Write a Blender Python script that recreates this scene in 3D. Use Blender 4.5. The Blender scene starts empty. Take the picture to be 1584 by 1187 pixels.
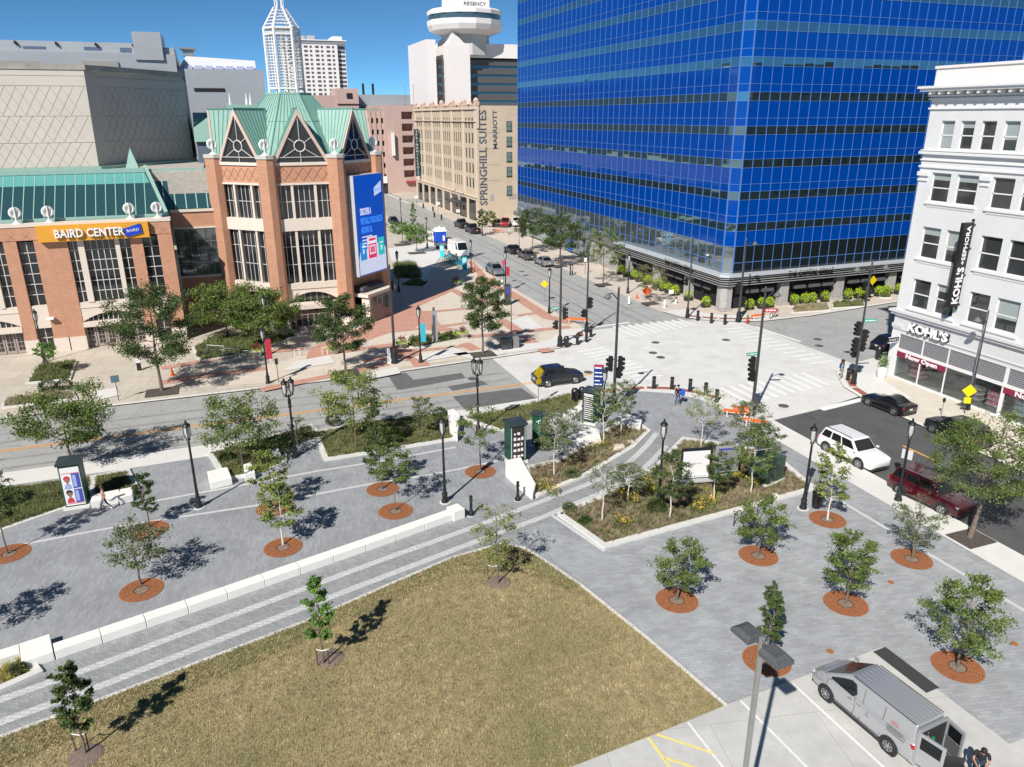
import bpy, bmesh, math, random
import numpy as np
from mathutils import Vector, Matrix
C = bpy.context.scene.collection
SC = bpy.context.scene
rad = math.radians
# ---------------------------------------------------------------- camera
F, PIT, ROLL, HEAD, CH = 1165.05, rad(19.53837), rad(-0.21646), rad(20.2581), 22.0
fw = Vector((math.sin(HEAD)*math.cos(PIT), math.cos(HEAD)*math.cos(PIT), -math.sin(PIT)))
rt0 = Vector((math.cos(HEAD), -math.sin(HEAD), 0)); up0 = rt0.cross(fw)
rt = rt0*math.cos(ROLL)+up0*math.sin(ROLL); up = rt.cross(fw)
cd = bpy.data.cameras.new('camera'); cam = bpy.data.objects.new('camera', cd); C.objects.link(cam)
cam.matrix_world = Matrix(((rt.x, up.x, -fw.x, 0), (rt.y, up.y, -fw.y, 0), (rt.z, up.z, -fw.z, CH), (0, 0, 0, 1)))
cd.sensor_width = 36; cd.lens = F/1584*36; cd.clip_end = 6000; cd.clip_start = .5
SC.camera = cam
# ---------------------------------------------------------------- light
SUN_AZ, SUN_EL = 226.2, 41.7
w = bpy.data.worlds.new('World'); SC.world = w; w.use_nodes = True
nt = w.node_tree; sky = nt.nodes.new('ShaderNodeTexSky'); sky.sky_type = 'NISHITA'; sky.sun_disc = False
sky.sun_elevation = rad(SUN_EL); sky.sun_rotation = rad(SUN_AZ); sky.air_density = 1.0; sky.dust_density = 0.0; sky.ozone_density = 5.0
sky.altitude = 9000
tint = nt.nodes.new('ShaderNodeVectorMath'); tint.operation = 'MULTIPLY'; tint.inputs[1].default_value = (.80, 1.12, 1.0); nt.links.new(sky.outputs[0], tint.inputs[0]); nt.links.new(tint.outputs[0], nt.nodes['Background'].inputs[0]); nt.nodes['Background'].inputs[1].default_value = .095
sl = bpy.data.lights.new('sun', 'SUN'); sl.energy = 5.0; sl.angle = rad(.5); sl.color = (1, .95, .88)
so = bpy.data.objects.new('sun', sl); C.objects.link(so)
sd = Vector((math.sin(rad(SUN_AZ))*math.cos(rad(SUN_EL)), math.cos(rad(SUN_AZ))*math.cos(rad(SUN_EL)), math.sin(rad(SUN_EL))))
so.rotation_euler = (-sd).to_track_quat('-Z', 'Y').to_euler(); so.location = (0, 0, 80)
SC.view_settings.view_transform = 'Standard'; SC.view_settings.look = 'None'; SC.view_settings.exposure = .29
SC.render.engine = 'CYCLES'
# ---------------------------------------------------------------- measuring: photo pixel -> place in the world
def ray(x, y): return (x-792)*rt-(y-593.5)*up+F*fw
def G(x, y, z=0.0):
    d = ray(x, y); t = (z-CH)/d.z; return Vector((t*d.x, t*d.y, z))
def PX(x, y, X):
    d = ray(x, y); t = X/d.x; return Vector((X, t*d.y, CH+t*d.z))
def PY(x, y, Y):
    d = ray(x, y); t = Y/d.y; return Vector((t*d.x, Y, CH+t*d.z))
RZ = -.12   # road level
# ---------------------------------------------------------------- materials
MATS = {}
def mat(name, col=(.5, .5, .5), rough=.7, metal=0, var=0, vs=.5, bump=0, bs=8, spec=.5, brick=None, emit=0, alpha=1, var2=0, vs2=.06, coat=0, trans=0, crack=0, tint=None, detail=6):
    if name in MATS: return MATS[name]
    m = bpy.data.materials.new(name); m.use_nodes = True; MATS[name] = m
    n = m.node_tree.nodes; L = m.node_tree.links; b = n['Principled BSDF']
    b.inputs['Roughness'].default_value = rough; b.inputs['Metallic'].default_value = metal
    b.inputs['Specular IOR Level'].default_value = spec; b.inputs['Coat Weight'].default_value = coat; b.inputs['Coat Roughness'].default_value = .04
    b.inputs['Base Color'].default_value = (*col, 1); m.diffuse_color = (*col, 1)
    if trans: b.inputs['Transmission Weight'].default_value = trans
    if emit:
        b.inputs['Emission Color'].default_value = (*col, 1); b.inputs['Emission Strength'].default_value = emit
    if not (var or var2 or bump or brick or crack): return m
    tc = n.new('ShaderNodeTexCoord'); co = tc.outputs['Object']
    cur = None
    def rgb(c):
        r = n.new('ShaderNodeRGB'); r.outputs[0].default_value = (*c, 1); return r.outputs[0]
    cur = rgb(col)
    if brick:   # (axis, w, h, mortar size, mortar colour factor, variation[, angle])
        ax, bw, bh, ms, mf, bv = brick[:6]
        sx = n.new('ShaderNodeSeparateXYZ'); L.new(co, sx.inputs[0]); cx = n.new('ShaderNodeCombineXYZ')
        if ax == 'g':
            mp = n.new('ShaderNodeMapping'); L.new(co, mp.inputs[0]); mp.inputs['Rotation'].default_value = (0, 0, rad(brick[6] if len(brick) > 6 else 0)); vec = mp.outputs[0]
        else:
            a = n.new('ShaderNodeMath'); a.operation = 'ADD'; L.new(sx.outputs[0], a.inputs[0]); L.new(sx.outputs[1], a.inputs[1])
            L.new(a.outputs[0], cx.inputs[0]); L.new(sx.outputs[2], cx.inputs[1]); vec = cx.outputs[0]
        bt = n.new('ShaderNodeTexBrick'); L.new(vec, bt.inputs['Vector'])
        bt.inputs['Scale'].default_value = 1; bt.inputs['Brick Width'].default_value = bw; bt.inputs['Row Height'].default_value = bh
        bt.inputs['Mortar Size'].default_value = ms; bt.inputs['Mortar Smooth'].default_value = .2
        bt.inputs['Color1'].default_value = (*[c*(1-bv) for c in col], 1); bt.inputs['Color2'].default_value = (*[c*(1+bv) for c in col], 1)
        bt.inputs['Mortar'].default_value = (*[c*mf for c in col], 1); cur = bt.outputs['Color']
    def mul(cur, amt, sc, det=6, off=0):
        t = n.new('ShaderNodeTexNoise'); L.new(co, t.inputs['Vector']); t.inputs['Scale'].default_value = sc; t.inputs['Detail'].default_value = det; t.inputs['Roughness'].default_value = .65
        r = n.new('ShaderNodeMapRange'); L.new(t.outputs[0], r.inputs[0]); r.inputs[1].default_value = .3; r.inputs[2].default_value = .7
        r.inputs[3].default_value = 1-amt; r.inputs[4].default_value = 1+amt
        v = n.new('ShaderNodeVectorMath'); v.operation = 'SCALE'; L.new(cur, v.inputs[0]); L.new(r.outputs[0], v.inputs['Scale']); return v.outputs[0]
    if var: cur = mul(cur, var, vs, detail)
    if var2: cur = mul(cur, var2, vs2)
    if tint:   # second colour in patches: (colour, scale, low, high)
        t = n.new('ShaderNodeTexNoise'); L.new(co, t.inputs['Vector']); t.inputs['Scale'].default_value = tint[1]; t.inputs['Detail'].default_value = 5
        r = n.new('ShaderNodeMapRange'); L.new(t.outputs[0], r.inputs[0]); r.inputs[1].default_value = tint[2]; r.inputs[2].default_value = tint[3]
        mx = n.new('ShaderNodeMix'); mx.data_type = 'RGBA'; L.new(r.outputs[0], mx.inputs[0]); L.new(cur, mx.inputs[6]); mx.inputs[7].default_value = (*tint[0], 1); cur = mx.outputs[2]
    if crack:
        t0 = n.new('ShaderNodeTexNoise'); L.new(co, t0.inputs['Vector']); t0.inputs['Scale'].default_value = .8
        va = n.new('ShaderNodeVectorMath'); va.operation = 'ADD'; L.new(co, va.inputs[0]); L.new(t0.outputs[1], va.inputs[1])
        t = n.new('ShaderNodeTexVoronoi'); t.feature = 'DISTANCE_TO_EDGE'; L.new(va.outputs[0], t.inputs['Vector']); t.inputs['Scale'].default_value = crack
        r = n.new('ShaderNodeMapRange'); L.new(t.outputs[0], r.inputs[0]); r.inputs[1].default_value = 0; r.inputs[2].default_value = .012; r.inputs[3].default_value = .72; r.inputs[4].default_value = 1
        v = n.new('ShaderNodeVectorMath'); v.operation = 'SCALE'; L.new(cur, v.inputs[0]); L.new(r.outputs[0], v.inputs['Scale']); cur = v.outputs[0]
    L.new(cur, b.inputs['Base Color'])
    if bump:
        t = n.new('ShaderNodeTexNoise'); L.new(co, t.inputs['Vector']); t.inputs['Scale'].default_value = bs; t.inputs['Detail'].default_value = 4
        bp = n.new('ShaderNodeBump'); bp.inputs['Strength'].default_value = min(1, bump); bp.inputs['Distance'].default_value = .03; L.new(t.outputs[0], bp.inputs['Height']); L.new(bp.outputs[0], b.inputs['Normal'])
    return m
# ---------------------------------------------------------------- mesh builder
class MB:
    def __init__(s): s.v = []; s.f = []; s.mi = []; s.m = 0
    def add(s, vs, fs):
        o = len(s.v); s.v += [tuple(p) for p in vs]; s.f += [tuple(i+o for i in f) for f in fs]; s.mi += [s.m]*len(fs); return s
    def box(s, x0, x1, y0, y1, z0, z1, M=None):
        v = [Vector(p) for p in ((x0, y0, z0), (x1, y0, z0), (x1, y1, z0), (x0, y1, z0), (x0, y0, z1), (x1, y0, z1), (x1, y1, z1), (x0, y1, z1))]
        if M is not None: v = [M @ p for p in v]
        return s.add(v, [(0, 3, 2, 1), (4, 5, 6, 7), (0, 1, 5, 4), (1, 2, 6, 5), (2, 3, 7, 6), (3, 0, 4, 7)])
    def prism(s, poly, z0, z1, top=True, bottom=True):
        n = len(poly); a = sum(poly[i][0]*poly[(i+1) % n][1]-poly[(i+1) % n][0]*poly[i][1] for i in range(n))
        if a < 0: poly = poly[::-1]
        v = [(p[0], p[1], z0) for p in poly]+[(p[0], p[1], z1) for p in poly]
        f = [(i, (i+1) % n, n+(i+1) % n, n+i) for i in range(n)]
        if top: f.append(tuple(range(n, 2*n)))
        if bottom: f.append(tuple(range(n-1, -1, -1)))
        return s.add(v, f)
    def sheet(s, poly, z):
        n = len(poly); a = sum(poly[i][0]*poly[(i+1) % n][1]-poly[(i+1) % n][0]*poly[i][1] for i in range(n))
        if a < 0: poly = poly[::-1]
        return s.add([(p[0], p[1], z) for p in poly], [tuple(range(n))])
    def band(s, pts, w, z0, z1=None):
        """strip of width w along a ground polyline; z1 makes it a wall"""
        pts = [Vector((p[0], p[1])) for p in pts]; L = []; R = []
        for i, p in enumerate(pts):
            a = pts[max(i-1, 0)]; b = pts[min(i+1, len(pts)-1)]
            if 0 < i < len(pts)-1:
                d1 = (p-a).normalized(); d2 = (b-p).normalized(); t = (d1+d2).normalized(); k = w/2/max(.5, t.dot(d1))
            else: t = (b-a).normalized(); k = w/2
            nn = Vector((-t.y, t.x)); L.append(p+nn*k); R.append(p-nn*k)
        for i in range(len(pts)-1):
            q = [R[i], R[i+1], L[i+1], L[i]]
            if z1 is None: s.add([(a.x, a.y, z0) for a in q], [(0, 1, 2, 3)])
            else:
                v = [(a.x, a.y, z0) for a in q]+[(a.x, a.y, z1) for a in q]; f = [(4, 5, 6, 7), (0, 1, 5, 4), (2, 3, 7, 6)]
                if i == 0: f.append((3, 0, 4, 7))
                if i == len(pts)-2: f.append((1, 2, 6, 5))
                s.add(v, f)
        return s
    def tube(s, pts, rs, n=8, cap=True):
        pts = [Vector(p) for p in pts]
        if not hasattr(rs, '__len__'): rs = [rs]*len(pts)
        o = len(s.v); prev = None
        for i, p in enumerate(pts):
            a = pts[max(i-1, 0)]; b = pts[min(i+1, len(pts)-1)]; t = (b-a)
            if t.length < 1e-9: t = Vector((0, 0, 1))
            t.normalize()
            if prev is None: x = t.orthogonal().normalized()
            else: x = (prev-t*prev.dot(t)).normalized()
            prev = x; y = t.cross(x)
            for k in range(n):
                a2 = 2*math.pi*k/n; q = p+(x*math.cos(a2)+y*math.sin(a2))*rs[i]; s.v.append(tuple(q))
        nf = 0
        for i in range(len(pts)-1):
            for k in range(n):
                s.f.append((o+i*n+k, o+i*n+(k+1) % n, o+(i+1)*n+(k+1) % n, o+(i+1)*n+k)); nf += 1
        if cap:
            s.f.append(tuple(o+k for k in range(n-1, -1, -1))); s.f.append(tuple(o+(len(pts)-1)*n+k for k in range(n))); nf += 2
        s.mi += [s.m]*nf; return s
    def lathe(s, prof, n=16, c=(0, 0, 0), squash=(1, 1)):
        o = len(s.v); m = len(prof); nf = 0
        for r, z in prof:
            for k in range(n):
                a = 2*math.pi*(k+.5)/n; s.v.append((c[0]+r*math.cos(a)*squash[0], c[1]+r*math.sin(a)*squash[1], c[2]+z))
        for i in range(m-1):
            for k in range(n): s.f.append((o+i*n+k, o+i*n+(k+1) % n, o+(i+1)*n+(k+1) % n, o+(i+1)*n+k)); nf += 1
        s.f.append(tuple(o+k for k in range(n-1, -1, -1))); s.f.append(tuple(o+(m-1)*n+k for k in range(n))); nf += 2
        s.mi += [s.m]*nf; return s
    def disc(s, c, r, nrm, n=16, t=.01):
        nrm = Vector(nrm).normalized(); c = Vector(c); return s.tube([c-nrm*t/2, c+nrm*t/2], r, n)
    def torus(s, c, R, r, nrm, n=20, m=6, a0=0, a1=2*math.pi):
        nrm = Vector(nrm).normalized(); x = nrm.orthogonal().normalized(); y = nrm.cross(x); c = Vector(c)
        s.tube([c+(x*math.cos(a0+(a1-a0)*i/n)+y*math.sin(a0+(a1-a0)*i/n))*R for i in range(n+1)], r, m); return s
    def sphere(s, c, r, n=10, sq=(1, 1, 1)):
        prof = [(math.sin(math.pi*i/n), -math.cos(math.pi*i/n)) for i in range(n+1)]; o = len(s.v)
        s.lathe([(max(1e-4, a)*r*sq[0], b*r*sq[2]) for a, b in prof], n*2, c); return s
    def quad(s, a, b, c, d): return s.add([a, b, c, d], [(0, 1, 2, 3)])
    def xf(s, M, i0=0):
        s.v[i0:] = [tuple(M @ Vector(p)) for p in s.v[i0:]]; return s
    def build(s, name, m, parent=None, world=False, smooth=False, bevel=0, seg=2, solid=0):
        me = bpy.data.meshes.new(name)
        v = s.v
        if world and parent is not None:
            inv = parent.matrix_basis.inverted(); v = [tuple(inv @ Vector(p)) for p in v]
        me.from_pydata(v, [], s.f)
        ms = m if isinstance(m, (list, tuple)) else [m]
        for q in ms: me.materials.append(q)
        if len(ms) > 1: me.polygons.foreach_set('material_index', s.mi)
        me.update(); o = bpy.data.objects.new(name, me); C.objects.link(o)
        if parent is not None: o.parent = parent
        if smooth:
            me.shade_smooth(); me.set_sharp_from_angle(angle=rad(38))
        if bevel:
            b = o.modifiers.new('bevel', 'BEVEL'); b.width = bevel; b.segments = seg; b.limit_method = 'ANGLE'; b.angle_limit = rad(35)
        return o
def thing(name, label, cat, loc=(0, 0, 0), rz=0, group=None):
    o = bpy.data.objects.new(name, None); o.empty_display_size = .3; C.objects.link(o); o.location = loc; o.rotation_euler = (0, 0, rz)
    o.matrix_basis = Matrix.Translation(Vector(loc)) @ Matrix.Rotation(rz, 4, 'Z')
    return tag(o, label, cat, group)
def tag(o, label, cat, group=None):
    o['label'] = label; o['category'] = cat
    if group: o['group'] = group
    return o
def struct(name, mb, m, **k):
    o = mb.build(name, m, **k); o['kind'] = 'structure'; return o
def stuff(o, label=None, cat=None):
    o['kind'] = 'stuff'
    if label: o['label'] = label
    if cat: o['category'] = cat
    return o
def dup(o, parent=None, loc=None, rz=None, scale=None):
    c = o.copy(); C.objects.link(c)
    if parent is not None: c.parent = parent
    if loc is not None: c.location = loc
    if rz is not None: c.rotation_euler = (0, 0, rz)
    if scale is not None: c.scale = (scale,)*3 if not hasattr(scale, '__len__') else scale
    for ch in list(o.children): dup(ch, c)
    return c
FACE = {'S': Matrix.Rotation(rad(90), 4, 'X'), 'W': Matrix.Rotation(rad(-90), 4, 'Z') @ Matrix.Rotation(rad(90), 4, 'X'),
        'E': Matrix.Rotation(rad(90), 4, 'Z') @ Matrix.Rotation(rad(90), 4, 'X'), 'N': Matrix.Rotation(rad(180), 4, 'Z') @ Matrix.Rotation(rad(90), 4, 'X')}
def text(name, body, size, m, loc, face='S', parent=None, ext=.02, spin=0, align='LEFT', width=None, world=True, bold=0, sx=1):
    cu = bpy.data.curves.new(name, 'FONT'); cu.body = body; cu.size = size; cu.extrude = ext; cu.align_x = align; cu.offset = bold; cu.resolution_u = 2
    t = bpy.data.objects.new(name, cu); C.objects.link(t); dg = bpy.context.evaluated_depsgraph_get(); dg.update()
    me = bpy.data.meshes.new_from_object(t.evaluated_get(dg)); C.objects.unlink(t); bpy.data.objects.remove(t)
    xs = [v.co.x for v in me.vertices]; k = sx
    if width: k = width/(max(xs)-min(xs))
    R = FACE[face] if isinstance(face, str) else face
    M = Matrix.Translation(Vector(loc)) @ R @ Matrix.Rotation(spin, 4, 'Z') @ Matrix.Diagonal((k, 1, 1, 1))
    if world and parent is not None: M = parent.matrix_basis.inverted() @ M
    me.transform(M); me.materials.clear(); me.materials.append(m); me.name = name
    o = bpy.data.objects.new(name, me); C.objects.link(o)
    if parent is not None: o.parent = parent
    return o
# common materials
WHITE = mat('white_paint', (.78, .78, .76), .6); BLACKM = mat('black_metal', (.012, .014, .016), .38, .0, spec=.6); DARK = mat('dark_void', (.012, .013, .015), .9)
RUB = mat('rubber', (.02, .02, .02), .85); CHROME = mat('chrome', (.6, .6, .62), .25, 1); GLASSC = mat('car_glass', (.008, .010, .012), .08, 0, spec=.35)
CONC = mat('concrete_white', (.66, .65, .62), .85, var=.05, vs=1.5, bump=.1); GREYM = mat('grey_metal', (.33, .34, .35), .45, .6)
# ================================================================ GROUND
asph_old = mat('old_asphalt', (.345, .345, .335), .9, var=.10, vs=.35, var2=.10, vs2=3.5, crack=.34, bump=.25, bs=25)
asph_new = mat('new_asphalt', (.082, .083, .085), .88, var=.16, vs=.5, var2=.1, vs2=6, bump=.3, bs=30)
asph_patch = mat('patch_asphalt', (.125, .125, .125), .9, var=.12, vs=1.2, bump=.2, bs=30)
conc_road = mat('road_concrete', (.62, .615, .59), .9, var=.06, vs=.6, var2=.05, vs2=4, brick=('g', 4.6, 3.9, .012, .72, .03, 0), tint=((.52, .51, .485), .5, .5, .78))
conc_walk = mat('walk_concrete', (.62, .60, .56), .9, var=.06, vs=.8, brick=('g', 1.5, 1.5, .012, .78, .03, 0))
conc_tan = mat('tan_concrete', (.50, .45, .38), .9, var=.09, vs=.7, brick=('g', 2.4, 2.4, .03, .7, .05, 8))
conc_bright = mat('new_concrete', (.64, .63, .60), .88, var=.04, vs=1.2, brick=('g', 3.0, 3.0, .012, .82, .02, 0))
conc_lot = mat('lot_concrete', (.50, .495, .475), .9, var=.12, vs=.45, var2=.05, vs2=3, brick=('g', 4.3, 4.3, .015, .7, .02, 12), tint=((.40, .395, .385), .5, .55, .8))
paver = mat('grey_pavers', (.292, .303, .320), .8, var=.12, vs=.9, var2=.11, vs2=.2, brick=('g', .48, .15, .010, .78, .10, 96), bump=.1, bs=20)
paver_e = mat('grey_pavers_east', (.328, .340, .355), .8, var=.13, vs=.9, var2=.10, vs2=.2, brick=('g', .48, .17, .010, .80, .10, 12), bump=.1, bs=20)
paver_b = mat('bikeway_pavers', (.29, .30, .305), .8, var=.12, vs=1.1, brick=('g', .3, .1, .010, .68, .14, 50))
paver_l = mat('light_pavers', (.52, .53, .53), .85, var=.06, vs=3, brick=('g', .4, .2, .02, .72, .08, 18))
red_p = mat('red_pavers', (.50, .27, .20), .85, var=.1, vs=1.2, brick=('g', .6, .3, .01, .8, .07, 0))
redbrick_p = mat('tactile_brick', (.33, .12, .07), .85, var=.15, vs=3, brick=('g', .3, .3, .02, .6, .1, 0))
cityg = mat('city_ground', (.33, .33, .32), .95, var=.2, vs=.02)
linew = mat('white_line', (.72, .72, .70), .8, var=.08, vs=5); liney = mat('orange_line', (.72, .36, .08), .8, var=.1, vs=4); lineyy = mat('yellow_line', (.72, .62, .22), .8, var=.1, vs=4)
struct('ground', MB().sheet([(-2500, -2500), (2500, -2500), (2500, 2500), (-2500, 2500)], -.17), cityg)
struct('road', MB().sheet([(-160, 52), (260, 52), (260, 74), (-160, 66.6)], -.124).sheet([(34, 66), (48.5, 66), (48.5, 420), (34, 420)], -.121).sheet([(-200, 205), (300, 205), (300, 216), (-200, 216)], -.1235), asph_old)
struct('road_new_asphalt', MB().sheet([(36, -60), (48, -60), (48, 45.3), (36, 43.2)], -.116), asph_new)
struct('intersection', MB().sheet([(22.5, 52), (34, 52), (36, 43.2), (42, 43.9), (48.6, 45.4), (53.6, 50), (53.2, 70.3), (46, 71.9), (34, 71.7), (22.3, 66.5)], -.112), conc_road)
pm = MB()
for q in ([(15.8, 57.2), (21.9, 57.1), (22.2, 53.9), (15.9, 53.6)],):
    pm.sheet(q, -.11)
pm.sheet([G(*p, RZ) for p in ((600, 581), (628, 577), (640, 588), (614, 603))], -.11).sheet([G(*p, RZ) for p in ((640, 588), (714, 577), (720, 585), (622, 603), (614, 603))], -.109)
pm.sheet([G(*p, RZ) for p in ((692, 598), (745, 589), (755, 595), (700, 605))], -.11)
struct('road_patch', pm, asph_patch)
# ---- kerbed slabs
SWp = [(-160, -60), (37.1, -60), (37.1, 44), (36.9, 47.4), (36.0, 50.4), (34.2, 52.6), (31.6, 53.9), (28.4, 54.3), (24.5, 53.9), (15, 53.5), (-160, 53.2)]
struct('plaza_pavement', MB().prism(SWp, -.2, 0), paver)
NWp = [(-160, 64.6), (5, 64.9), (12, 65.0), (24, 66.1), (29.6, 66.7), (32.6, 67.8), (34.4, 69.6), (35.1, 72.5), (35.1, 204), (-160, 204)]
struct('sidewalk_north_west', MB().prism(NWp, -.2, 0), conc_tan)
NEp = [(47.3, 204), (47.3, 76), (47.9, 73.2), (49.6, 70.9), (52.3, 69.1), (55.5, 68.1), (62, 68.1), (76, 69.7), (260, 72), (260, 204)]
struct('sidewalk_north_east', MB().prism(NEp, -.2, 0), mat('pink_concrete', (.55, .48, .41), .9, var=.07, vs=.8, brick=('g', 1.6, 1.6, .015, .8, .03, 0)))
SEp = [(46.6, -60), (46.8, 30), (47.3, 44), (48.0, 47.2), (49.9, 50.1), (52.6, 51.7), (56, 52.4), (260, 52.6), (260, -60)]
struct('sidewalk_south_east', MB().prism(SEp, -.2, 0), mat('warm_concrete', (.58, .53, .45), .9, var=.07, vs=.8, brick=('g', 1.6, 1.6, .015, .8, .03, 0)))
struct('sidewalk_far_north', MB().prism([(-160, 217), (35, 217), (35, 420), (-160, 420)], -.2, 0).prism([(47.5, 217), (260, 217), (260, 420), (47.5, 420)], -.2, 0), conc_tan)
kb = MB()
for P_, z in ((SWp[1:], .004), (NWp[:-2], .004), (NEp[1:-1], .004), (SEp[1:-1], .004)):
    kb.band(P_, .36, z)
struct('kerb', kb, CONC)
# ---- plaza details
struct('concrete_walk', MB().sheet([(35.0, -60), (37.0, -60), (37.0, 44), (36.8, 47.3), (35.9, 50.2), (34.1, 52.4), (31.6, 53.7), (28.4, 54.1), (24.5, 53.7), (15, 53.3), (-160, 53.0), (-160, 51.0), (-8, 51.4), (14.6, 52.2), (20, 52.3), (28.5, 52.9), (31.2, 52.3), (33.3, 50.9), (34.6, 48.8), (35.0, 45.5)], .008), conc_bright)
struct('plaza_pavement_east', MB().sheet([(16.3, 19.55), (24.6, 19.9), (24.8, 14.1), (34.9, 14.1), (34.9, 33.2), (17.3, 31.4), (14.2, 34.6), (13.4, 34.0), (14.4, 29), (15.4, 24.3)], .006), paver_e)
tb = MB(); arc = [(36.3, 48.4), (35.3, 50.5), (33.8, 52.1), (31.8, 53.1), (29.6, 53.5), (27.8, 53.55)]
for i in range(len(arc)-1):
    a = Vector(arc[i]); b = Vector(arc[i+1]); tb.band([a+(b-a)*.06, b-(b-a)*.06], .6, .012)
for arc in ([(29.3, 67.3), (31.6, 68.2), (33.4, 69.5), (34.2, 71.3)], [(48.6, 73.4), (49.9, 71.9), (51.4, 70.7), (53.3, 69.8), (55.4, 69.2)], [(47.9, 44.5), (48.5, 46.8), (50.0, 49.0), (52.3, 50.6)]):
    for i in range(len(arc)-1):
        a = Vector(arc[i]); b = Vector(arc[i+1]); tb.band([a+(b-a)*.06, b-(b-a)*.06], .6, .014)
struct('tactile_paving', tb, redbrick_p)
struct('corner_apron', MB().sheet([(47.5, 76), (48.1, 73.3), (49.8, 71.1), (52.4, 69.4), (55.5, 68.4), (58.5, 68.4), (57, 70.6), (53.2, 71.6), (51.5, 73.3), (50.2, 76)], .009).sheet([(24, 66.3), (29.5, 67), (32.4, 68), (34.2, 69.8), (34.8, 72.4), (32.5, 72.4), (30, 69.6), (24, 68.4)], .009).sheet([(47.5, 43), (48.2, 47), (50, 49.8), (52.7, 51.4), (56, 52.1), (56, 49.4), (52.5, 48.2), (51, 43)], .009), conc_bright)
bike = MB().sheet([G(*p) for p in ((-260, 1135), (0, 1052), (87, 1022), (300, 948), (600, 843), (717, 806), (800, 774), (840, 764), (906, 737), (978, 693), (1003, 668), (1058, 674), (1048, 687), (1018, 722), (990, 739), (929, 771), (861, 797), (775, 841), (700, 862), (600, 905), (470, 962), (300, 1027), (160, 1080), (0, 1140), (-330, 1262))], .007)
struct('bikeway', bike, paver_b)
st = MB()
st.band([G(*p) for p in ((-330, 1200), (0, 1083), (148, 1031), (300, 974), (600, 863), (727, 818), (790, 794), (840, 775), (908, 750), (973, 716), (1001, 689), (1016, 670))], .42, .011)
st.band([G(*p) for p in ((-330, 1240), (0, 1118), (167, 1057), (300, 1005), (600, 890), (723, 843), (840, 800), (925, 765), (988, 733), (1016, 706), (1030, 690))], .42, .011)
struct('bikeway_stripe', st, paver_l)
lw = MB()
lw.band([G(*p) for p in ((0, 849), (187, 814), (398, 782), (573, 749), (664, 735), (730, 722), (775, 712))], .22, .010)
lw.band([G(*p) for p in ((236, 776), (400, 746), (497, 728), (600, 712), (705, 692))], .22, .010)
lw.band([(32.6, 33.6), (32.75, 25), (33.0, 14.1)], .22, .010)
lw.band([G(853, 797), G(935, 853)], .2, .010)
struct('pavement_line', lw, mat('line_paver', (.54, .55, .55), .85, var=.08, vs=3))
LAWN = [G(*p) for p in ((-300, 1253), (0, 1141), (160, 1081), (300, 1028), (470, 963), (600, 906), (700, 863), (775, 842), (810, 848), (840, 866), (900, 907), (1000, 987), (1123, 1092), (1000, 1142), (880, 1189), (500, 1340), (-200, 1600))]
lawnm = mat('dry_lawn', (.31, .255, .135), .95, var=.16, vs=1.2, var2=.22, vs2=9, tint=((.17, .175, .07), .16, .48, .75), bump=.9, bs=22)
struct('lawn', MB().sheet(LAWN, .03), lawnm)
struct('lawn_edging', MB().band(LAWN[:13], .16, .0, .05), conc_bright)
struct('parking_lot', MB().sheet([(-60, 17.6), (9.1, 18.9), (16.2, 19.45), (24.6, 19.95), (24.8, 14.1), (34.9, 14.1), (34.9, -60), (-60, -60)], .012), conc_lot)
pl = MB(); ply = MB()
for a, b in (((1226, 1058), (1500, 1310)), ((1146, 1085), (1390, 1330)), ((1064, 1118), (1230, 1330)), ((1275, 1187), (1276, 1188))):
    pl.band([G(*a), G(*b)], .1, .017)
struct('parking_line', pl, linew)
for a, b in (((1002, 1141), (1140, 1330)), ((1016, 1137), (1104, 1166)), ((1028, 1173), (1180, 1222))):
    ply.band([G(*a), G(*b)], .12, .021)
struct('parking_hatching', ply, lineyy)
struct('drain_grate', MB().sheet([(24.0, 19.85), (24.75, 19.9), (24.85, 17.2), (24.1, 17.15)], .018), mat('drain_metal', (.09, .09, .09), .6, brick=('g', .1, .04, .01, .2, .1, 0)))
# ---- paint on the road
mk = MB(); mk.band([(-80, 57.75), (0, 57.8), (24, 57.85)], .13, -.106).band([(-80, 58.05), (0, 58.1), (24, 58.15)], .13, -.106).band([G(1397, 690, RZ), G(1455, 717, RZ)], .16, -.106).band([G(898, 582, RZ), G(916, 579, RZ)], .3, -.106).band([(41.6, 90), (41.6, 105)], .1, -.106)
struct('centre_line', mk, liney)
def bars(n, A0, B0, A1, B1, wd=.42, m=None):
    A0, B0, A1, B1 = (G(*p, RZ) for p in (A0, B0, A1, B1)); mb = m or MB()
    for i in range(n):
        t = i/(n-1); mb.band([A0+(A1-A0)*t, B0+(B1-B0)*t], wd, -.104)
    return mb
cw = bars(11, (894, 545), (934, 538), (985, 588), (1024, 581))
bars(10, (948, 505), (984, 521), (1050, 494), (1074, 504), m=cw)
bars(12, (1116, 510), (1150, 507), (1252, 563), (1288, 558), m=cw)
bars(10, (1114, 600), (1160, 624), (1240, 577), (1282, 596), m=cw)
struct('crosswalk', cw, linew)
sl2 = MB().band([G(921, 506.5, RZ), G(974, 499, RZ)], .45, -.104).band([G(1168, 506, RZ), G(1238, 529, RZ)], .45, -.103).band([G(1270, 634, RZ), G(1335, 618, RZ)], .6, -.103)
sl2.band([G(601, 301, RZ), G(632, 315, RZ)], .5, -.103).band([G(615, 300, RZ), G(640, 306, RZ)], .4, -.103)
struct('stop_line', sl2, linew)
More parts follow.
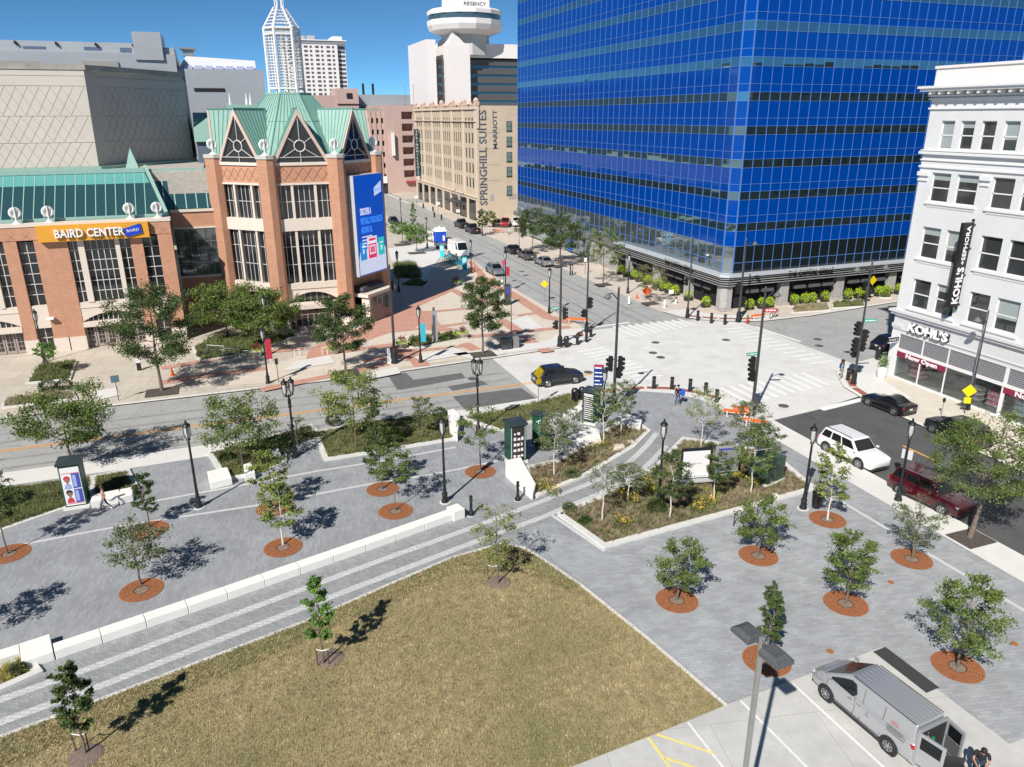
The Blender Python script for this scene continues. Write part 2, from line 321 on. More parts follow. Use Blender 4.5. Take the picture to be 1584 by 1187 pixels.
# ---- red paving of the north-west plaza
struct('cream_paving', MB().sheet([G(*p) for p in ((440, 590), (300, 600), (300, 575), (440, 560), (560, 506), (640, 470), (700, 440), (728, 400), (790, 445), (900, 505), (905, 522), (880, 536), (780, 545), (600, 572))], .006), mat('cream_pavers', (.60, .53, .44), .88, var=.07, vs=.9, brick=('g', 1.5, 1.5, .02, .8, .03, 20)))
rp = MB(); zz = .014
rp.sheet([G(*p) for p in ((470, 566), (478, 540), (560, 506), (600, 489), (645, 473), (668, 494), (640, 508), (607, 514), (560, 530))], .010)
for pts, wd in (([(250, 592), (330, 580), (410, 570)], 1.2), ([(405, 603), (480, 588), (545, 575), (600, 563)], 1.1), ([(640, 474), (699, 448), (716, 457), (780, 472)], 1.3), ([(650, 482), (672, 508), (699, 513)], 2.0), ([(662, 483), (728, 477)], .9), ([(600, 514), (700, 503), (722, 500)], .9), ([(619, 546), (724, 535)], .8), ([(633, 540), (653, 567)], 1.6), ([(713, 523), (784, 516), (882, 506)], 1.0), ([(775, 495), (806, 516)], 1.3), ([(745, 430), (793, 456), (847, 491), (885, 500)], 1.5), ([(810, 522), (848, 545)], 1.4), ([(801, 489), (838, 483)], .8), ([(718, 532), (744, 546)], 1.3), ([(738, 440), (745, 425), (728, 405)], 1.1), ([(250, 570), (380, 548), (470, 540)], 1.0), ([(520, 545), (600, 535), (636, 558)], 1.2), ([(560, 560), (640, 545)], .9)):
    rp.band([G(*p) for p in pts], wd, zz); zz += .0018
wp = MB()
for q in (((640, 553), (700, 538), (728, 548), (655, 560)), ((790, 497), (815, 488), (840, 508), (812, 512)), ((560, 580), (615, 568), (620, 578), (570, 588)), ((455, 560), (510, 550), (518, 562), (440, 575)), ((150, 605), (180, 600), (186, 612), (152, 620)), ((648, 445), (690, 385), (690, 372), (600, 385), (608, 410), (600, 425)), ((700, 548), (735, 558), (780, 548), (860, 537), (895, 532), (905, 524), (880, 520), (850, 528))):
    wp.sheet([G(*p) for p in q], .049); 
struct('white_paving', wp, conc_bright)
struct('red_paving', rp, red_p)
# ---- planting beds: soil, kerbs
soil = mat('mulch', (.23, .165, .12), .95, var=.3, vs=12, var2=.2, vs2=2, bump=.6, bs=40)
BEDS = {
 'a': [(-60, 50.5), (-10.3, 50.7), (-9.9, 47.1), (-11.1, 46.8), (-14.2, 45.1), (-60, 44.8)],
 'b': [(-9.9, 47.2), (-10.2, 50.7), (-8.3, 51.0), (-7.5, 48.0), (-8.2, 47.1)],
 'c': [G(*p) for p in ((325, 703), (350, 742), (395, 735), (440, 716), (440, 700), (500, 676), (480, 660))],
 'd': [G(*p) for p in ((488, 672), (505, 712), (705, 680), (703, 655), (690, 640), (560, 655))],
 'e': [G(*p) for p in ((712, 647), (775, 668), (895, 632), (906, 612), (880, 610), (770, 637))],
 'f': [G(*p) for p in ((822, 765), (831, 768), (906, 736), (978, 693), (1003, 668), (985, 655), (950, 660), (905, 690), (865, 715), (815, 725))],
 'g': [G(*p) for p in ((866, 797), (935, 846), (1130, 793), (1258, 757), (1205, 712), (1160, 695), (1058, 680), (1048, 690), (1018, 722), (990, 739), (929, 771))],
 'h': [G(*p) for p in ((-150, 1070), (-60, 1010), (40, 1018), (58, 1042), (0, 1068), (-100, 1104))],
 'n1': [G(*p) for p in ((42, 594), (62, 565), (118, 560), (108, 588))],
 'n2': [G(*p) for p in ((5, 632), (8, 620), (112, 606), (118, 618))],
 'n3': [G(*p) for p in ((300, 540), (330, 520), (460, 520), (400, 545), (310, 560))],
 'n4': [G(*p) for p in ((628, 535), (632, 522), (712, 512), (722, 524), (640, 540))],
 'n5': [G(*p) for p in ((612, 432), (610, 412), (640, 408), (652, 432))],
 'n6': [G(*p) for p in ((618, 443), (640, 432), (664, 438), (655, 445))],
 'e1': [G(*p) for p in ((1226, 485), (1227, 474), (1280, 470), (1284, 481))],
 'e2': [G(*p) for p in ((1288, 478), (1287, 469), (1335, 465), (1338, 475))],
 'e3': [G(*p) for p in ((1362, 462), (1362, 455), (1378, 452), (1378, 462))]}
sb = MB(); kw = MB()
for i, (k, P_) in enumerate(BEDS.items()):
    sb.sheet(P_, .05)
    kw.band([*P_, P_[0]], .36 if k in 'abcdefgh' else .2, 0, .13+.001*i)
struct('planting_bed', sb, soil)
struct('bed_edging', kw, mat('kerb_white', (.62, .61, .58), .85, var=.05, vs=2, brick=('g', 1.2, 1.2, .01, .8, .02, 0)))
# ---- covers set in the pavement
iron = mat('iron', (.10, .095, .09), .7, var=.2, vs=9)
for i, (x, y, lab) in enumerate(((1014, 530, 'round iron manhole cover nearest the middle of the intersection'), (1010, 546, 'iron manhole cover left of two in the lower intersection'), (1022, 553, 'iron manhole cover right of two in the lower intersection'), (1123, 526, 'dark manhole cover in the upper right of the intersection'), (1265, 525, 'far manhole cover in the side street east of the crosswalk'), (1267, 535, 'near manhole cover in the side street east of the crosswalk'), (1212, 628, 'pale manhole cover in the concrete beside the black asphalt'), (1268, 647, 'manhole cover in the fresh black asphalt before the white suv'), (1347, 674, 'manhole cover in the fresh black asphalt above the white suv'), (731, 586, 'manhole cover in the road behind the twin headed lamp'), (910, 576, 'manhole cover on the road in front of the dark hatchback'), (807, 420, 'manhole cover nearest the silver sedans in the far street'), (813, 426, 'dark oval manhole cover in the far street'))):
    t = thing('manhole_cover', lab, 'manhole cover', G(x, y, -.10), group='manhole covers')
    MB().lathe([(.42, -.02), (.42, .012), (.36, .016), (0.01, .016)], 18).build('lid', iron, t)
rust = mat('rusty_steel', (.33, .125, .05), .8, var=.15, vs=4, var2=.12, vs2=25, bump=.2, bs=50)
for x, y, lab in ((1378, 901, 'small round rust cover right of the middle tree grate'), (1284, 1008, 'small round rust cover beside the nose of the silver van'), (1569, 996, 'small round rust cover at the right edge of the paving')):
    t = thing('ground_cover_plate', lab, 'cover plate', G(x, y, .006), group='rusty cover plates'); MB().lathe([(.16, -.02), (.16, .014), (.13, .02), (.01, .02)], 18).build('plate', rust, t)
pit = MB()
for x, y, s in ((1502, 834, 1.0), (251, 607, 1.3), (535, 578, 1.2), (747, 549, 1.2), (623, 379, 1.5), (645, 392, 1.5), (933, 441, 1.1), (1006, 470, 1.0), (824, 392, 1.1), (866, 412, 1.1)):
    q = G(x, y); pit.sheet([(q.x-s, q.y-s*.8), (q.x+s, q.y-s*.8), (q.x+s, q.y+s*.8), (q.x-s, q.y+s*.8)], .052)
struct('tree_pit', pit, mat('pit_soil', (.09, .075, .065), .95, var=.3, vs=8, brick=('g', .2, .2, .02, .6, .2, 0)))
tr_ = MB()
for y0 in (54.6, 56.2, 59.6, 61.4): tr_.band([(-80, y0), (22, y0+.1)], .38, -.1225)
for x0 in (37.6, 39.2, 42.6, 44.2): tr_.band([(x0, 72.5), (x0, 200)], .4, -.1185)
struct('tyre_track', tr_, mat('worn_asphalt', (.27, .27, .265), .85, var=.2, vs=.8, crack=.34))
# ================================================================ BUILDINGS
def part(name, mb, m, p, **k): return mb.build(name, m, p, world=True, **k)
rng = random.Random(4)
# ---------------------------------------------------------------- blue glass tower
blue = mat('blue_glass', (.0, .047, .285), .06, 0, spec=.26); band_g = mat('mirror_glass', (.22, .37, .42), .03, .95)
alu_b = mat('blue_mullion', (.12, .27, .62), .35, .3); dark_g = mat('dark_glass', (.010, .014, .016), .04, 0, spec=.9); ledge = mat('ledge_metal', (.50, .53, .56), .5, .2)
stoneg = mat('grey_stone', (.36, .35, .34), .7, var=.15, vs=2); BX, BY, EX, NY, TOPZ = 54.2, 73.75, 95.4, 143.1, 58.0
t = thing('office_tower', 'tall blue glass office tower with pale mullions on the far corner', 'office building', (BX, BY, 0))
LC, RC = (BX, 74.72), (55.0, BY)
def pane(mb, A, B, z0, z1, j=.006):
    A = Vector((A[0], A[1], 0)); B = Vector((B[0], B[1], 0)); d = (B-A).normalized(); n = Vector((d.y, -d.x, 0))
    e = [rng.uniform(-j, j) for _ in range(3)]; e.append(e[0]-e[1]+e[2])
    P_ = [Vector((A.x, A.y, z0))+n*e[0], Vector((B.x, B.y, z0))+n*e[1], Vector((B.x, B.y, z1))+n*e[2], Vector((A.x, A.y, z1))+n*e[3]]
    mb.add(P_, [(0, 1, 2, 3)])
nW, nS = 40, 29
Wl = [(BX, NY-(NY-LC[1])*i/nW) for i in range(nW+1)]; Sl = [(RC[0]+(EX-RC[0])*i/nS, BY) for i in range(nS+1)]
line = Wl+Sl
PT = 3.555; bands_z = [9.28+i*PT for i in range(14)]   # window bands .93 high; below each: tall panel over low panel
sp = MB(); core = MB().prism([(BX+.3, NY-.3), (BX+.3, LC[1]+.2), (RC[0]+.1, BY+.3), (EX-.3, BY+.3), (EX-.3, NY-.3)], 0, TOPZ-.1)
part('core', core, DARK, t); floors = []
for fi, z in enumerate(bands_z):
    for i in range(len(line)-1):
        if fi == 0: pane(sp, line[i], line[i+1], 7.55, z)
        else: pane(sp, line[i], line[i+1], z-2.625, z-1.8); pane(sp, line[i], line[i+1], z-1.8, z)
    floors += [7.55, z, z+.93] if fi == 0 else [z-1.8, z, z+.93]
    b = MB()
    for i in range(len(line)-1): pane(b, line[i], line[i+1], z, z+.93, .007)
    part('window_band', b, band_g, t)
part('spandrel_glass', sp, blue, t)
lo = MB(); lo2 = MB()
for i in range(nW+1): pane(lo, line[i], line[i+1], 4.4, 5.6, .01); pane(lo, line[i], line[i+1], 5.6, 7.55, .01)
for i in range(nW+1, len(line)-1): pane(lo2, line[i], line[i+1], 4.4, 5.6, .004); pane(lo2, line[i], line[i+1], 5.6, 7.55, .004)
part('lobby_glass_west', lo, mat('lobby_mirror', (.30, .35, .36), .03, .85), t); part('lobby_glass_south', lo2, dark_g, t)
mu = MB()
for i, (x, y) in enumerate(line):
    wd = .05 if (x, y) in (LC, RC) else .021
    if x <= BX+.01: mu.box(x-.05-(.04 if wd > .04 else 0), x+.05, y-wd, y+wd, 4.4, TOPZ)
    else: mu.box(x-wd, x+wd, y-.05-(.04 if wd > .04 else 0), y+.05, 4.4, TOPZ)
for z in floors:
    for dz, h in ((0, .022),):
        mu.box(BX-.042, BX+.05, LC[1], NY, z+dz-h, z+dz+h).box(RC[0], EX, BY-.042, BY+.05, z+dz-h, z+dz+h)
        mu.add([(LC[0]-.03, LC[1]-.03, z+dz-h), (RC[0]-.03, RC[1]-.03, z+dz-h), (RC[0]-.03, RC[1]-.03, z+dz+h), (LC[0]-.03, LC[1]-.03, z+dz+h)], [(0, 1, 2, 3)])
mu.box(BX-.04, BX+.05, LC[1], NY, 5.57, 5.63).box(RC[0], EX, BY-.04, BY+.05, 5.57, 5.63)
part('mullions', mu, alu_b, t)
# north & east skins, roof
part('rear_walls', MB().box(EX-.28, EX, BY+.1, NY-.1, 4.4, TOPZ-.05).box(BX+.1, EX-.1, NY-.28, NY, 4.4, TOPZ-.05), blue, t)
part('roof', MB().prism([(BX, NY), (BX, LC[1]), RC, (EX, BY), (EX, NY)], TOPZ, TOPZ+.6), GREYM, t)
# ground floor: fascia with louvres, columns, awnings, glass
FX, FY = 53.0, 72.55; NF = 100.0
fa = MB()
fa.prism([(FX, NF), (FX, FY+.8), (FX+.8, FY), (EX+2, FY), (EX+2, BY+.4), (BX+.6, BY+.4), (BX+.4, NF)], 4.12, 4.38)
part('ledge', fa, ledge, t, bevel=.03)
fb = MB().prism([(FX+.35, NF), (FX+.35, FY+.95), (FX+.95, FY+.35), (EX+1.6, FY+.35), (EX+1.6, BY+.6), (BX+.6, BY+.6), (BX+.6, NF)], 2.95, 4.11)
part('fascia', fb, mat('fascia_black', (.03, .03, .032), .5), t)
lv = MB()
for k in range(4):
    z = 3.08+k*.27; lv.band([(FX+.22, NF), (FX+.22, FY+.88), (FX+.88, FY+.22), (EX+1.7, FY+.22)], .10, z, z+.07)
part('louvre', lv, mat('louvre_metal', (.42, .42, .42), .5, .3), t)
part('fascia_north', MB().prism([(FX, 142.5), (FX, NF+.05), (BX+.6, NF+.05), (BX+.6, 142.5)], 3.6, 4.36), GREYM, t)
gl = MB(); gl.box(55.6, 56, 74.5, 142, 0, 2.95).box(56.05, EX-.1, 75.0, 75.4, 0, 2.95)
part('shopfront', gl, dark_g, t)
cols = [(53.55, 73.1)]+[(53.75, y) for y in (80.6, 88.4, 96.2, 104, 112, 120, 128, 136)]+[(x, 73.3) for x in (62.0, 70.5, 79, 87.5, 94.5)]
for i, (x, y) in enumerate(cols):
    m_ = MB(); m_.box(x, x+1.25, y, y+1.25, .35, 2.94) if i else m_.prism([(x, y+.5), (x+.5, y), (x+1.3, y), (x+1.3, y+1.3), (x, y+1.3)], .35, 2.94)
    m_.box(x-.1, x+1.35, y-.1, y+1.35, 0, .34); part('column', m_, stoneg, t, bevel=.05)
awn = mat('awning_fabric', (.085, .085, .09), .4)
def awning(x, y, wd, face):
    m_ = MB(); n = 6; pr = [(0, 2.75), (.35, 2.72), (.7, 2.55), (.95, 2.25), (1.05, 1.95)]
    for a, b in zip(pr[:-1], pr[1:]):
        if face == 'S': m_.quad((x, y-a[0], a[1]), (x, y-b[0], b[1]), (x+wd, y-b[0], b[1]), (x+wd, y-a[0], a[1]))
        else: m_.quad((x-a[0], y, a[1]), (x-a[0], y+wd, a[1]), (x-b[0], y+wd, b[1]), (x-b[0], y, b[1]))
    for e in (0, wd):
        if face == 'S': m_.add([(x+e, y-a, z) for a, z in pr]+[(x+e, y, 1.95)], [tuple(range(6))])
        else: m_.add([(x-a, y+e, z) for a, z in pr]+[(x, y+e, 1.95)], [tuple(range(6))])
    part('awning', m_, awn, t, smooth=True)
for x in (57.0, 59.2, 64.0, 66.2, 68.3, 72.4, 74.5, 76.7, 81, 83.2, 85.3): awning(x, 74.2, 1.7, 'S')
for y in (76.3, 78.4, 82.6, 84.6, 86.4, 90.2, 92.3, 94.3, 98): awning(54.9, y, 1.6, 'W')
part('entrance_block', MB().box(53.4, 55.5, 101, 104.3, 0, 3.4), stoneg, t, bevel=.04); part('entrance_block', MB().box(53.2, 55.6, 106.2, 109.5, 0, 3.5), stoneg, t, bevel=.04)
part('entrance_glass', MB().box(54.0, 54.06, 110, 138, .3, 3.3).box(53.9, 53.96, 112, 113.2, .3, 3.2), mat('bright_glass', (.30, .40, .42), .05, .6), t)
part('blue_panel', MB().box(53.80, 53.88, 116.5, 118, .3, 3.2).box(53.80, 53.88, 124, 125.5, .3, 3.2), mat('panel_blue', (.02, .13, .55), .4), t)
lt = mat('sign_black', (.012, .012, .012), .4); lw_ = mat('sign_white', (.8, .8, .8), .5)
text('lettering', 'THE CAPITAL GRILLE', .95, lt, (62.2, FY+.05, 3.72), 'S', t, .06, width=6.8)
text('lettering', 'THE CAPITAL GRILLE', .95, lt, (FX+.05, 85.6, 3.72), 'W', t, .06, width=6.6)
# ---------------------------------------------------------------- white corner store
wm = mat('white_brick', (.64, .645, .65), .75, var=.03, vs=.6, brick=('w', .6, .2, .008, .93, .015)); wt = mat('white_trim', (.70, .70, .695), .6)
KX, KY = 53.8, 48.6
t = thing('department_store', 'white five storey corner store with paired sash windows and black blade sign', 'store building', (KX, KY, 0))
KW = 62.0
bay = [(47.36, 45.58), (45.02, 43.14)]; wins = []
P5 = 5.40
def rows():
    for r, (z0, z1) in enumerate(((6.5, 8.95), (10.75, 13.3), (15.33, 17.6))):
        for b in range(13):
            for a, c in bay: wins.append((c-b*P5, a-b*P5, z0, z1))
    for b in range(13):
        for k in range(3): a = 47.33-b*P5-k*1.78; wins.append((a-1.22, a, 19.44, 21.55))
rows()
wall = MB()
# wall built around the openings, row by row
def wall_with_holes(mb, X, y0, y1, z0, z1, holes, th=.45):
    zs = sorted(set([z0, z1]+[h[2] for h in holes]+[h[3] for h in holes]))
    for a, b in zip(zs[:-1], zs[1:]):
        hs = sorted([h for h in holes if h[2] <= a+1e-6 and h[3] >= b-1e-6]); y = y0
        for h in hs:
            if h[0] > y: mb.box(X, X+th, y, h[0], a, b)
            y = max(y, h[1])
        if y < y1: mb.box(X, X+th, y, y1, a, b)
wins = [h for h in wins if h[0] > KY-KW+1]
wall_with_holes(wall, KX, KY-KW, KY, 6.05, 24, wins)
part('west_wall', wall, wm, t)
part('body', MB().box(KX+.5, KX+20, KY-KW, KY, 4.2, 24.1), wm, t)
wg = mat('window_glass', (.035, .04, .042), .04, 0, spec=.9); blind = mat('blind', (.30, .34, .34), .7)
for i, h in enumerate([h for h in wins if h[1] > 12]):
    f = MB(); zc = h[2]+(h[3]-h[2])*.48; x = KX+.22
    f.box(x-.03, x+.06, h[0], h[1], zc-.04, zc+.05).box(x-.03, x+.06, h[0], h[0]+.07, h[2], h[3]).box(x-.03, x+.06, h[1]-.07, h[1], h[2], h[3]).box(x-.029, x+.061, h[0]+.07, h[1]-.07, h[3]-.07, h[3]).box(x-.10, x+.06, h[0]+.07, h[1]-.07, h[2], h[2]+.07)
    wf = part('window', f, wt, t)
    g_ = MB().box(x+.02, x+.035, h[0]+.05, h[1]-.05, h[2]+.05, h[3]-.05); o = g_.build('pane', wg, wf); o.data.transform(Matrix.Translation((-KX, -KY, 0)))
    if rng.random() < .55:
        zb = h[3]-(h[3]-h[2])*rng.choice((.25, .5, .62, .95)); b_ = MB().box(x+.0, x+.015, h[0]+.08, h[1]-.08, zb, h[3]-.08); o = b_.build('blind', blind, wf); o.data.transform(Matrix.Translation((-KX, -KY, 0)))
tr = MB()
for b in range(12):
    yb = 47.4-b*P5
    for z in (6.25, 10.55, 15.12): tr.box(KX-.13, KX, yb-4.5, yb+.15, z, z+.16)
    for z in (10.35, 14.93):
        for k in range(26): tr.box(KX-.07, KX, yb-4.4+k*.17, yb-4.4+k*.17+.09, z, z+.15)
    tr.box(KX-.16, KX-.001, yb-5.3, yb-4.45, 17.3, 17.62).box(KX-.1, KX-.001, yb-5.25, yb-4.5, 16.9, 17.05)
tr.box(KX-.16, KX-.001, KY-.95, KY+.1, 17.3, 17.62).box(KX-.1, KX-.001, KY-.9, KY+.05, 16.9, 17.05)
for z, d, h in ((17.95, .12, .14), (18.5, .10, .08), (19.0, .24, .2), (19.25, .16, .08), (22.4, .12, .14), (23.1, .18, .12), (23.35, .25, .1)): tr.box(KX-d, KX+.4, KY-KW, KY+d, z, z+h)
part('moulding', tr, wt, t)
co = MB().box(KX-.95, KX+20.5, KY-KW, KY+.75, 23.95, 24.12).box(KX-.8, KX+20.4, KY-KW, KY+.6, 23.74, 23.948)
for k in range(70):
    y = KY-.2-k*.85
    if y > KY-KW: co.box(KX-.7, KX-.05, y-.2, y, 23.5, 23.738)
part('cornice', co, wt, t); part('parapet', MB().box(KX-.05, KX+.35, KY-KW, KY, 24.124, 25.4).box(KX-.15, KX+.45, KY-KW, KY+.1, 25.404, 25.6).box(KX+.35, KX+20, KY-.4, KY-.01, 24.124, 25.4), mat('cream_trim', (.74, .70, .68), .7), t)
sb_ = MB().box(KX-.42, KX+.48, KY-KW, KY+.42, 5.85, 6.04).box(KX-.28, KX+.47, KY-KW, KY+.28, 5.62, 5.846).box(KX-.02, KX+.46, KY-KW, KY, 4.1, 5.618).box(KX-.1, KX, KY-KW, KY, 4.36, 4.46).box(KX-.12, KX, KY-.9, KY+.1, 4.5, 4.8)
part('shop_fascia', sb_, mat('fascia_grey', (.58, .58, .58), .65), t)
dia = MB()
for y in (46.9+1, 45.6, 41.9, 38.4, 34.6, 30.9):
    dia.add([(KX-.035, y, 5.5), (KX-.035, y-.22, 5.28), (KX-.035, y, 5.06), (KX-.035, y+.22, 5.28)], [(3, 2, 1, 0)])
part('ornament', dia, mat('relief_grey', (.55, .55, .54), .8), t)
pr_ = MB(); shopx = [47.75, 45.21, 42.68, 40.13, 37.7]; 
ys = [47.78-2.52*k for k in range(24)]
pr_.box(KX-.04, KX+.4, 47.85, KY, 0, 4.1)
for k, y in enumerate(ys):
    pr_.box(KX, KX+.12, y-.05-(.18 if k % 4 == 0 and k else 0), y+.05, .12, 4.1)
pr_.box(KX-.03, KX+.16, KY-KW, 47.8, 2.46, 2.72).box(KX-.05, KX+.2, KY-KW, 47.8, 0, .14).box(KX-.02, KX+.14, KY-KW, 47.8, 4.0, 4.098)
part('shop_frame', pr_, wt, t)
lat = mat('grille_pattern', (.06, .06, .065), .6, brick=('w', .15, .15, .025, 5, .05))
part('transom_grille', MB().box(KX+.06, KX+.1, KY-KW+.1, 47.8, 2.724, 3.996), lat, t)
part('shop_window', MB().box(KX+.05, KX+.07, KY-KW+.1, 47.8, .145, 2.455), mat('shop_glass', (.9, .95, .95), .02, 0, trans=1.0, spec=.5), t)
part('shop_interior', MB().box(KX+3.2, KX+3.4, KY-KW, KY-.2, 0, 4.0).box(KX+.3, KX+3.2, KY-KW, KY-.1, .02, .1), mat('shop_wall', (.33, .35, .34), .8, var=.5, vs=.8), t)
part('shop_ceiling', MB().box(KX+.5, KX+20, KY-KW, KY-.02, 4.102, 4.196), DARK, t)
part('ground_floor_north', MB().box(KX+.41, KX+20.5, KY-.5, KY-.01, 0, 4.1), wm, t)
maroon = mat('maroon', (.22, .012, .05), .6)
for y in (47.78-.05, 37.7-.1):
    part('banner', MB().box(KX-.02, KX+.045, y-5.0, y, 1.98, 2.45), maroon, t)
    text('lettering', 'Now Open', .52, lw_, (KX-.04, y-.95, 2.06), 'W', t, .01, bold=.02, width=3.2)
text('lettering_shadow', "KOHL'S", 1.0, lt, (KX-.12, 46.93, 4.47), 'W', t, .09, bold=.06, width=4.05)
text('lettering', "KOHL'S", 1.0, mat('letter_white', (.85, .85, .85), .5), (KX-.30, 46.85, 4.53), 'W', t, .07, bold=.025, width=3.9)
bl = MB().box(KX-1.3, KX-.25, 42.55, 42.85, 7.6, 14.2)
part('blade_sign', bl, lt, t, bevel=.02)
bk = MB()
for z in (7.75, 10.1, 12.2, 14.0): bk.box(KX-.3, KX, 42.62, 42.78, z-.05, z+.05)
bk.sphere((KX-.25, 42.7, 14.35), .12, 6).sphere((KX-.25, 42.7, 7.45), .12, 6); part('sign_bracket', bk, lt, t)
RS = Matrix.Rotation(rad(90), 4, 'X')
text('lettering', "KOHL'S", .92, lw_, (KX-.45, 42.53, 7.85), RS, t, .01, spin=rad(90), bold=.03, width=2.9)
text('lettering', '+SEPHORA', .55, lw_, (KX-.55, 42.53, 10.95), RS, t, .01, spin=rad(90), bold=.01, width=3.0)
ks = MB().box(KX-1.25, KX-.05, KY-.85, KY-.78, 3.25, 3.75); part('projecting_sign', ks, lt, t)
text('lettering', "KOHL'S", .3, lw_, (KX-1.12, KY-.86, 3.38), 'S', t, .005, width=.95)
part('sign_border', MB().box(KX-1.27, KX-.03, KY-.865, KY-.855, 3.23, 3.29).box(KX-1.27, KX-.03, KY-.865, KY-.855, 3.71, 3.77), lw_, t)
bb = thing('brick_building', 'brown brick building beyond the white corner store', 'building', (76, 48, 0)); part('body', MB().box(75, 160, -20, 48.4, 0, 29), mat('brown_brick', (.20, .13, .09), .85, var=.2, vs=.5), bb); q = MB()
for z in range(7):
    for x in range(27): q.box(77+x*3, 78.6+x*3, 48.4, 48.45, 3+z*3.6, 5.1+z*3.6)
part('windows', q, DARK, bb)
# displays in the shop window (each a thing)
for i, (y, col, lab) in enumerate(((46.3, (.6, .2, .3), 'stacked red and blue wares on the stand behind the first shop window'), (40.6, (.3, .3, .34), 'dark clothes on the stand behind the third shop window'), (38.9, (.75, .25, .38), 'pink clothes on white shelves behind the fourth shop window'), (36.6, (.35, .6, .72), 'pale blue goods on shelves behind the last banner window'))):
    d = thing('display_stand', lab, 'display', (KX+1.3, y, .1), group='shop window displays')
    sh = MB(); gd = MB()
    for k in range(3):
        sh.box(-.45+.05*k, .45-.05*k, -.6, .6, .25+.42*k, .29+.42*k)
        for j in range(4): a = -.5+.27*j; gd.box(-.35, .3, a, a+.2, .295+.42*k, .295+.42*k+rng.uniform(.12, .28))
    sh.box(-.05, .05, -.05, .05, 0, 1.2); sh.build('shelf', WHITE, d); gd.build('goods', mat('goods%s' % 'abcd'[i], col, .8, var=.5, vs=5), d)
# ---------------------------------------------------------------- brick convention centre
brk = mat('orange_brick', (.50, .262, .165), .85, var=.06, vs=.7, var2=.05, vs2=6, brick=('w', .4, .13, .012, .82, .08)); crm = mat('cream_stone', (.66, .58, .50), .8, var=.04, vs=1.5)
stone = mat('tan_stone', (.55, .43, .36), .8, var=.08, vs=1.2); mul = mat('pale_mullion', (.55, .52, .49), .5); copper = mat('green_copper', (.27, .43, .375), .6, .15, var=.08, vs=1.5)
copper_d = mat('green_seam', (.12, .30, .25), .6, .2); tglass = mat('tinted_glass', (.03, .085, .098), .05, .2, spec=.8); dmd = mat('brick_dark', (.30, .14, .08), .9)
YF = 83.4
t = thing('convention_centre', 'orange brick convention centre wing with tall gridded windows and green glass roof', 'convention centre', (-20, YF, 0))
wings = []
X0 = -5.79
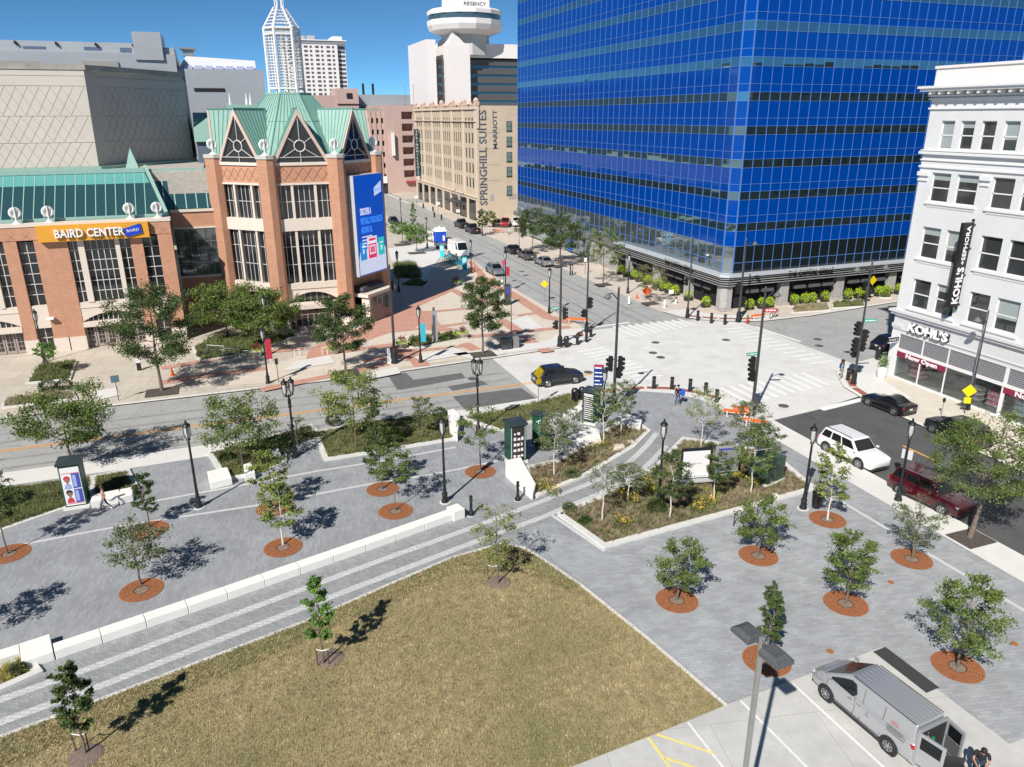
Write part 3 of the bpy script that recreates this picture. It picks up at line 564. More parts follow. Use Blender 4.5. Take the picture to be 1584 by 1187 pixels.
# bay module read off the photograph, repeated to the left (period 10.8 m)
PER = 10.8
pier = MB(); low = MB(); top = MB(); gr = MB(); gl_ = MB(); dr = MB(); arch = MB(); dm = MB(); cw_ = MB()
hallg = mat('hall_glass', (.018, .022, .026), .05, 0, spec=.8)
def win_grid(x0, x1, z0, z1, nx, nz, y=YF+.35, wdt=.07):
    o = part('window', MB().box(x0, x1, y+.05, y+.1, z0, z1), hallg, t); gb = MB()
    for i in range(1, nx): x = x0+(x1-x0)*i/nx; gb.box(x-wdt/2, x+wdt/2, y-.02, y+.049, z0, z1)
    for i in range(1, nz): z = z0+(z1-z0)*i/nz; gb.box(x0, x1, y-.015, y+.048, z-wdt/2, z+wdt/2)
    o = gb.build('glazing_bars', mul, o); o.data.transform(Matrix.Translation((20, -YF, 0)))
for k in range(4):
    o = -PER*k; gl_ = MB(); cw_ = MB()
    for a, b in ((-6.92, -5.6), (-9.44, -8.34), (-16.39+0, -14.92)) if k < 4 else ():
        part('brick_pier', MB().box(a+o, b+o, YF-.0, YF+.9, 1.35, 11.05), brk, t); part('pier_base', MB().box(a+o-.05, b+o+.05, YF-.05, YF+.9, 0, 1.345), crm, t)
    if k < 4:
        win_grid(-8.34+o, -6.92+o, 4.75, 10.85, 2, 6)
        win_grid(-10.42+o, -9.44+o, 4.75, 10.85, 2, 6); win_grid(-13.54+o, -10.83+o, 4.75, 10.85, 5, 6); win_grid(-14.92+o, -14.09+o, 4.75, 10.85, 2, 6)
        for a, b in ((-10.83, -10.42), (-14.09, -13.54)): part('stone_mullion', MB().box(a+o, b+o, YF-.02, YF+.5, 4.7, 10.9), crm, t)
        cw_.box(-14.92+o, -9.44+o, YF+.06, YF+.6, 3.95, 4.72).box(-14.92+o, -9.44+o, YF+.0, YF+.1, 4.15, 4.3)
        cw_.box(-8.34+o, -6.92+o, YF+.1, YF+.8, 2.45, 4.72); gl_.box(-8.3+o, -6.95+o, YF+.5, YF+.6, .3, 2.45); gr.box(-7.66+o, -7.59+o, YF+.42, YF+.5, .3, 2.45).box(-8.3+o, -6.95+o, YF+.43, YF+.49, 1.35, 1.42)
        # segmental arch over the doors
        a0, a1 = -14.92+o, -9.44+o; cx = (a0+a1)/2; hw = (a1-a0)/2; N = 14
        pts = [(a0+(a1-a0)*i/N, 2.75+.85*(1-((i/N-.5)*2)**2)) for i in range(N+1)]
        v = [(x, YF+.05, z) for x, z in pts]+[(x, YF+.05, 3.95) for x, z in pts]+[(x, YF+.5, z) for x, z in pts]
        arch = MB(); arch.add(v, [(i, i+1, N+2+i, N+1+i) for i in range(N)]+[(2*N+2+i, 2*N+3+i, i+1, i) for i in range(N)])
        part('arch', arch, crm, t)
        gl_.box(a0, a1, YF+.45, YF+.5, 2.7, 3.9)
        for i in range(1, 12): x = a0+(a1-a0)*i/12; gr.box(x-.04, x+.04, YF+.38, YF+.449, 2.7, 3.75)
        cw_.box(a0, a1, YF-.05, YF+.6, 2.2, 2.72)
        for i in range(6):
            x = a0+(a1-a0)*i/6; w6 = (a1-a0)/6; part('door', MB().box(x+.03, x+w6-.03, YF+.5, YF+.58, .05, 2.19), mat('door_frame', (.36, .29, .25), .6), t)
            for c in range(2):
                for r in range(4): gl_.box(x+.16+c*(w6-.32)/2+.03, x+.16+(c+1)*(w6-.32)/2-.03, YF+.48, YF+.53, .35+r*.44, .35+r*.44+.36)
    part('window_glazing', gl_, hallg, t); part('cream_stonework', cw_, crm, t)
    for j in range(9):
        x = -5.9-j*1.2+o
        dm.add([(x, YF-.052, 11.1), (x-.6, YF-.052, 11.75), (x-.66, YF-.052, 11.75), (x-.06, YF-.052, 11.1)], [(0, 1, 2, 3)]).add([(x-.6, YF-.053, 11.1), (x, YF-.053, 11.75), (x-.06, YF-.053, 11.75), (x-.66, YF-.053, 11.1)], [(0, 1, 2, 3)])
XL = -49.0
top.box(XL, -5.6, YF-.05, YF+.9, 11.055, 12.3)
part('brick_frieze', top, brk, t); part('diamond_brickwork', dm, dmd, t)
part('window_bars', gr, mul, t)
part('coping', MB().box(XL, -5.5, YF-.12, YF+1.0, 12.3, 12.6), crm, t)
part('inner_wall', MB().box(XL, -5.7, YF+.95, YF+1.2, 0, 12.3), DARK, t)
# glass lean-to roof
def rafters(mb, x0, x1, yb, zb, yt, zt, n, w=.05):
    for i in range(n+1):
        x = x0+(x1-x0)*i/n; mb.add([(x-w, yb, zb+.06), (x+w, yb, zb+.06), (x+w, yt, zt+.06), (x-w, yt, zt+.06), (x-w, yb, zb), (x+w, yb, zb), (x+w, yt, zt), (x-w, yt, zt)], [(0, 1, 2, 3), (0, 4, 5, 1), (1, 5, 6, 2), (3, 7, 4, 0)])
rg = MB().quad((XL, 84.7, 12.75), (-5.9, 84.7, 12.75), (-7.7, 89.5, 16.7), (XL, 89.5, 16.7)); part('glass_roof', rg, tglass, t)
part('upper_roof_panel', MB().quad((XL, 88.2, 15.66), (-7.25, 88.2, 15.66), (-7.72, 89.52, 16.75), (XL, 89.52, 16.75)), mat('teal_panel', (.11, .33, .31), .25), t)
rr = MB(); rafters(rr, XL, -7.75, 84.7, 12.75, 89.5, 16.7, 46, .04); rr.box(XL, -5.9, 84.55, 84.75, 12.6, 12.9).box(XL, -7.6, 89.3, 89.9, 16.65, 17.05)
rr.add([(-5.95, 84.6, 12.7), (-5.65, 84.6, 12.7), (-7.4, 89.7, 17.1), (-7.7, 89.7, 17.1), (-5.95, 84.6, 12.95), (-5.65, 84.6, 12.95), (-7.4, 89.7, 17.35), (-7.7, 89.7, 17.35)], [(4, 5, 6, 7), (0, 1, 5, 4), (1, 2, 6, 5), (3, 0, 4, 7)])
part('roof_frame', rr, copper, t)
part('roof_end', MB().add([(-5.8, 84.7, 12.6), (-7.55, 89.5, 16.7), (-7.55, 89.5, 12.6)], [(0, 1, 2)]), copper_d, t)
part('flat_roof', MB().box(XL, -2.0, 89.6, 110, 15.6, 16.7).box(-5.6, 0, 88.95, 96, 12, 16.6), mat('gravel_roof', (.42, .39, .35), .95, var=.2, vs=4), t)
py = MB().add([(-9.7, 92, 16.7), (-8.3, 92, 16.7), (-8.3, 93.4, 16.7), (-9.7, 93.4, 16.7), (-9, 92.7, 19.0)], [(0, 1, 4), (1, 2, 4), (2, 3, 4), (3, 0, 4)]); part('pyramid_rooflight', py, copper, t)
# recessed link
part('link_wall', MB().box(-5.6, -.6, 88, 88.3, 11.0, 12.6), brk, t); part('link_wall', MB().box(-5.6, -.6, 87.95, 88.3, 0, 5.6), brk, t); part('link_coping', MB().box(-5.7, -.5, 87.85, 88.35, 12.6, 12.85).box(-5.6, -.6, 87.9, 88.3, 5.6, 5.8).box(-5.6, -.6, 87.9, 88.3, 10.85, 11.0), crm, t)
part('link_glass', MB().box(-5.6, -.6, 88.1, 88.2, 5.8, 10.85), mat('mirror_dark', (.16, .18, .18), .04, .7), t)
lg = MB()
for i in range(8): lg.box(-5.6+i*.7, -5.55+i*.7, 88.03, 88.099, 5.8, 10.85)
for i in range(5): lg.box(-5.6, -.6, 88.04, 88.098, 5.8+i*1.2, 5.85+i*1.2)
part('link_bars', lg, mat('dull_bar', (.2, .2, .2), .6), t)
part('link_roof_glass', MB().quad((-7.6, 88.2, 12.9), (-.8, 88.2, 12.9), (-.8, 90.0, 16.5), (-7.6, 90.0, 16.5)), tglass, t)
lr = MB(); rafters(lr, -7.2, -.9, 88.2, 12.9, 90.0, 16.5, 6); lr.box(-7.4, -.8, 89.9, 90.3, 16.45, 16.9); part('link_rafters', lr, copper, t)
disk_m = mat('finial_white', (.72, .72, .70), .5)
def finial(p, x, y, z, r=.5):
    f = MB().lathe([(.55, 0), (.12, .3), (.07, .5)], 8, (x, y, z)); f.torus((x, y, z+1.05), r*.82, .14, (.3, -1, 0), 16, 6).disc((x, y, z+1.05), r*.75, (.3, -1, 0), 16, .05)
    f.box(x-.05, x+.05, y-.2, y+.1, z+.5, z+1.6); part('roof_finial', f, disk_m, p, smooth=True)
for x in (-16.1, -9.1, -6.6): finial(t, x, YF+.4, 12.55)
for x in (-29.6, -26.9, -18.8): finial(t, x, YF+.4, 12.55)
# sign
ora = mat('sign_orange', (.68, .32, .03), .5); part('sign_board', MB().box(-17.2, -7.55, YF-.55, YF-.12, 10.86, 12.38), ora, t)
text('lettering', 'BAIRD CENTER', 1.08, lw_, (-15.75, YF-.72, 11.25), 'S', t, .1, bold=.02, width=6.0)
lg2 = MB().add([(-9.55, YF-.7, 11.0), (-8.15, YF-.7, 11.35), (-8.25, YF-.7, 12.25), (-9.75, YF-.7, 11.8), (-9.55, YF-.56, 11.0), (-8.15, YF-.56, 11.35), (-8.25, YF-.56, 12.25), (-9.75, YF-.56, 11.8)], [(0, 1, 2, 3), (0, 4, 5, 1), (1, 5, 6, 2), (2, 6, 7, 3), (3, 7, 4, 0)])
part('logo_panel', lg2, mat('logo_blue', (.01, .05, .5), .4), t); text('lettering', 'BAIRD', .38, lw_, (-9.5, YF-.73, 11.45), 'S', t, .02, width=1.1, spin=rad(6))
part('wall_lamp', MB().box(-17.9, -17.3, YF-.5, YF-.1, 3.35, 3.55), WHITE, t)
# ---------------------------------------------------------------- entrance tower
t = thing('entrance_tower', 'octagonal brick entrance tower with green copper gables and white lattice spire', 'tower', (7.7, 91.95, 0))
CX, CY, S_ = 7.7, 91.95, 7.0
Rr = S_/2/math.sin(rad(22.5))
V = [(CX+Rr*math.cos(rad(-112.5+45*i)), CY+Rr*math.sin(rad(-112.5+45*i))) for i in range(8)]  # 0:P2 1:P3 2:P4 .. 7:P1
def facexf(i):
    a = Vector((*V[i], 0)); b = Vector((*V[(i+1) % 8], 0)); d = (b-a).normalized(); n = Vector((d.y, -d.x, 0))
    return Matrix(((d.x, n.x, 0, a.x), (d.y, n.y, 0, a.y), (0, 0, 1, 0), (0, 0, 0, 1)))   # local: x along the face, y outwards, z up
wb = MB(); cs = MB(); tg = MB(); tb_ = MB(); td = MB(); tin = MB()
for i in (7, 0, 1, 2):
    M = facexf(i); L_ = S_
    def bx(mb, *a):
        o = len(mb.v); mb.box(*a); mb.v[o:] = [tuple(M @ Vector(p)) for p in mb.v[o:]]
    bx(wb, .5, L_-.5, -.6, -.02, 15.55, 17.3); bx(cs, .4, L_-.4, -.6, .12, 17.3, 17.6); bx(cs, .6, L_-.6, -.5, .1, 15.35, 15.55)
    bx(cs, .6, L_-.6, -.5, .12, 10.65, 11.9)
    for j in range(6):
        x = .7+j*.95
        for s in (0, 1):
            q = [(x+.93*s, 0.003+.001*s, 15.75), (x+.93*(1-s), 0.003+.001*s, 17.05), (x+.93*(1-s)+.07, .003+.001*s, 17.05), (x+.93*s+.07, .003+.001*s, 15.75)]
            td.add([M @ Vector(p) for p in q], [(0, 1, 2, 3)])
    if i == 1: bx(wb, .5, L_-.5, -.6, -.02, 4.0, 15.35); continue
    q9 = MB(); bx(q9, .6, L_-.6, -.42, -.38, 5.1, 15.35); part('tower_window', q9, hallg, t)
    if i == 2: continue
    bx(cs, .6, L_-.6, -.5, .1, 4.4, 5.05)
    for a in (2.2, 4.55): bx(cs, a, a+.25, -.42, .02, 5.05, 15.35)
    for a in (1.15, 1.68, 2.95, 3.5, 4.05, 5.3, 5.85): bx(tb_, a, a+.06, -.38, -.30, 5.05, 15.35)
    for z in (7.0, 8.9, 13.6): bx(tb_, .6, L_-.6, -.379, -.31, z, z+.06)
    # arch and ground floor
    N = 14; pts = [(.7+(L_-1.4)*k/N, 2.9+1.1*(1-((k/N-.5)*2)**2)) for k in range(N+1)]
    v = [M @ Vector((x, 0, z)) for x, z in pts]+[M @ Vector((x, 0, 4.4)) for x, z in pts]+[M @ Vector((x, -.5, z)) for x, z in pts]
    cs.add(v, [(k, k+1, N+2+k, N+1+k) for k in range(N)]+[(2*N+2+k, 2*N+3+k, k+1, k) for k in range(N)])
    bx(tg, .6, L_-.6, -.5, -.45, 0, 4.3)
    for a in range(1, 9): bx(tb_, .6+a*.65, .64+a*.65, -.44, -.38, 2.5, 4.0)
    if i == 0:
        bx(cs, .3, L_-.6, .0, 1.5, 2.45, 2.95); bx(tin, 1.2, 1.35, 1.2, 1.4, 0, 2.45); bx(tin, 5.2, 5.35, 1.2, 1.4, 0, 2.45); bx(tg, 1.3, 5.2, .9, .95, .1, 2.4)
        for a in range(7): bx(tin, 1.3+a*.63, 1.38+a*.63, .95, 1.02, .05, 2.44)
        bx(tin, 1.3, 5.2, .951, 1.021, 1.75, 1.83); bx(tin, 1.35, 5.15, .952, 1.0, .05, .5)
    else: bx(cs, .6, L_-.6, -.48, .05, 0, 2.4)
part('brick_band', wb, brk, t); part('cream_band', cs, crm, t); part('tower_glass', tg, mat('hall_glass', (0, 0, 0)), t); part('glazing_bars', tb_, mul, t); part('diamond_pattern', td, dmd, t); part('entrance_frame', tin, mat('door_frame', (0, 0, 0)), t)
part('inner_core', MB().prism([(CX+(Rr-1.2)*math.cos(rad(-112.5+45*i)), CY+(Rr-1.2)*math.sin(rad(-112.5+45*i))) for i in range(8)], 0, 17.2), DARK, t)
part('tower_body', MB().prism([V[3], V[4], V[5], V[6], (V[7][0]+.3, V[7][1]+.3), (CX, CY)], 0, 17.2), brk, t)
for i in (7, 0, 1, 2, 3):
    x, y = V[i]; a = rad(-112.5+45*i); r = .92
    pp = [(x+r*math.cos(a+rad(d)), y+r*math.sin(a+rad(d))) for d in (-67.5, -22.5, 22.5, 67.5, 112.5, 157.5, 202.5, 247.5)]
    part('pillar', MB().prism(pp, 1.3, 18.0), brk, t); part('pillar_base', MB().prism([(x+(q[0]-x)*1.04, y+(q[1]-y)*1.04) for q in pp], 0, 1.3), crm, t)
    part('pillar_cap', MB().prism([(x+(q[0]-x)*1.1, y+(q[1]-y)*1.1) for q in pp], 18.0, 18.35), mat('cap_grey', (.50, .49, .46), .8), t); finial(t, x, y, 18.3, .52)
# copper roof: hip + gables
def seams(A, B, Cc, D, n, mb, h=.05):
    """standing seams running from edge AB up to edge DC"""
    A, B, Cc, D = map(Vector, (A, B, Cc, D)); nn = (B-A).cross(D-A).normalized()
    for k in range(1, n):
        p = A+(B-A)*k/n; q = D+(Cc-D)*k/n
        if (q-p).length < .05: continue
        s = (B-A).normalized()*.028; mb.add([p-s-nn*h, p+s-nn*h, q+s-nn*h, q-s-nn*h, p-s+nn*h, p+s+nn*h, q+s+nn*h, q-s+nn*h], [(4, 5, 6, 7), (3, 2, 1, 0), (0, 1, 5, 4), (2, 3, 7, 6), (3, 0, 4, 7), (1, 2, 6, 5)])
rf = MB(); sm = MB(); R1 = Rr-.7; R2 = 2.55; Z1, Z2 = 17.4, 24.35
def rv(R, i, z): a = rad(-112.5+45*i); return (CX+R*math.cos(a), CY+R*math.sin(a), z)
for i in range(8):
    A, B, Cc, D = rv(R1, i, Z1), rv(R1, i+1, Z1), rv(R2, i+1, Z2), rv(R2, i, Z2); rf.quad(A, B, Cc, D); seams(A, B, Cc, D, 9, sm)
    Am, Bm = Vector(A).lerp(D, .6), Vector(B).lerp(Cc, .6); sm.tube([Am, Bm], .05, 4); sm.tube([A, D], .09, 5)
rf.prism([rv(R2+.1, i, 0)[:2] for i in range(8)], Z2-.05, Z2+.15)
gf = MB(); gw = MB(); gg = MB()
for i in (6, 7, 0, 1, 2):
    M = facexf(i); mid = S_/2; hw = 2.75; zb, za = 17.45, 22.45; dp = 4.6
    P = lambda x, y, z: tuple(M @ Vector((x, y, z)))
    A, B, Cc, D = P(mid-hw-.25, -.05, zb-.1), P(mid, -.05, za+.35), P(mid, -dp, za+.35), P(mid-hw-.25, -dp+2.6, zb-.1)
    rf.add([A, B, Cc, D], [(0, 1, 2, 3)]); seams(A, D, Cc, B, 9, sm)
    A2, D2 = P(mid+hw+.25, -.05, zb-.1), P(mid+hw+.25, -dp+2.6, zb-.1)
    rf.add([A2, B, Cc, D2], [(0, 1, 2, 3)]); seams(D2, A2, B, Cc, 9, sm)
    for s in (-1, 1): gf.add([P(mid+s*(hw+.25), .1, zb-.1), P(mid, .1, za+.35), P(mid, .1, za-.25), P(mid+s*(hw-.1), .1, zb-.1), P(mid+s*(hw+.25), -.15, zb-.1), P(mid, -.15, za+.35), P(mid, -.15, za-.25), P(mid+s*(hw-.1), -.15, zb-.1)], [(0, 1, 2, 3), (3, 2, 6, 7), (0, 4, 5, 1)])
    sm.tube([P(mid, .1, za+.4), P(mid, -dp, za+.4)], .1, 4)
    gg.add([P(mid-hw, -.1, zb), P(mid+hw, -.1, zb), P(mid, -.1, za-.1)], [(0, 1, 2)])
    zc = zb+1.75; cc = Vector(P(mid, -.02, zc)); nn = (M.to_3x3() @ Vector((0, 1, 0)))
    gw.torus(cc, .55, .07, nn, 18, 5)
    for dx, dz in ((0, 1), (.82, .57), (-.82, .57), (.85, -.52), (-.85, -.52), (0, -1)):
        e = 1.0
        for _ in range(40):
            x = mid+dx*(.55+e*.1); z = zc+dz*(.55+e*.1)
            if z < zb+.65 or abs(x-mid) > hw*(za-z)/(za-zb)-.05: break
            e += 1
        gw.tube([P(mid+dx*.55, -.02, zc+dz*.55), P(x, -.02, z)], .045, 4)
    gw.tube([P(mid-hw+.4, -.02, zb+.65), P(mid+hw-.4, -.02, zb+.65)], .045, 4); gw.tube([P(mid, -.02, zb+.65), P(mid, -.02, zb)], .045, 4); gw.tube([P(mid-hw+.15, 0, zb+.08), P(mid+hw-.15, 0, zb+.08)], .1, 4)
part('copper_roof', rf, copper, t); part('roof_seams', sm, copper_d, t); part('gable_trim', gf, stone, t); part('gable_glass', gg, mat('gable_glass', (.02, .024, .026), .05, 0, spec=.8), t); part('gable_tracery', gw, mul, t)
# lattice spire
sp_ = MB(); wsm = mat('lattice_white', (.72, .71, .70), .5); n6 = 6; rb = 1.82; z0, z1, z2 = Z2+.1, 31.0, 33.0
def lv_(R, i, z, n=n6): a = rad(-90+360/n*(i+.5)); return Vector((CX+R*math.cos(a), CY+R*math.sin(a), z))
for i in range(n6):
    sp_.tube([lv_(rb, i, z0), lv_(rb, i, z1)], .16, 5); sp_.tube([lv_(rb, i, z1), lv_(.55, i, z2)], .1, 5); sp_.tube([lv_(.45, i, z2), lv_(.38, i, 40)], .07, 4)
    for f in (.36, .64): a = lv_(rb-.05, i, z0+.8).lerp(lv_(rb-.05, i+1, z0+.8), f); sp_.tube([a, a+Vector((0, 0, z1-z0-1.6))], .045, 4)
    for k in range(19): z = z0+.8+k*.295; sp_.tube([lv_(rb-.05, i, z), lv_(rb-.05, i+1, z)], .04, 4)
    for z in (z0+.5, z1-.05, z1-.65): sp_.tube([lv_(rb, i, z), lv_(rb, i+1, z)], .14, 4)
    for k in range(1, 6): R = rb+(.55-rb)*k/6; z = z1+(z2-z1)*k/6; sp_.tube([lv_(R, i, z), lv_(R, i+1, z)], .05, 4)
sp_.tube([(CX, CY, z0), (CX, CY, z1)], .25, 6).prism([lv_(rb-.1, i, 0)[:2] for i in range(n6)], z1-.12, z1-.02)
part('lattice_spire', sp_, wsm, t)
# led screen on the east-facing side
M = facexf(1)
def bx(mb, *a):
    o = len(mb.v); mb.box(*a); mb.v[o:] = [tuple(M @ Vector(p)) for p in mb.v[o:]]; return mb
sc = thing('led_screen', 'large blue video screen with pale side panels hung on the brick tower', 'screen', tuple(M @ Vector((3.5, .6, 5.2))))
part('cabinet', bx(MB(), .95, 6.35, .05, 1.35, 5.25, 16.1), mat('cabinet_grey', (.45, .46, .46), .5, brick=('w', 1.6, 1.35, .015, .6, .01)), sc)
def scr(name, x0, x1, z0, z1, c, d=0):
    e = mat('screen_'+name, c, .4, emit=.55); return part('screen_area', bx(MB(), x0, x1, 1.352+d, 1.36+d, z0, z1), e, sc)
scr('blue', 1.0, 6.3, 5.3, 16.05, (.0, .07, .45))
pw = MB(); pw.add([M @ Vector(p) for p in ((1.05, 1.375, 5.4), (6.25, 1.375, 5.4), (6.25, 1.375, 7.9), (5.0, 1.375, 8.6), (1.3, 1.375, 7.9), (1.05, 1.375, 7.1))], [tuple(range(6))]); part('screen_area', pw, mat('screen_white', (.62, .68, .85), .4, emit=.5), sc)
scr('cyan1', 1.35, 2.5, 7.0, 9.0, (.01, .25, .6), .03); scr('white2', 2.7, 4.6, 6.9, 9.4, (.75, .7, .78), .032); scr('pink', 2.85, 4.4, 7.0, 8.6, (.75, .02, .12), .045); scr('teal', 4.8, 6.0, 7.1, 9.1, (.02, .5, .5), .03); scr('white3', 3.05, 4.2, 7.45, 8.45, (.8, .75, .8), .055)
lgp = MB(); lgp.add([M @ Vector(p) for p in ((4.6, 1.38, 13.7), (6.0, 1.38, 14.1), (6.0, 1.38, 15.3), (4.6, 1.38, 14.6))], [(0, 1, 2, 3)]); part('screen_area', lgp, mat('screen_white', (.7, .7, .7)), sc)
Mt = M.to_3x3().to_4x4() @ Matrix(((1, 0, 0, 0), (0, 0, 1, 0), (0, 1, 0, 0), (0, 0, 0, 1)))
def stx(s, x, z, size, m_, wd=None, b=0): return text('screen_text', s, size, m_, M @ Vector((x, 1.41, z)), Mt, sc, .004, width=wd, bold=b)
ew = mat('screen_txt_w', (.8, .82, .9), .4, emit=.5); ec = mat('screen_txt_c', (.05, .28, .8), .4, emit=.6)
stx('DISCOVER A', 1.75, 11.9, 1.0, ew, 2.0, .03); stx('VIRTUALLY RESOURCED', 1.7, 10.9, .95, ec, 4.2, .03); stx('AROUND ALL', 1.75, 9.95, .95, ec, 2.1, .03)
q = MB()
for k, wd9 in enumerate((1.9, 1.3, 2.5, 1.1)): bx(q, 1.8, 1.8+wd9, 1.405, 1.41, 9.45-k*.36, 9.57-k*.36)
for a, b in ((1.65, 2.2), (5.1, 5.7)): bx(q, a, b, 1.405, 1.41, 8.45, 8.6); bx(q, a+.15, b-.15, 1.405, 1.41, 7.7, 8.2)
part('screen_lines', q, ew, sc); stx('BAIRD', 4.75, 14.25, .4, ec, 1.1)
q = MB(); bx(q, 3.0, 4.3, 1.412, 1.418, 8.95, 9.2); bx(q, 3.2, 3.45, 1.412, 1.418, 7.6, 8.3); bx(q, 3.5, 3.75, 1.412, 1.418, 7.6, 8.3); bx(q, 3.8, 4.05, 1.412, 1.418, 7.6, 8.3); part('screen_lines', q, mat('screen_pink', (0, 0, 0)), sc)
# canopy building under the screen
part('portico', bx(bx(MB(), 1.2, 1.5, 1.2, 2.2, 0, 3.0), .9, 6.4, -.3, 2.3, 3.0, 3.35), crm, t)
part('portico_screen', bx(MB(), 1.5, 5.9, 2.0, 2.15, .05, 2.99), mat('tan_panels', (.34, .24, .20), .7, brick=('w', .7, 2.2, .03, .5, .08)), t)
part('portico_glass', bx(MB(), 1.7, 5.7, 2.16, 2.19, 1.9, 2.8), mat('hall_glass', (0, 0, 0)), t)
pwn = MB()
for k in range(5): bx(pwn, 1.68+k*1.0, 1.76+k*1.0, 2.191, 2.21, 1.88, 2.82)
part('portico_bars', pwn, mul, t)
part('arch_canopy', bx(MB(), 1.3, 5.7, -.1, 1.4, 3.36, 4.0), mat('canopy_dark', (.06, .06, .065), .6), t, bevel=.3)
# ---------------------------------------------------------------- tan theatre block
tanm = mat('tan_panel', (.50, .46, .41), .8, var=.05, vs=.3); 
t = thing('theatre_block', 'tan diamond patterned windowless block behind the green glass roof', 'building', (-12.9, 97, 0))
part('body', MB().add([(-45, 96.2, 16.6), (-12.7, 96.2, 16.6), (-11.9, 97.7, 16.6), (-3.3, 109.0, 16.6), (-3.3, 125, 16.6), (-45, 125, 16.6), (-45, 97, 26.8), (-12.6, 97, 26.8), (-11.8, 98.5, 26.8), (-3.5, 109.4, 26.8), (-3.5, 125, 26.8), (-45, 125, 26.8)],
     [(0, 1, 7, 6), (1, 2, 8, 7), (2, 3, 9, 8), (3, 4, 10, 9), (4, 5, 11, 10), (5, 0, 6, 11), (6, 7, 8, 9, 10, 11)]), tanm, t)
jl = MB()
def on(A, B, u, z, off=.02):  # point on a slightly battered face
    z_ = z; f = (z_-16.6)/10.2; a = Vector(A[0]).lerp(Vector(A[1]), f); b = Vector(B[0]).lerp(Vector(B[1]), f); d = (b-a); n = Vector((d.y, -d.x, 0)).normalized(); p = a+d*u+n*off; p.z = z_; return p
for A, B, W_ in ((((-45, 96.2, 0), (-45, 97, 0)), ((-12.7, 96.2, 0), (-12.6, 97, 0)), 32.3), (((-11.9, 97.7, 0), (-11.8, 98.5, 0)), ((-3.3, 109.0, 0), (-3.5, 109.4, 0)), 14.1)):
    for z in (17.0, 19.5, 22.2, 25.2, 26.2):
        jl.tube([on(A, B, 0, z), on(A, B, 1, z)], .018, 3)
    nn = int(W_/1.05)
    for row in range(3):
        za, zb = (17.0, 19.6, 22.3)[row], (19.5, 22.2, 25.1)[row]
        for k in range(-2, nn+2):
            for s in (1, -1):
                u0 = (k*1.05)/W_; u1 = (k*1.05+s*1.6)/W_
                if 0 <= min(u0, u1) and max(u0, u1) <= 1: jl.tube([on(A, B, u0, za), on(A, B, u1, zb)], .011, 3)
part('panel_joints', jl, mat('joint', (.30, .27, .23), .9), t)
part('gutter', MB().band([(-45, 95.9), (-12.5, 95.9), (-11.2, 97.1), (-3.1, 108.7)], .5, 16.72, 17.0), copper, t)
part('parapet', MB().band([(-45, 97.1), (-12.5, 97.1), (-11.2, 98.3), (-3.6, 109.3), (-3.6, 124)], .4, 26.8, 27.3), mat('dirty_stone', (.34, .32, .28), .9, var=.25, vs=.6), t)
# ---------------------------------------------------------------- grey metal halls behind
gm = mat('grey_cladding', (.36, .385, .41), .45, .15, var=.04, vs=.2, brick=('w', 6, 1.4, .02, .8, .02)); lgm = mat('pale_cladding', (.6, .61, .62), .5, var=.03, vs=.3)
t = thing('exhibition_hall', 'long grey metal clad hall with a raised stair tower behind the tan block', 'building', (-10, 140, 0))
b_ = MB().prism([(-60, 139), (-4.9, 140), (-4.9, 330), (-60, 330)], 14, 31.4).box(-60, -10.7, 141.5, 170, 31.4, 33.0).box(-10.7, -6.6, 139.6, 150, 30.5, 34.5).box(-6.59, -4.95, 140.5, 150, 30.4, 32.4)
part('body', b_, gm, t)
part('louvre_panel', MB().box(-18.3+.0, -13.2, 139.6, 139.75, 28.8, 30.2).box(-45, -23.8, 139.2, 139.3, 29.0, 30.0), mat('louvre_brown', (.30, .28, .26), .6), t)
part('clerestory', MB().box(-26, -23, 141.42, 141.48, 31.9, 32.2).box(-17.8, -15.4, 141.42, 141.48, 31.9, 32.3).box(-12.8, -11.2, 141.42, 141.48, 31.7, 32.3), mat('clerestory_glass', (.14, .17, .25), .2, .3), t)
for x in (-27, -21.6, -16.2, -11.0): part('roof_vent', MB().box(x, x+.25, 141.2, 141.45, 32.5, 32.9).box(x+.25, x+.5, 141.2, 141.45, 32.3, 32.6), DARK, t)
t = thing('annex_hall', 'lower grey hall with white roof monitor left of the lattice spire', 'building', (0, 142, 0))
part('body', MB().prism([(-4.85, 141), (8.3, 141), (8.3, 330), (-4.85, 330)], 12, 29.4), gm, t)
mo = MB().add([(-4.8, 142.4, 29.4), (7.2, 142.4, 29.4), (7.2, 170, 29.4), (-4.8, 170, 29.4), (-3.4, 143.2, 31.4), (7.2, 143.2, 30.9), (7.2, 170, 30.9), (-3.4, 170, 31.4)], [(0, 1, 5, 4), (1, 2, 6, 5), (2, 3, 7, 6), (3, 0, 4, 7), (4, 5, 6, 7)]); part('roof_monitor', mo, lgm, t)
ru = MB()
for k in range(7): ru.box(-3.9+k*1.6, -2.7+k*1.6, 142.1, 142.38, 29.45, 29.95)
part('rooflight', ru, mat('rooflight_lilac', (.42, .44, .62), .3), t); part('strip_window', MB().box(-2.8, 1.9, 140.9, 140.96, 26.0, 26.5), DARK, t)
part('roof_unit', MB().box(-3.9, -2.2, 146, 148, 31.6, 32.6).box(-4.3, -1.8, 145.6, 148.4, 32.6, 32.9), GREYM, t)
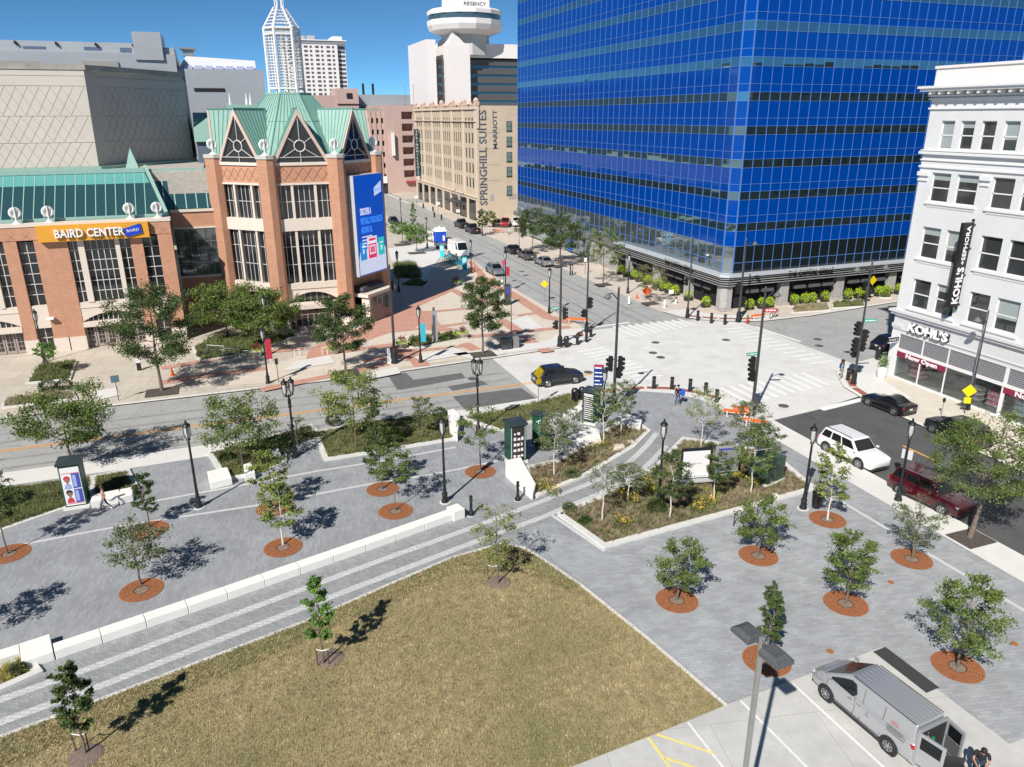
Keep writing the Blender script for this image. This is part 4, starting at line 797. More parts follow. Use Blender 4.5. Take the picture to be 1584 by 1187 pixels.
# copper roofs between hall and tower
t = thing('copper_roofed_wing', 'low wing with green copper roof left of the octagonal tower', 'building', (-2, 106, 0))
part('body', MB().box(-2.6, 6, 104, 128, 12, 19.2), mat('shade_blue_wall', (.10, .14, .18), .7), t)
part('roof', MB().add([(-2.8, 103.6, 19.2), (6, 103.6, 19.2), (6, 112, 22.6), (-2.8, 112, 22.6), (6, 128, 19.2), (-2.8, 128, 19.2)], [(0, 1, 2, 3), (3, 2, 4, 5), (0, 3, 5)]).box(1.5, 5.9, 113, 114, 22.6, 23.6), copper, t)
for x in (2.0, 4.1, 4.6): part('ridge_cone', MB().lathe([(.22, 0), (.02, 1.5)], 6, (x, 113.5, 23.6)), disk_m, t)
# ---------------------------------------------------------------- beige hotel with painted name
bg = mat('beige_stucco', (.56, .47, .36), .85, var=.05, vs=.5, var2=.05, vs2=4, tint=((.48, .40, .30), .3, .55, .8)); bgt = mat('beige_trim', (.62, .51, .41), .8); dsg = mat('painted_grey', (.075, .09, .12), .7); HX, HY = 51.3, 160.0
t = thing('hotel_building', 'beige seven storey hotel with grey lettering painted down its side', 'hotel building', (HX, HY, 0))
HN, HZ = 216.5, 24.2
wcol = MB(); sl_ = MB(); colm = MB()
# west front: piers and slit windows
floors_h = [7.1+3.12*k for k in range(5)]
nb = 6; bwid = (HN-HY-2)/nb
holes = []
for b in range(nb):
    y0 = HY+1.2+b*bwid
    nn = 4 if b not in (0, nb-1) else 3
    for z in floors_h:
        for k in range(nn):
            ww = bwid*.62/nn; yy = y0+bwid*.14+k*bwid*.76/nn; holes.append((yy, yy+ww*.72, z, z+2.15))
wall = MB(); wall_with_holes(wall, HX, HY, HN, 5.2, HZ, holes, .5); part('west_front', wall, bg, t)
gg9 = mat('green_glass', (.045, .07, .065), .1, 0, spec=.7)
for b in range(nb):
    for z in floors_h: part('window', MB().box(HX+.1, HX+.3, HY+1.2+b*bwid, HY+1.2+(b+1)*bwid-.3, z-.1, z+2.25), gg9, t)
part('body', MB().box(HX+.45, HX+44, HY, HN, 0, HZ-.05), bg, t)
for b in range(nb+1):
    y = HY+.3+b*bwid*1.0
    colm.box(HX-.18, HX-.001, y, y+.5, 5.2, HZ+.5).box(HX-.12, HX-.001, y+.9, y+1.1, 5.2, HZ+.2)
for z in (5.2, 20.9, 23.4): colm.box(HX-.3, HX-.002, HY-.02, HN, z, z+.22)
part('pilasters', colm, bgt, t)
cr = MB()
for b in range(nb+1):
    y = HY+.6+b*bwid; cr.box(HX-.15, HX+.6, y-.9, y+1.1, HZ, HZ+.75).lathe([(.55, 0), (.6, .3), (.3, .7), (.05, .85)], 8, (HX+.2, y+.1, HZ+.7)); y2 = y+bwid/2
    if b < nb: cr.box(HX-.05, HX+.4, y+1.1, y+bwid-.9, HZ, HZ+.28).lathe([(.7, 0), (.5, .35), (.05, .6)], 8, (HX+.2, y2, HZ+.25))
part('crest', cr, mat('terracotta_trim', (.60, .42, .34), .8), t)
gnd = MB(); gnd.box(HX+.1, HX+.3, HY+1.2, HN-.4, .2, 4.6); part('shopfront', gnd, dark_g, t)
gcol = MB(); gcol.box(HX-.1, HX+.4, HY, HN, 4.6, 5.19)
for b in range(9): y = HY+.05+b*6.95; gcol.box(HX-.1, HX+.4, y, y+1.1, 0, 4.6)
part('street_piers', gcol, bgt, t)
part('entrance_canopy', MB().box(HX-2.6, HX, 168.5, 178, 3.3, 3.6).tube([(HX-2.5, 169.5, 3.6), (HX, 169.5, 5.8)], .06, 5).tube([(HX-2.5, 177, 3.6), (HX, 177, 5.8)], .06, 5), mat('canopy_metal', (.05, .05, .05), .5), t)
part('side_parapet', MB().box(HX+2.5, HX+44, HY-.03, HY+.3, HZ-.04, HZ+.05), GREYM, t)
# quoin column on the corner, side windows
part('corner_shaft', MB().box(HX-.1, HX+.5, HY-.22, HY-.002, 19.6, HZ+.6), bgt, t)
for z in (5.6+0*3.1, 10.0-.4, 9.6+3.1, 12.7+3.15, 15.85+3.15):
    for x in (58.0, 61.2):
        wf = part('side_window', MB().box(x, x+1.25, HY-.06, HY-.002, z, z+2.0).box(x-.05, x+1.3, HY-.12, HY-.06, z-.1, z), mat('dark_green_frame', (.02, .05, .04), .6), t)
        o = MB().box(x+.12-HX, x+1.13-HX, -.08, -.062, z+.12, z+.95).box(x+.12-HX, x+1.13-HX, -.08, -.062, z+1.05, z+1.88).build('pane', mat('pane_green', (.22, .32, .30), .1, .3), wf)
part('wall_vent', MB().box(54.1, 55.0, HY-.05, HY-.002, 4.6, 5.9).box(58.4, 60.2, HY-.05, HY-.002, 4.8, 5.9), mat('vent_grey', (.38, .36, .33), .7), t)
for z in (8.8, 12.1, 15.4, 18.7): part('sill_line', MB().box(51.9, 56.6, HY-.03, HY-.002, z, z+.08), mat('line_brown', (.40, .33, .26), .8), t)
RSS = Matrix.Rotation(rad(90), 4, 'X')
text('lettering', 'SPRINGHILL SUITES', 2.35, dsg, (53.45, HY-.04, 3.6), RSS, t, .01, spin=rad(90), bold=.03, width=19.6)
text('lettering', 'MARRIOTT', 1.35, dsg, (55.85, HY-.04, 15.3), RSS, t, .01, spin=rad(90), bold=.02, width=7.9)
bs = thing('blade_sign', 'tall dark vertical hotel sign on the far corner of the beige hotel', 'sign', (HX-.9, 214, 8)); part('panel', MB().box(HX-1.5, HX-.3, 210.6, 210.9, 6.5, 18.8), mat('sign_green', (.015, .05, .06), .5), bs)
text('lettering', '\n'.join('SPRINGHILLSUITES'), .85, lw_, (HX-.9, 210.58, 17.9), 'S', bs, .01, align='CENTER') 
# ---------------------------------------------------------------- pink parking structure etc.
pk = mat('pink_concrete_wall', (.50, .36, .32), .85, var=.05, vs=.3)
t = thing('parking_garage', 'pink concrete parking garage with rows of square openings down the far street', 'parking garage', (34, 232, 0))
hl = [(233+6*0, 0, 0, 0)]
g_ = MB(); ghol = []
for r in range(6):
    for k in range(16): y = 225+k*4; 
part('body', MB().box(30.5, 46.6, 236, 290, 0, 23.0), mat('garage_dark', (.02, .02, .02), .9), t)
m_ = MB(); N_ = 18; xw = 16.1/11
for r in range(7):
    z = 3.2*r+1.0; m_.box(30.3, 46.4, 235.2, 236.3, z+1.4, z+3.2)
for k in range(12): m_.box(30.3+k*xw, 30.3+k*xw+.75, 235.0, 236.2, 0, 23.5)
part('front_grid', m_, pk, t)
m_ = MB(); m_.box(46.6, 55.5, 233.8, 290, 0, 3.3)
hs = []
for r in range(6): z = 3.3+3.35*r; m_.box(46.6, 51.6, 233.8, 290, z, z+3.35).box(51.6, 55.4, 233.8, 290, z, z+1.25).box(55.0, 55.5, 233.8, 290, z+1.25, z+3.35).box(51.6, 55.0, 236.5, 290, z+1.25, z+3.35)
m_.box(46.6, 55.5, 233.8, 290, 23.4, 25.2)
part('stair_block', m_, pk, t)
part('ramp', MB().add([(31, 236.4, 23.0), (46.5, 236.4, 24.6), (46.5, 236.4, 23.4), (31, 236.4, 21.9)], [(0, 1, 2, 3)]), mat('dirty_stone', (0, 0, 0)), t)
part('shop_awning', MB().box(52, 55.4, 232.8, 233.7, 3.0, 3.5), mat('awning_red', (.35, .04, .06), .7), t)
part('ground_shop', MB().box(41.5, 46.4, 234.6, 234.95, .4, 2.9), dark_g, t); part('shop_sign', MB().box(41.3, 46.45, 234.3, 234.6, 3.0, 5.0), WHITE, t)
part('banner_sign', MB().box(48.2, 49.0, 232.6, 233.7, 11.0, 17.5), WHITE, t)
t = thing('pink_office', 'flat pink building with one dark square window above the garage roof', 'building', (40, 262, 0)); part('body', MB().box(25, 44, 262, 280, 0, 28.5).box(37, 44, 261.5, 275, 26, 30.6), pk, t); part('window', MB().box(40.2, 42, 261.3, 261.45, 27.6, 29.2), DARK, t)
t = thing('grey_plant_building', 'grey metal box building with two thin black chimneys on the skyline', 'building', (52, 275, 0)); part('body', MB().box(44.2, 63, 270, 300, 0, 29.0).box(49, 64, 268, 300, 0, 26.0), gm, t)
for x in (47.5, 50.8): part('chimney', MB().tube([(x, 272, 29), (x, 272, 32.5)], .4, 8), lt, t)
# ---------------------------------------------------------------- round topped hotel tower
hw_ = mat('hotel_white', (.74, .70, .69), .7); hd = mat('hotel_dark', (.085, .085, .09), .5); hg = mat('hotel_glass', (.12, .19, .20), .08, .6)
t = thing('round_top_tower', 'white hotel tower with a round revolving restaurant on top', 'hotel tower', (95, 300, 0))
part('fin_wall', MB().box(77, 80.6, 300, 330, 0, 49.2).box(84.5, 92.8, 296, 318, 0, 47.6).add([(84.6, 296.1, 47.6), (91, 296.1, 47.6), (86.2, 296.1, 52.2), (84.6, 317, 47.6), (91, 317, 47.6), (86.2, 317, 50)], [(0, 1, 2), (0, 3, 5, 2), (1, 2, 5, 4)]).box(92.81, 125, 299, 318, 43.2, 48.2), hw_, t)
for k in range(14):
    fb_ = MB(); fg = MB()
    z = 42.6-k*3.15; fb_.box(92.81, 125, 300, 317.9, z-2.0, z-.0); fg.box(92.9, 125, 300.6, 317.8, z-3.15, z-2.0)
    fb_.box(79.5, 84.49, 303, 318, z-2.0, z-.0); fg.box(79.9, 84.49, 303.7, 317, z-3.15, z-2.0)
    part('dark_spandrel', fb_, hd, t); part('window_row', fg, hg, t)
cxr, cyr = 93.8, 305
part('core_shaft', MB().lathe([(9.2, 44), (9.2, 52)], 10, (cxr, cyr, 0)), mat('shaft_grey', (.50, .50, .50), .7), t)
part('restaurant_lower_ring', MB().lathe([(10, 51.2), (13.6, 52.6), (14.4, 54.4), (14.4, 56.2)], 14, (cxr, cyr, 0)), hw_, t)
part('restaurant_windows', MB().lathe([(13.8, 56.2), (13.8, 58.1)], 28, (cxr, cyr, 0)), hg, t)
part('restaurant_upper_ring', MB().lathe([(14.3, 58.1), (14.3, 59.4), (13.4, 60.0), (8, 60.1)], 14, (cxr, cyr, 0)), hw_, t)
part('sign_drum', MB().box(86.6, 101.8, 299, 311, 60.1, 71), hw_, t)
text('lettering', 'REGENCY', 1.75, mat('painted_grey', (0, 0, 0)), (91.6, 298.9, 61.2), 'S', t, .05, width=8.6)
# ---------------------------------------------------------------- white apartment tower
t = thing('apartment_tower', 'white high rise with a grid of small dark windows right of the spire', 'apartment tower', (55, 450, 0))
part('body', MB().box(38, 66, 450, 475, 0, 60.5).box(66, 70.5, 452, 473, 0, 60.2), hw_, t)
apm = mat('apt_window', (.10, .10, .11), .3)
for r in range(27):
    z = 58-r*2.15; aw = MB()
    for k in range(9):
        x = 39.5+k*2.95; wd = 1.9 if k % 2 else 1.2
        aw.box(x, x+wd, 449.9, 449.98, z-1.05, z)
    aw.box(66.3, 70.2, 451.9, 451.98, z-1.2, z); part('window_row', aw, apm, t)
part('cornice', MB().box(37.5, 71, 449.4, 476, 60.5, 61.0).box(64, 69, 451, 470, 61.01, 63), hw_, t); part('shadow_gap', MB().box(38, 70, 449.8, 449.95, 58.9, 60.4), mat('gap_grey', (.22, .25, .28), .6), t)
part('roof_plant', MB().box(51, 55, 455, 460, 61.0, 63.4).box(46.5, 49.8, 455, 458, 61, 63.2), mat('plant_grey', (.4, .4, .4), .6), t)
# flat block seen over the hotel roof edge
for x, y, lab in ((640, 152, 'thin roof mast left of the beige hotel roof'), (627, 155, 'thin roof mast above the grey plant building'),):
    q = PY(x, y, 255); mt = thing('roof_mast', lab, 'mast', (q.x, 255, 22), group='roof masts'); MB().tube([(0, 0, 0), (0, 0, q.z-18)], .07, 4).tube([(-.5, 0, q.z-18), (.5, 0, q.z-18)], .05, 4).build('pole', GREYM, mt)
# ================================================================ VEGETATION
def leafmat(name, c, vs=1.2, amt=.45, tr=.16, tint=None):
    if name in MATS: return MATS[name]
    m = mat(name, c, .55, spec=.35, var=amt, vs=vs, var2=.25, vs2=9, detail=2, tint=tint); n = m.node_tree.nodes; L = m.node_tree.links; b = n['Principled BSDF']
    tl = n.new('ShaderNodeBsdfTranslucent'); mx = n.new('ShaderNodeMixShader'); mx.inputs[0].default_value = tr
    src = b.inputs['Base Color'].links[0].from_socket; L.new(src, tl.inputs[0]); L.new(b.outputs[0], mx.inputs[1]); L.new(tl.outputs[0], mx.inputs[2]); L.new(mx.outputs[0], n['Material Output'].inputs[0]); return m
bark = mat('bark', (.16, .125, .10), .9, var=.3, vs=8, bump=.4, bs=30); barkw = mat('white_bark', (.62, .59, .54), .8, var=.2, vs=9)
LM = {'green': leafmat('leaf_green', (.118, .170, .038)), 'dark': leafmat('leaf_dark', (.070, .108, .030)), 'yellow': leafmat('leaf_yellow_green', (.19, .235, .055)), 'grey': leafmat('leaf_grey_green', (.135, .165, .075)),
      'fresh': leafmat('leaf_fresh', (.13, .24, .05)), 'lime': leafmat('leaf_lime', (.42, .58, .02), 3, .2), 'hedge': leafmat('leaf_hedge', (.055, .085, .022), 3), 'olive': leafmat('leaf_olive', (.15, .155, .06), 2),
      'burg': leafmat('leaf_burgundy', (.16, .015, .03), 4, .3), 'flow': leafmat('petal_yellow', (.75, .48, .03), 5, .2), 'ornge': leafmat('leaf_orange_tip', (.30, .22, .06), 1.5)}
def leaves(name, cen, size, m, parent=None, seed=0, aspect=.6, up=0.0, jit=.35):
    r = np.random.RandomState(seed); N = len(cen); cen = np.asarray(cen, float)
    a = r.normal(size=(N, 3)); a /= np.linalg.norm(a, axis=1)[:, None]
    b = np.cross(a, r.normal(size=(N, 3)) + np.array([0, 0, up])); b /= np.linalg.norm(b, axis=1)[:, None]+1e-9
    s = size*(1+jit*r.uniform(-1, 1, N))[:, None]
    a = a*s*.5; b = b*s*.5*aspect
    v = np.stack([cen-a, cen+b, cen+a, cen-b], 1).reshape(-1, 3)
    me = bpy.data.meshes.new(name); me.vertices.add(4*N); me.vertices.foreach_set('co', v.ravel().astype(np.float32)); me.loops.add(4*N)
    me.loops.foreach_set('vertex_index', np.arange(4*N, dtype=np.int32)); me.polygons.add(N); me.polygons.foreach_set('loop_start', np.arange(0, 4*N, 4, dtype=np.int32))
    try: me.polygons.foreach_set('loop_total', np.full(N, 4, dtype=np.int32))
    except Exception: pass
    me.update(calc_edges=True); me.materials.append(m); o = bpy.data.objects.new(name, me); C.objects.link(o)
    if parent is not None: o.parent = parent
    return o
PROF = {'oval': lambda t: max(.05, math.sin(math.pi*min(1, t*.92+.06)))**.75, 'narrow': lambda t: max(.1, math.sin(math.pi*min(1, t*.85+.10)))**.6*(1-.35*t),
        'vase': lambda t: .25+.8*t-.35*max(0, t-.75)*3, 'round': lambda t: math.sqrt(max(.03, 1-(2*t-1)**2)), 'spread': lambda t: min(1, .45+1.4*t)*math.sqrt(max(.05, 1-max(0, t-.3)**2*1.7)), 'cone': lambda t: max(.06, (1-t))**.8*min(1, .5+3*t)}
def tree(name, label, loc, H, R, th, shape='oval', lm='green', n=3200, leaf=.13, bk=bark, group=None, seed=1, tr=.05, spread=.185, nb=18, lean=(0, 0), twigs=6, sparse=0.12):
    R *= .87; rr_ = random.Random(seed*7+3); t = thing(name, label, 'tree', loc, 0, group); tb = MB(); pr = PROF[shape]
    top = Vector((lean[0]*H, lean[1]*H, H*.93)); k = 6
    tp = [Vector((lean[0]*H*i/k+rr_.uniform(-.03, .03)*i, lean[1]*H*i/k+rr_.uniform(-.03, .03)*i, H*.93*i/k)) for i in range(k+1)]
    tb.tube(tp, [tr*1.25]+[tr*(1-.8*i/k) for i in range(1, k+1)], 7)
    def tk(z): f = min(.999, z/(H*.93))*k; i = int(f); return tp[i].lerp(tp[i+1], f-i)
    cl = []
    for j in range(nb):
        u = (j+.5)/nb; z0 = th*.92+(H-th)*u*.80; ang = j*2.399963+rr_.uniform(-.4, .4)
        tt = min(.98, u*.86+rr_.uniform(.02, .16)); rr2 = R*pr(tt)*rr_.uniform(.72, 1.05)
        p0 = tk(z0); p2 = tk(th+(H-th)*tt)+Vector((math.cos(ang)*rr2, math.sin(ang)*rr2, 0)); p2.z = max(p2.z, th+.15)
        p1 = p0.lerp(p2, .5)+Vector((0, 0, -.06*rr2+rr_.uniform(-.05, .1)))
        tb.tube([p0, p1, p2], [tr*.42*(1.1-u*.6), tr*.26*(1.1-u*.6), tr*.08], 4, cap=False)
        for q in range(twigs):
            s = rr_.uniform(.30, 1); b0 = p0.lerp(p1, s*2) if s < .5 else p1.lerp(p2, s*2-1)
            a2 = ang+rr_.choice((-1, 1))*rr_.uniform(.3, 1.2); l2 = R*rr_.uniform(.18, .5)*(.45+.6*(pr(tt)))
            b1 = b0+Vector((math.cos(a2)*l2, math.sin(a2)*l2, rr_.uniform(-.15, .5)*l2))
            tb.tube([b0, b1], [tr*.12, tr*.05], 3, cap=False)
            if rr_.random() > sparse:
                cl.append((b0.lerp(b1, .55), .8)); cl.append((b1, 1))
        if rr_.random() > sparse: cl.append((p2, 1.1))
    for q in range(4): cl.append((tk(H*rr_.uniform(.85, 1))+Vector((0, 0, .05*H*rr_.random())), .8))
    r = np.random.RandomState(seed); cc = np.array([c[0] for c in cl]); ww = np.array([c[1]*r.uniform(.1, 1.0)**1.3 for c in cl]); n = int(n*1.75); leaf *= .93; idx = r.choice(len(cc), n, p=ww/ww.sum())
    sg = spread*R*.5; off = r.normal(size=(n, 3))*np.array([sg, sg, sg*.62]); off[:, :2] *= .9
    P_ = cc[idx]+off; P_[:, 2] = np.maximum(P_[:, 2], th*.82)
    tb.build('trunk', bk, t, smooth=True); leaves('crown', P_, leaf, LM[lm], t, seed); return t
def HT(g, py, zmax=30):
    a, b = 0.0, zmax
    for _ in range(40):
        m_ = (a+b)/2; d = Vector((g[0], g[1], m_-CH)); y = 593.5-F*d.dot(up)/d.dot(fw)
        if y > py: a = m_
        else: b = m_
    return a
def PXM(g): return Vector((g[0], g[1], -CH)).dot(fw)/F     # metres per photo pixel at a ground point
def px_tree(bx_, by_, ty, hw, label, th, shape='oval', lm='green', group='young trees on the plaza', z=0, name='young_tree', **k):
    g = G(bx_, by_, z); H = HT(g, ty+hw*.10); R = hw*PXM(g); return tree(name, label, g, H, R, th, shape, lm, group=group, seed=int(bx_*3+by_), **k)
GR = 'young trees growing in rusty grates'; WB = 'white trunked young birches in the beds'; ST = 'street trees'; LG = 'staked young trees on the lawn'
px_tree(218, 905, 803, 52, 'open crowned young tree in the rust grate nearest the lower left', 1.3, 'oval', 'grey', GR, leaf=.13, n=1700, sparse=.25, tr=.06)
px_tree(231, 815, 727, 21, 'narrow upright young tree in the left grate beside the walking woman', .9, 'narrow', 'dark', GR, n=1800, leaf=.11)
px_tree(438, 843, 742, 38, 'bright leafy young tree with pale trunk in the grate above the long bench', 1.2, 'narrow', 'yellow', GR, n=1700, leaf=.15, bk=barkw)
px_tree(423, 787, 694, 30, 'bright young tree in the grate behind another grate tree', 1.3, 'oval', 'yellow', GR, n=1300, leaf=.15)
px_tree(591, 757, 655, 27, 'dark narrow young tree in the grate behind its neighbour', .8, 'narrow', 'dark', GR, n=2600, leaf=.12)
px_tree(612, 790, 682, 36, 'thin stemmed young tree in the front of two close grates', 1.9, 'oval', 'green', GR, n=1500, leaf=.12, tr=.035)
px_tree(743, 727, 622, 33, 'young tree in the grate left of the green poster kiosk', 1.7, 'oval', 'green', GR, n=1100, leaf=.13, sparse=.2)
px_tree(12, 857, 722, 34, 'dark young tree in the grate at the left edge', 2.0, 'narrow', 'dark', GR, n=2200, leaf=.12)
px_tree(-45, 985, 880, 50, 'young tree left of the frame casting its shadow on the pavers', 1.6, 'oval', 'green', GR, n=1600)
px_tree(1047, 928, 826, 44, 'small round young tree in the grate right of the lawn', .75, 'oval', 'green', GR, n=2200, leaf=.12)
px_tree(1173, 860, 762, 42, 'small dark young tree in the grate beside the bike racks', .8, 'oval', 'green', GR, n=2400, leaf=.12)
px_tree(1280, 804, 680, 33, 'bright young tree in the grate beside the black litter bin', 1.2, 'narrow', 'yellow', GR, n=1500, leaf=.14, bk=barkw)
px_tree(1308, 934, 818, 45, 'round young tree in the middle grate above the silver van', .9, 'oval', 'green', GR, n=2700, leaf=.12)
px_tree(1410, 865, 776, 45, 'thin spreading young tree in the grate nearest the maroon suv', .8, 'vase', 'grey', GR, n=1300, leaf=.11, sparse=.25)
px_tree(1186, 1022, 900, 22, 'narrow upright young tree in the grate behind the parking lot light', .9, 'narrow', 'dark', GR, n=2600, leaf=.11)
px_tree(1481, 1032, 892, 60, 'widest young tree in the grate right of the silver van', .9, 'oval', 'green', GR, n=3200, leaf=.12, sparse=.12)
px_tree(133, 1168, 1022, 32, 'staked young tree on the lawn at the lower left', 1.2, 'narrow', 'dark', LG, n=2200, leaf=.13)
px_tree(500, 1028, 885, 25, 'bright narrow staked young tree on the lawn beside the bikeway', 1.2, 'narrow', 'fresh', LG, n=2200, leaf=.13)
px_tree(770, 905, 778, 44, 'thin vase shaped staked young tree at the tip of the lawn', 1.1, 'vase', 'yellow', LG, n=900, leaf=.12, sparse=.3, nb=24)
px_tree(112, 722, 595, 76, 'broad tree behind the portrait kiosk', 1.8, 'round', 'green', ST, n=5600, leaf=.17, tr=.08)
px_tree(376, 722, 608, 66, 'broad young tree in the left bed behind the concrete block seat', 1.6, 'round', 'green', ST, n=3600, leaf=.16)
px_tree(551, 694, 565, 56, 'tall young tree in the middle bed beside the wide street', 1.9, 'oval', 'yellow', ST, n=3400, leaf=.16)
px_tree(654, 678, 609, 20, 'small blue green tree in the middle bed', 1.5, 'round', 'grey', ST, n=1100, leaf=.11)
px_tree(461, 690, 640, 17, 'sparse sapling in front of the double lamp', .6, 'oval', 'grey', ST, n=300, leaf=.11)
px_tree(583, 706, 610, 19, 'dark conifer like shrub tree in the middle bed', .4, 'cone', 'dark', ST, n=1400, leaf=.12, z=.05)
for b in ((857, 735, 630, 35, 'birch with white trunk between the two green kiosks', 1.8, 'oval', 'grey', 1800), (932, 806, 715, 27, 'thin birch with white trunk at the bikeway end of the large bed', 1.9, 'oval', 'grey', 500),
          (971, 778, 715, 30, 'grey birch beside the thin one on the bikeway edge', 1.1, 'oval', 'grey', 1300), (1036, 801, 694, 32, 'large leafy birch in front of the black street lamp', 1.2, 'spread', 'dark', 3000), (1104, 776, 700, 24, 'birch with white trunk in front of the white notice board', 1.4, 'oval', 'dark', 1700),
          (1161, 764, 655, 34, 'birch in front of the dark green utility box', 1.6, 'oval', 'green', 2200), (1084, 691, 595, 33, 'bright birch at the far edge of the large bed', 1.7, 'oval', 'yellow', 1000),
          (1153, 703, 615, 34, 'birch at the far right corner of the large bed near the orange barriers', 1.7, 'oval', 'grey', 1700), (933, 687, 590, 30, 'birch right of the ladder patterned kiosk', 1.4, 'oval', 'green', 1300), (961, 670, 585, 27, 'birch at the tip of the flower bed', 1.4, 'oval', 'grey', 1500),
          (862, 700, 645, 20, 'dark shrub like birch behind the poster kiosk', .7, 'round', 'dark', 1200), (882, 690, 630, 22, 'pale birch behind the seating wall', 1.2, 'oval', 'grey', 700), (1178, 716, 650, 25, 'dark birch leaning over the green utility box', 1.0, 'oval', 'dark', 1500)):
    px_tree(b[0], b[1], b[2], b[3], b[4], b[5], b[6], b[7], WB, n=b[8], leaf=.11, bk=barkw, z=.05, tr=.045, sparse=.05, name='young_birch')
px_tree(1500, 832, 640, 88, 'large feathery street tree beside the maroon suv', 2.6, 'spread', 'green', ST, n=7500, leaf=.13, tr=.13, nb=28, lean=(.16, .02), name='street_tree', spread=.17)
px_tree(251, 605, 432, 68, 'large dense street tree in front of the convention centre entrance', 2.6, 'oval', 'dark', ST, n=11000, leaf=.17, tr=.13, name='street_tree', nb=26)
px_tree(352, 522, 432, 62, 'broad tree in the corner between hall and tower left of its twin', 1.4, 'round', 'green', ST, n=9500, leaf=.2, tr=.14, name='street_tree', nb=24)
px_tree(412, 540, 440, 55, 'broad tree in front of the tower entrance right of its twin', 1.6, 'round', 'green', ST, n=9000, leaf=.2, tr=.14, name='street_tree', nb=24)
px_tree(535, 576, 450, 48, 'round street tree in front of the tower doors', 2.2, 'oval', 'dark', ST, n=7000, leaf=.18, tr=.11, name='street_tree')
px_tree(747, 547, 424, 42, 'dense street tree on the red paved plaza', 2.3, 'oval', 'dark', ST, n=6500, leaf=.18, tr=.11, name='street_tree')
px_tree(77, 582, 528, 17, 'small bright tree in the square bed by the hall doors', 1.6, 'round', 'fresh', ST, n=800, leaf=.17, tr=.04)
px_tree(623, 378, 342, 21, 'bright tree in the left tree pit of the far sidewalk', 1.8, 'round', 'fresh', ST, n=1500, leaf=.24, tr=.08)
px_tree(645, 391, 346, 21, 'bright tree in the right tree pit of the far sidewalk', 1.8, 'round', 'fresh', ST, n=1500, leaf=.24, tr=.08)
px_tree(641, 372, 310, 9, 'thin tall columnar tree on the far sidewalk', .8, 'cone', 'fresh', ST, n=900, leaf=.24)
px_tree(824, 391, 317, 30, 'far small street tree beside the blue tower', 2.5, 'spread', 'dark', ST, n=2600, leaf=.25, tr=.09)
px_tree(866, 411, 325, 42, 'large dark street tree beside the blue tower', 2.6, 'spread', 'dark', ST, n=4500, leaf=.25, tr=.13)
px_tree(933, 440, 345, 37, 'thin street tree nearest the louvred canopy', 2.6, 'spread', 'green', ST, n=1500, leaf=.22, tr=.09, sparse=.2)
px_tree(1006, 469, 404, 25, 'small grey brown street tree before the restaurant windows', 1.6, 'round', 'olive', ST, n=1500, leaf=.14, tr=.05)
px_tree(745, 365, 323, 11, 'small dark tree at the hotel corner beside the lamp', 1.5, 'oval', 'dark', ST, n=800, leaf=.25)
px_tree(758, 352, 324, 11, 'small bushy tree between hotel and parked cars', .6, 'oval', 'green', ST, n=900, leaf=.25)
px_tree(1226, 482, 468, 4, 'tiny potted tree on the sidewalk by the bicycle', .8, 'round', 'olive', ST, n=150, leaf=.15, tr=.03)
# ---------------------------------------------------------------- lawn blades and bed plants (nobody could count them)
def inside(P_, poly):
    x, y = P_[:, 0], P_[:, 1]; ins = np.zeros(len(P_), bool); n = len(poly); j = n-1
    for i in range(n):
        xi, yi, xj, yj = poly[i][0], poly[i][1], poly[j][0], poly[j][1]
        c = ((yi > y) != (yj > y)) & (x < (xj-xi)*(y-yi)/(yj-yi+1e-12)+xi); ins ^= c; j = i
    return ins
def scatter(poly, n, seed, xmin=-25):
    r = np.random.RandomState(seed); xs = [max(p[0], xmin) for p in poly]; ys = [p[1] for p in poly]
    P_ = np.stack([r.uniform(min(xs), max(xs), n), r.uniform(min(ys), max(ys), n)], 1); return P_[inside(P_, poly)], r
def blades(name, poly, n, h, wd, m, seed, z=.05, clump=0, label='', cat='ground cover', fan=.5):
    c0 = sum((Vector((q[0], q[1], 0)) for q in poly), Vector((0, 0, 0)))/len(poly)
    if z == .05 and len(poly) < 14: poly = [(lambda q, d: (q[0]-d.x*min(.32, d.length*.2), q[1]-d.y*min(.32, d.length*.2)))(q, (Vector((q[0], q[1], 0))-c0).normalized()*max(1, 1)) for q in poly]
    P_, r = scatter(poly, n, seed)
    if clump:
        c = P_; P_ = np.repeat(c, clump, 0)+r.normal(size=(len(c)*clump, 2))*h*.22; hs = np.repeat(r.uniform(.5, 1.25, len(c)), clump)
    else: hs = r.uniform(.5, 1.3, len(P_))
    N = len(P_); a = r.uniform(0, 2*math.pi, N); lean = r.uniform(0, fan, N)[:, None]*h; hh = (h*hs*r.uniform(.7, 1.2, N))
    base = np.c_[P_, np.full(N, z)]; dx = np.c_[np.cos(a), np.sin(a), np.zeros(N)]; px_ = np.c_[-np.sin(a), np.cos(a), np.zeros(N)]*wd*.5
    tip = base+np.c_[np.zeros(N), np.zeros(N), hh]+dx*lean
    v = np.stack([base-px_, base+px_, tip], 1).reshape(-1, 3)
    me = bpy.data.meshes.new(name); me.vertices.add(3*N); me.vertices.foreach_set('co', v.ravel().astype(np.float32)); me.loops.add(3*N); me.loops.foreach_set('vertex_index', np.arange(3*N, dtype=np.int32))
    me.polygons.add(N); me.polygons.foreach_set('loop_start', np.arange(0, 3*N, 3, dtype=np.int32))
    try: me.polygons.foreach_set('loop_total', np.full(N, 3, dtype=np.int32))
    except Exception: pass
    me.update(calc_edges=True); me.materials.append(m); o = bpy.data.objects.new(name, me); C.objects.link(o); stuff(o, label, cat); return o
lawnb = leafmat('lawn_blade', (.46, .36, .20), 2.4, .5, .2, ((.21, .20, .08), .30, .48, .70)); lawng = leafmat('lawn_blade_green', (.23, .24, .085), 1.0, .3, .2)
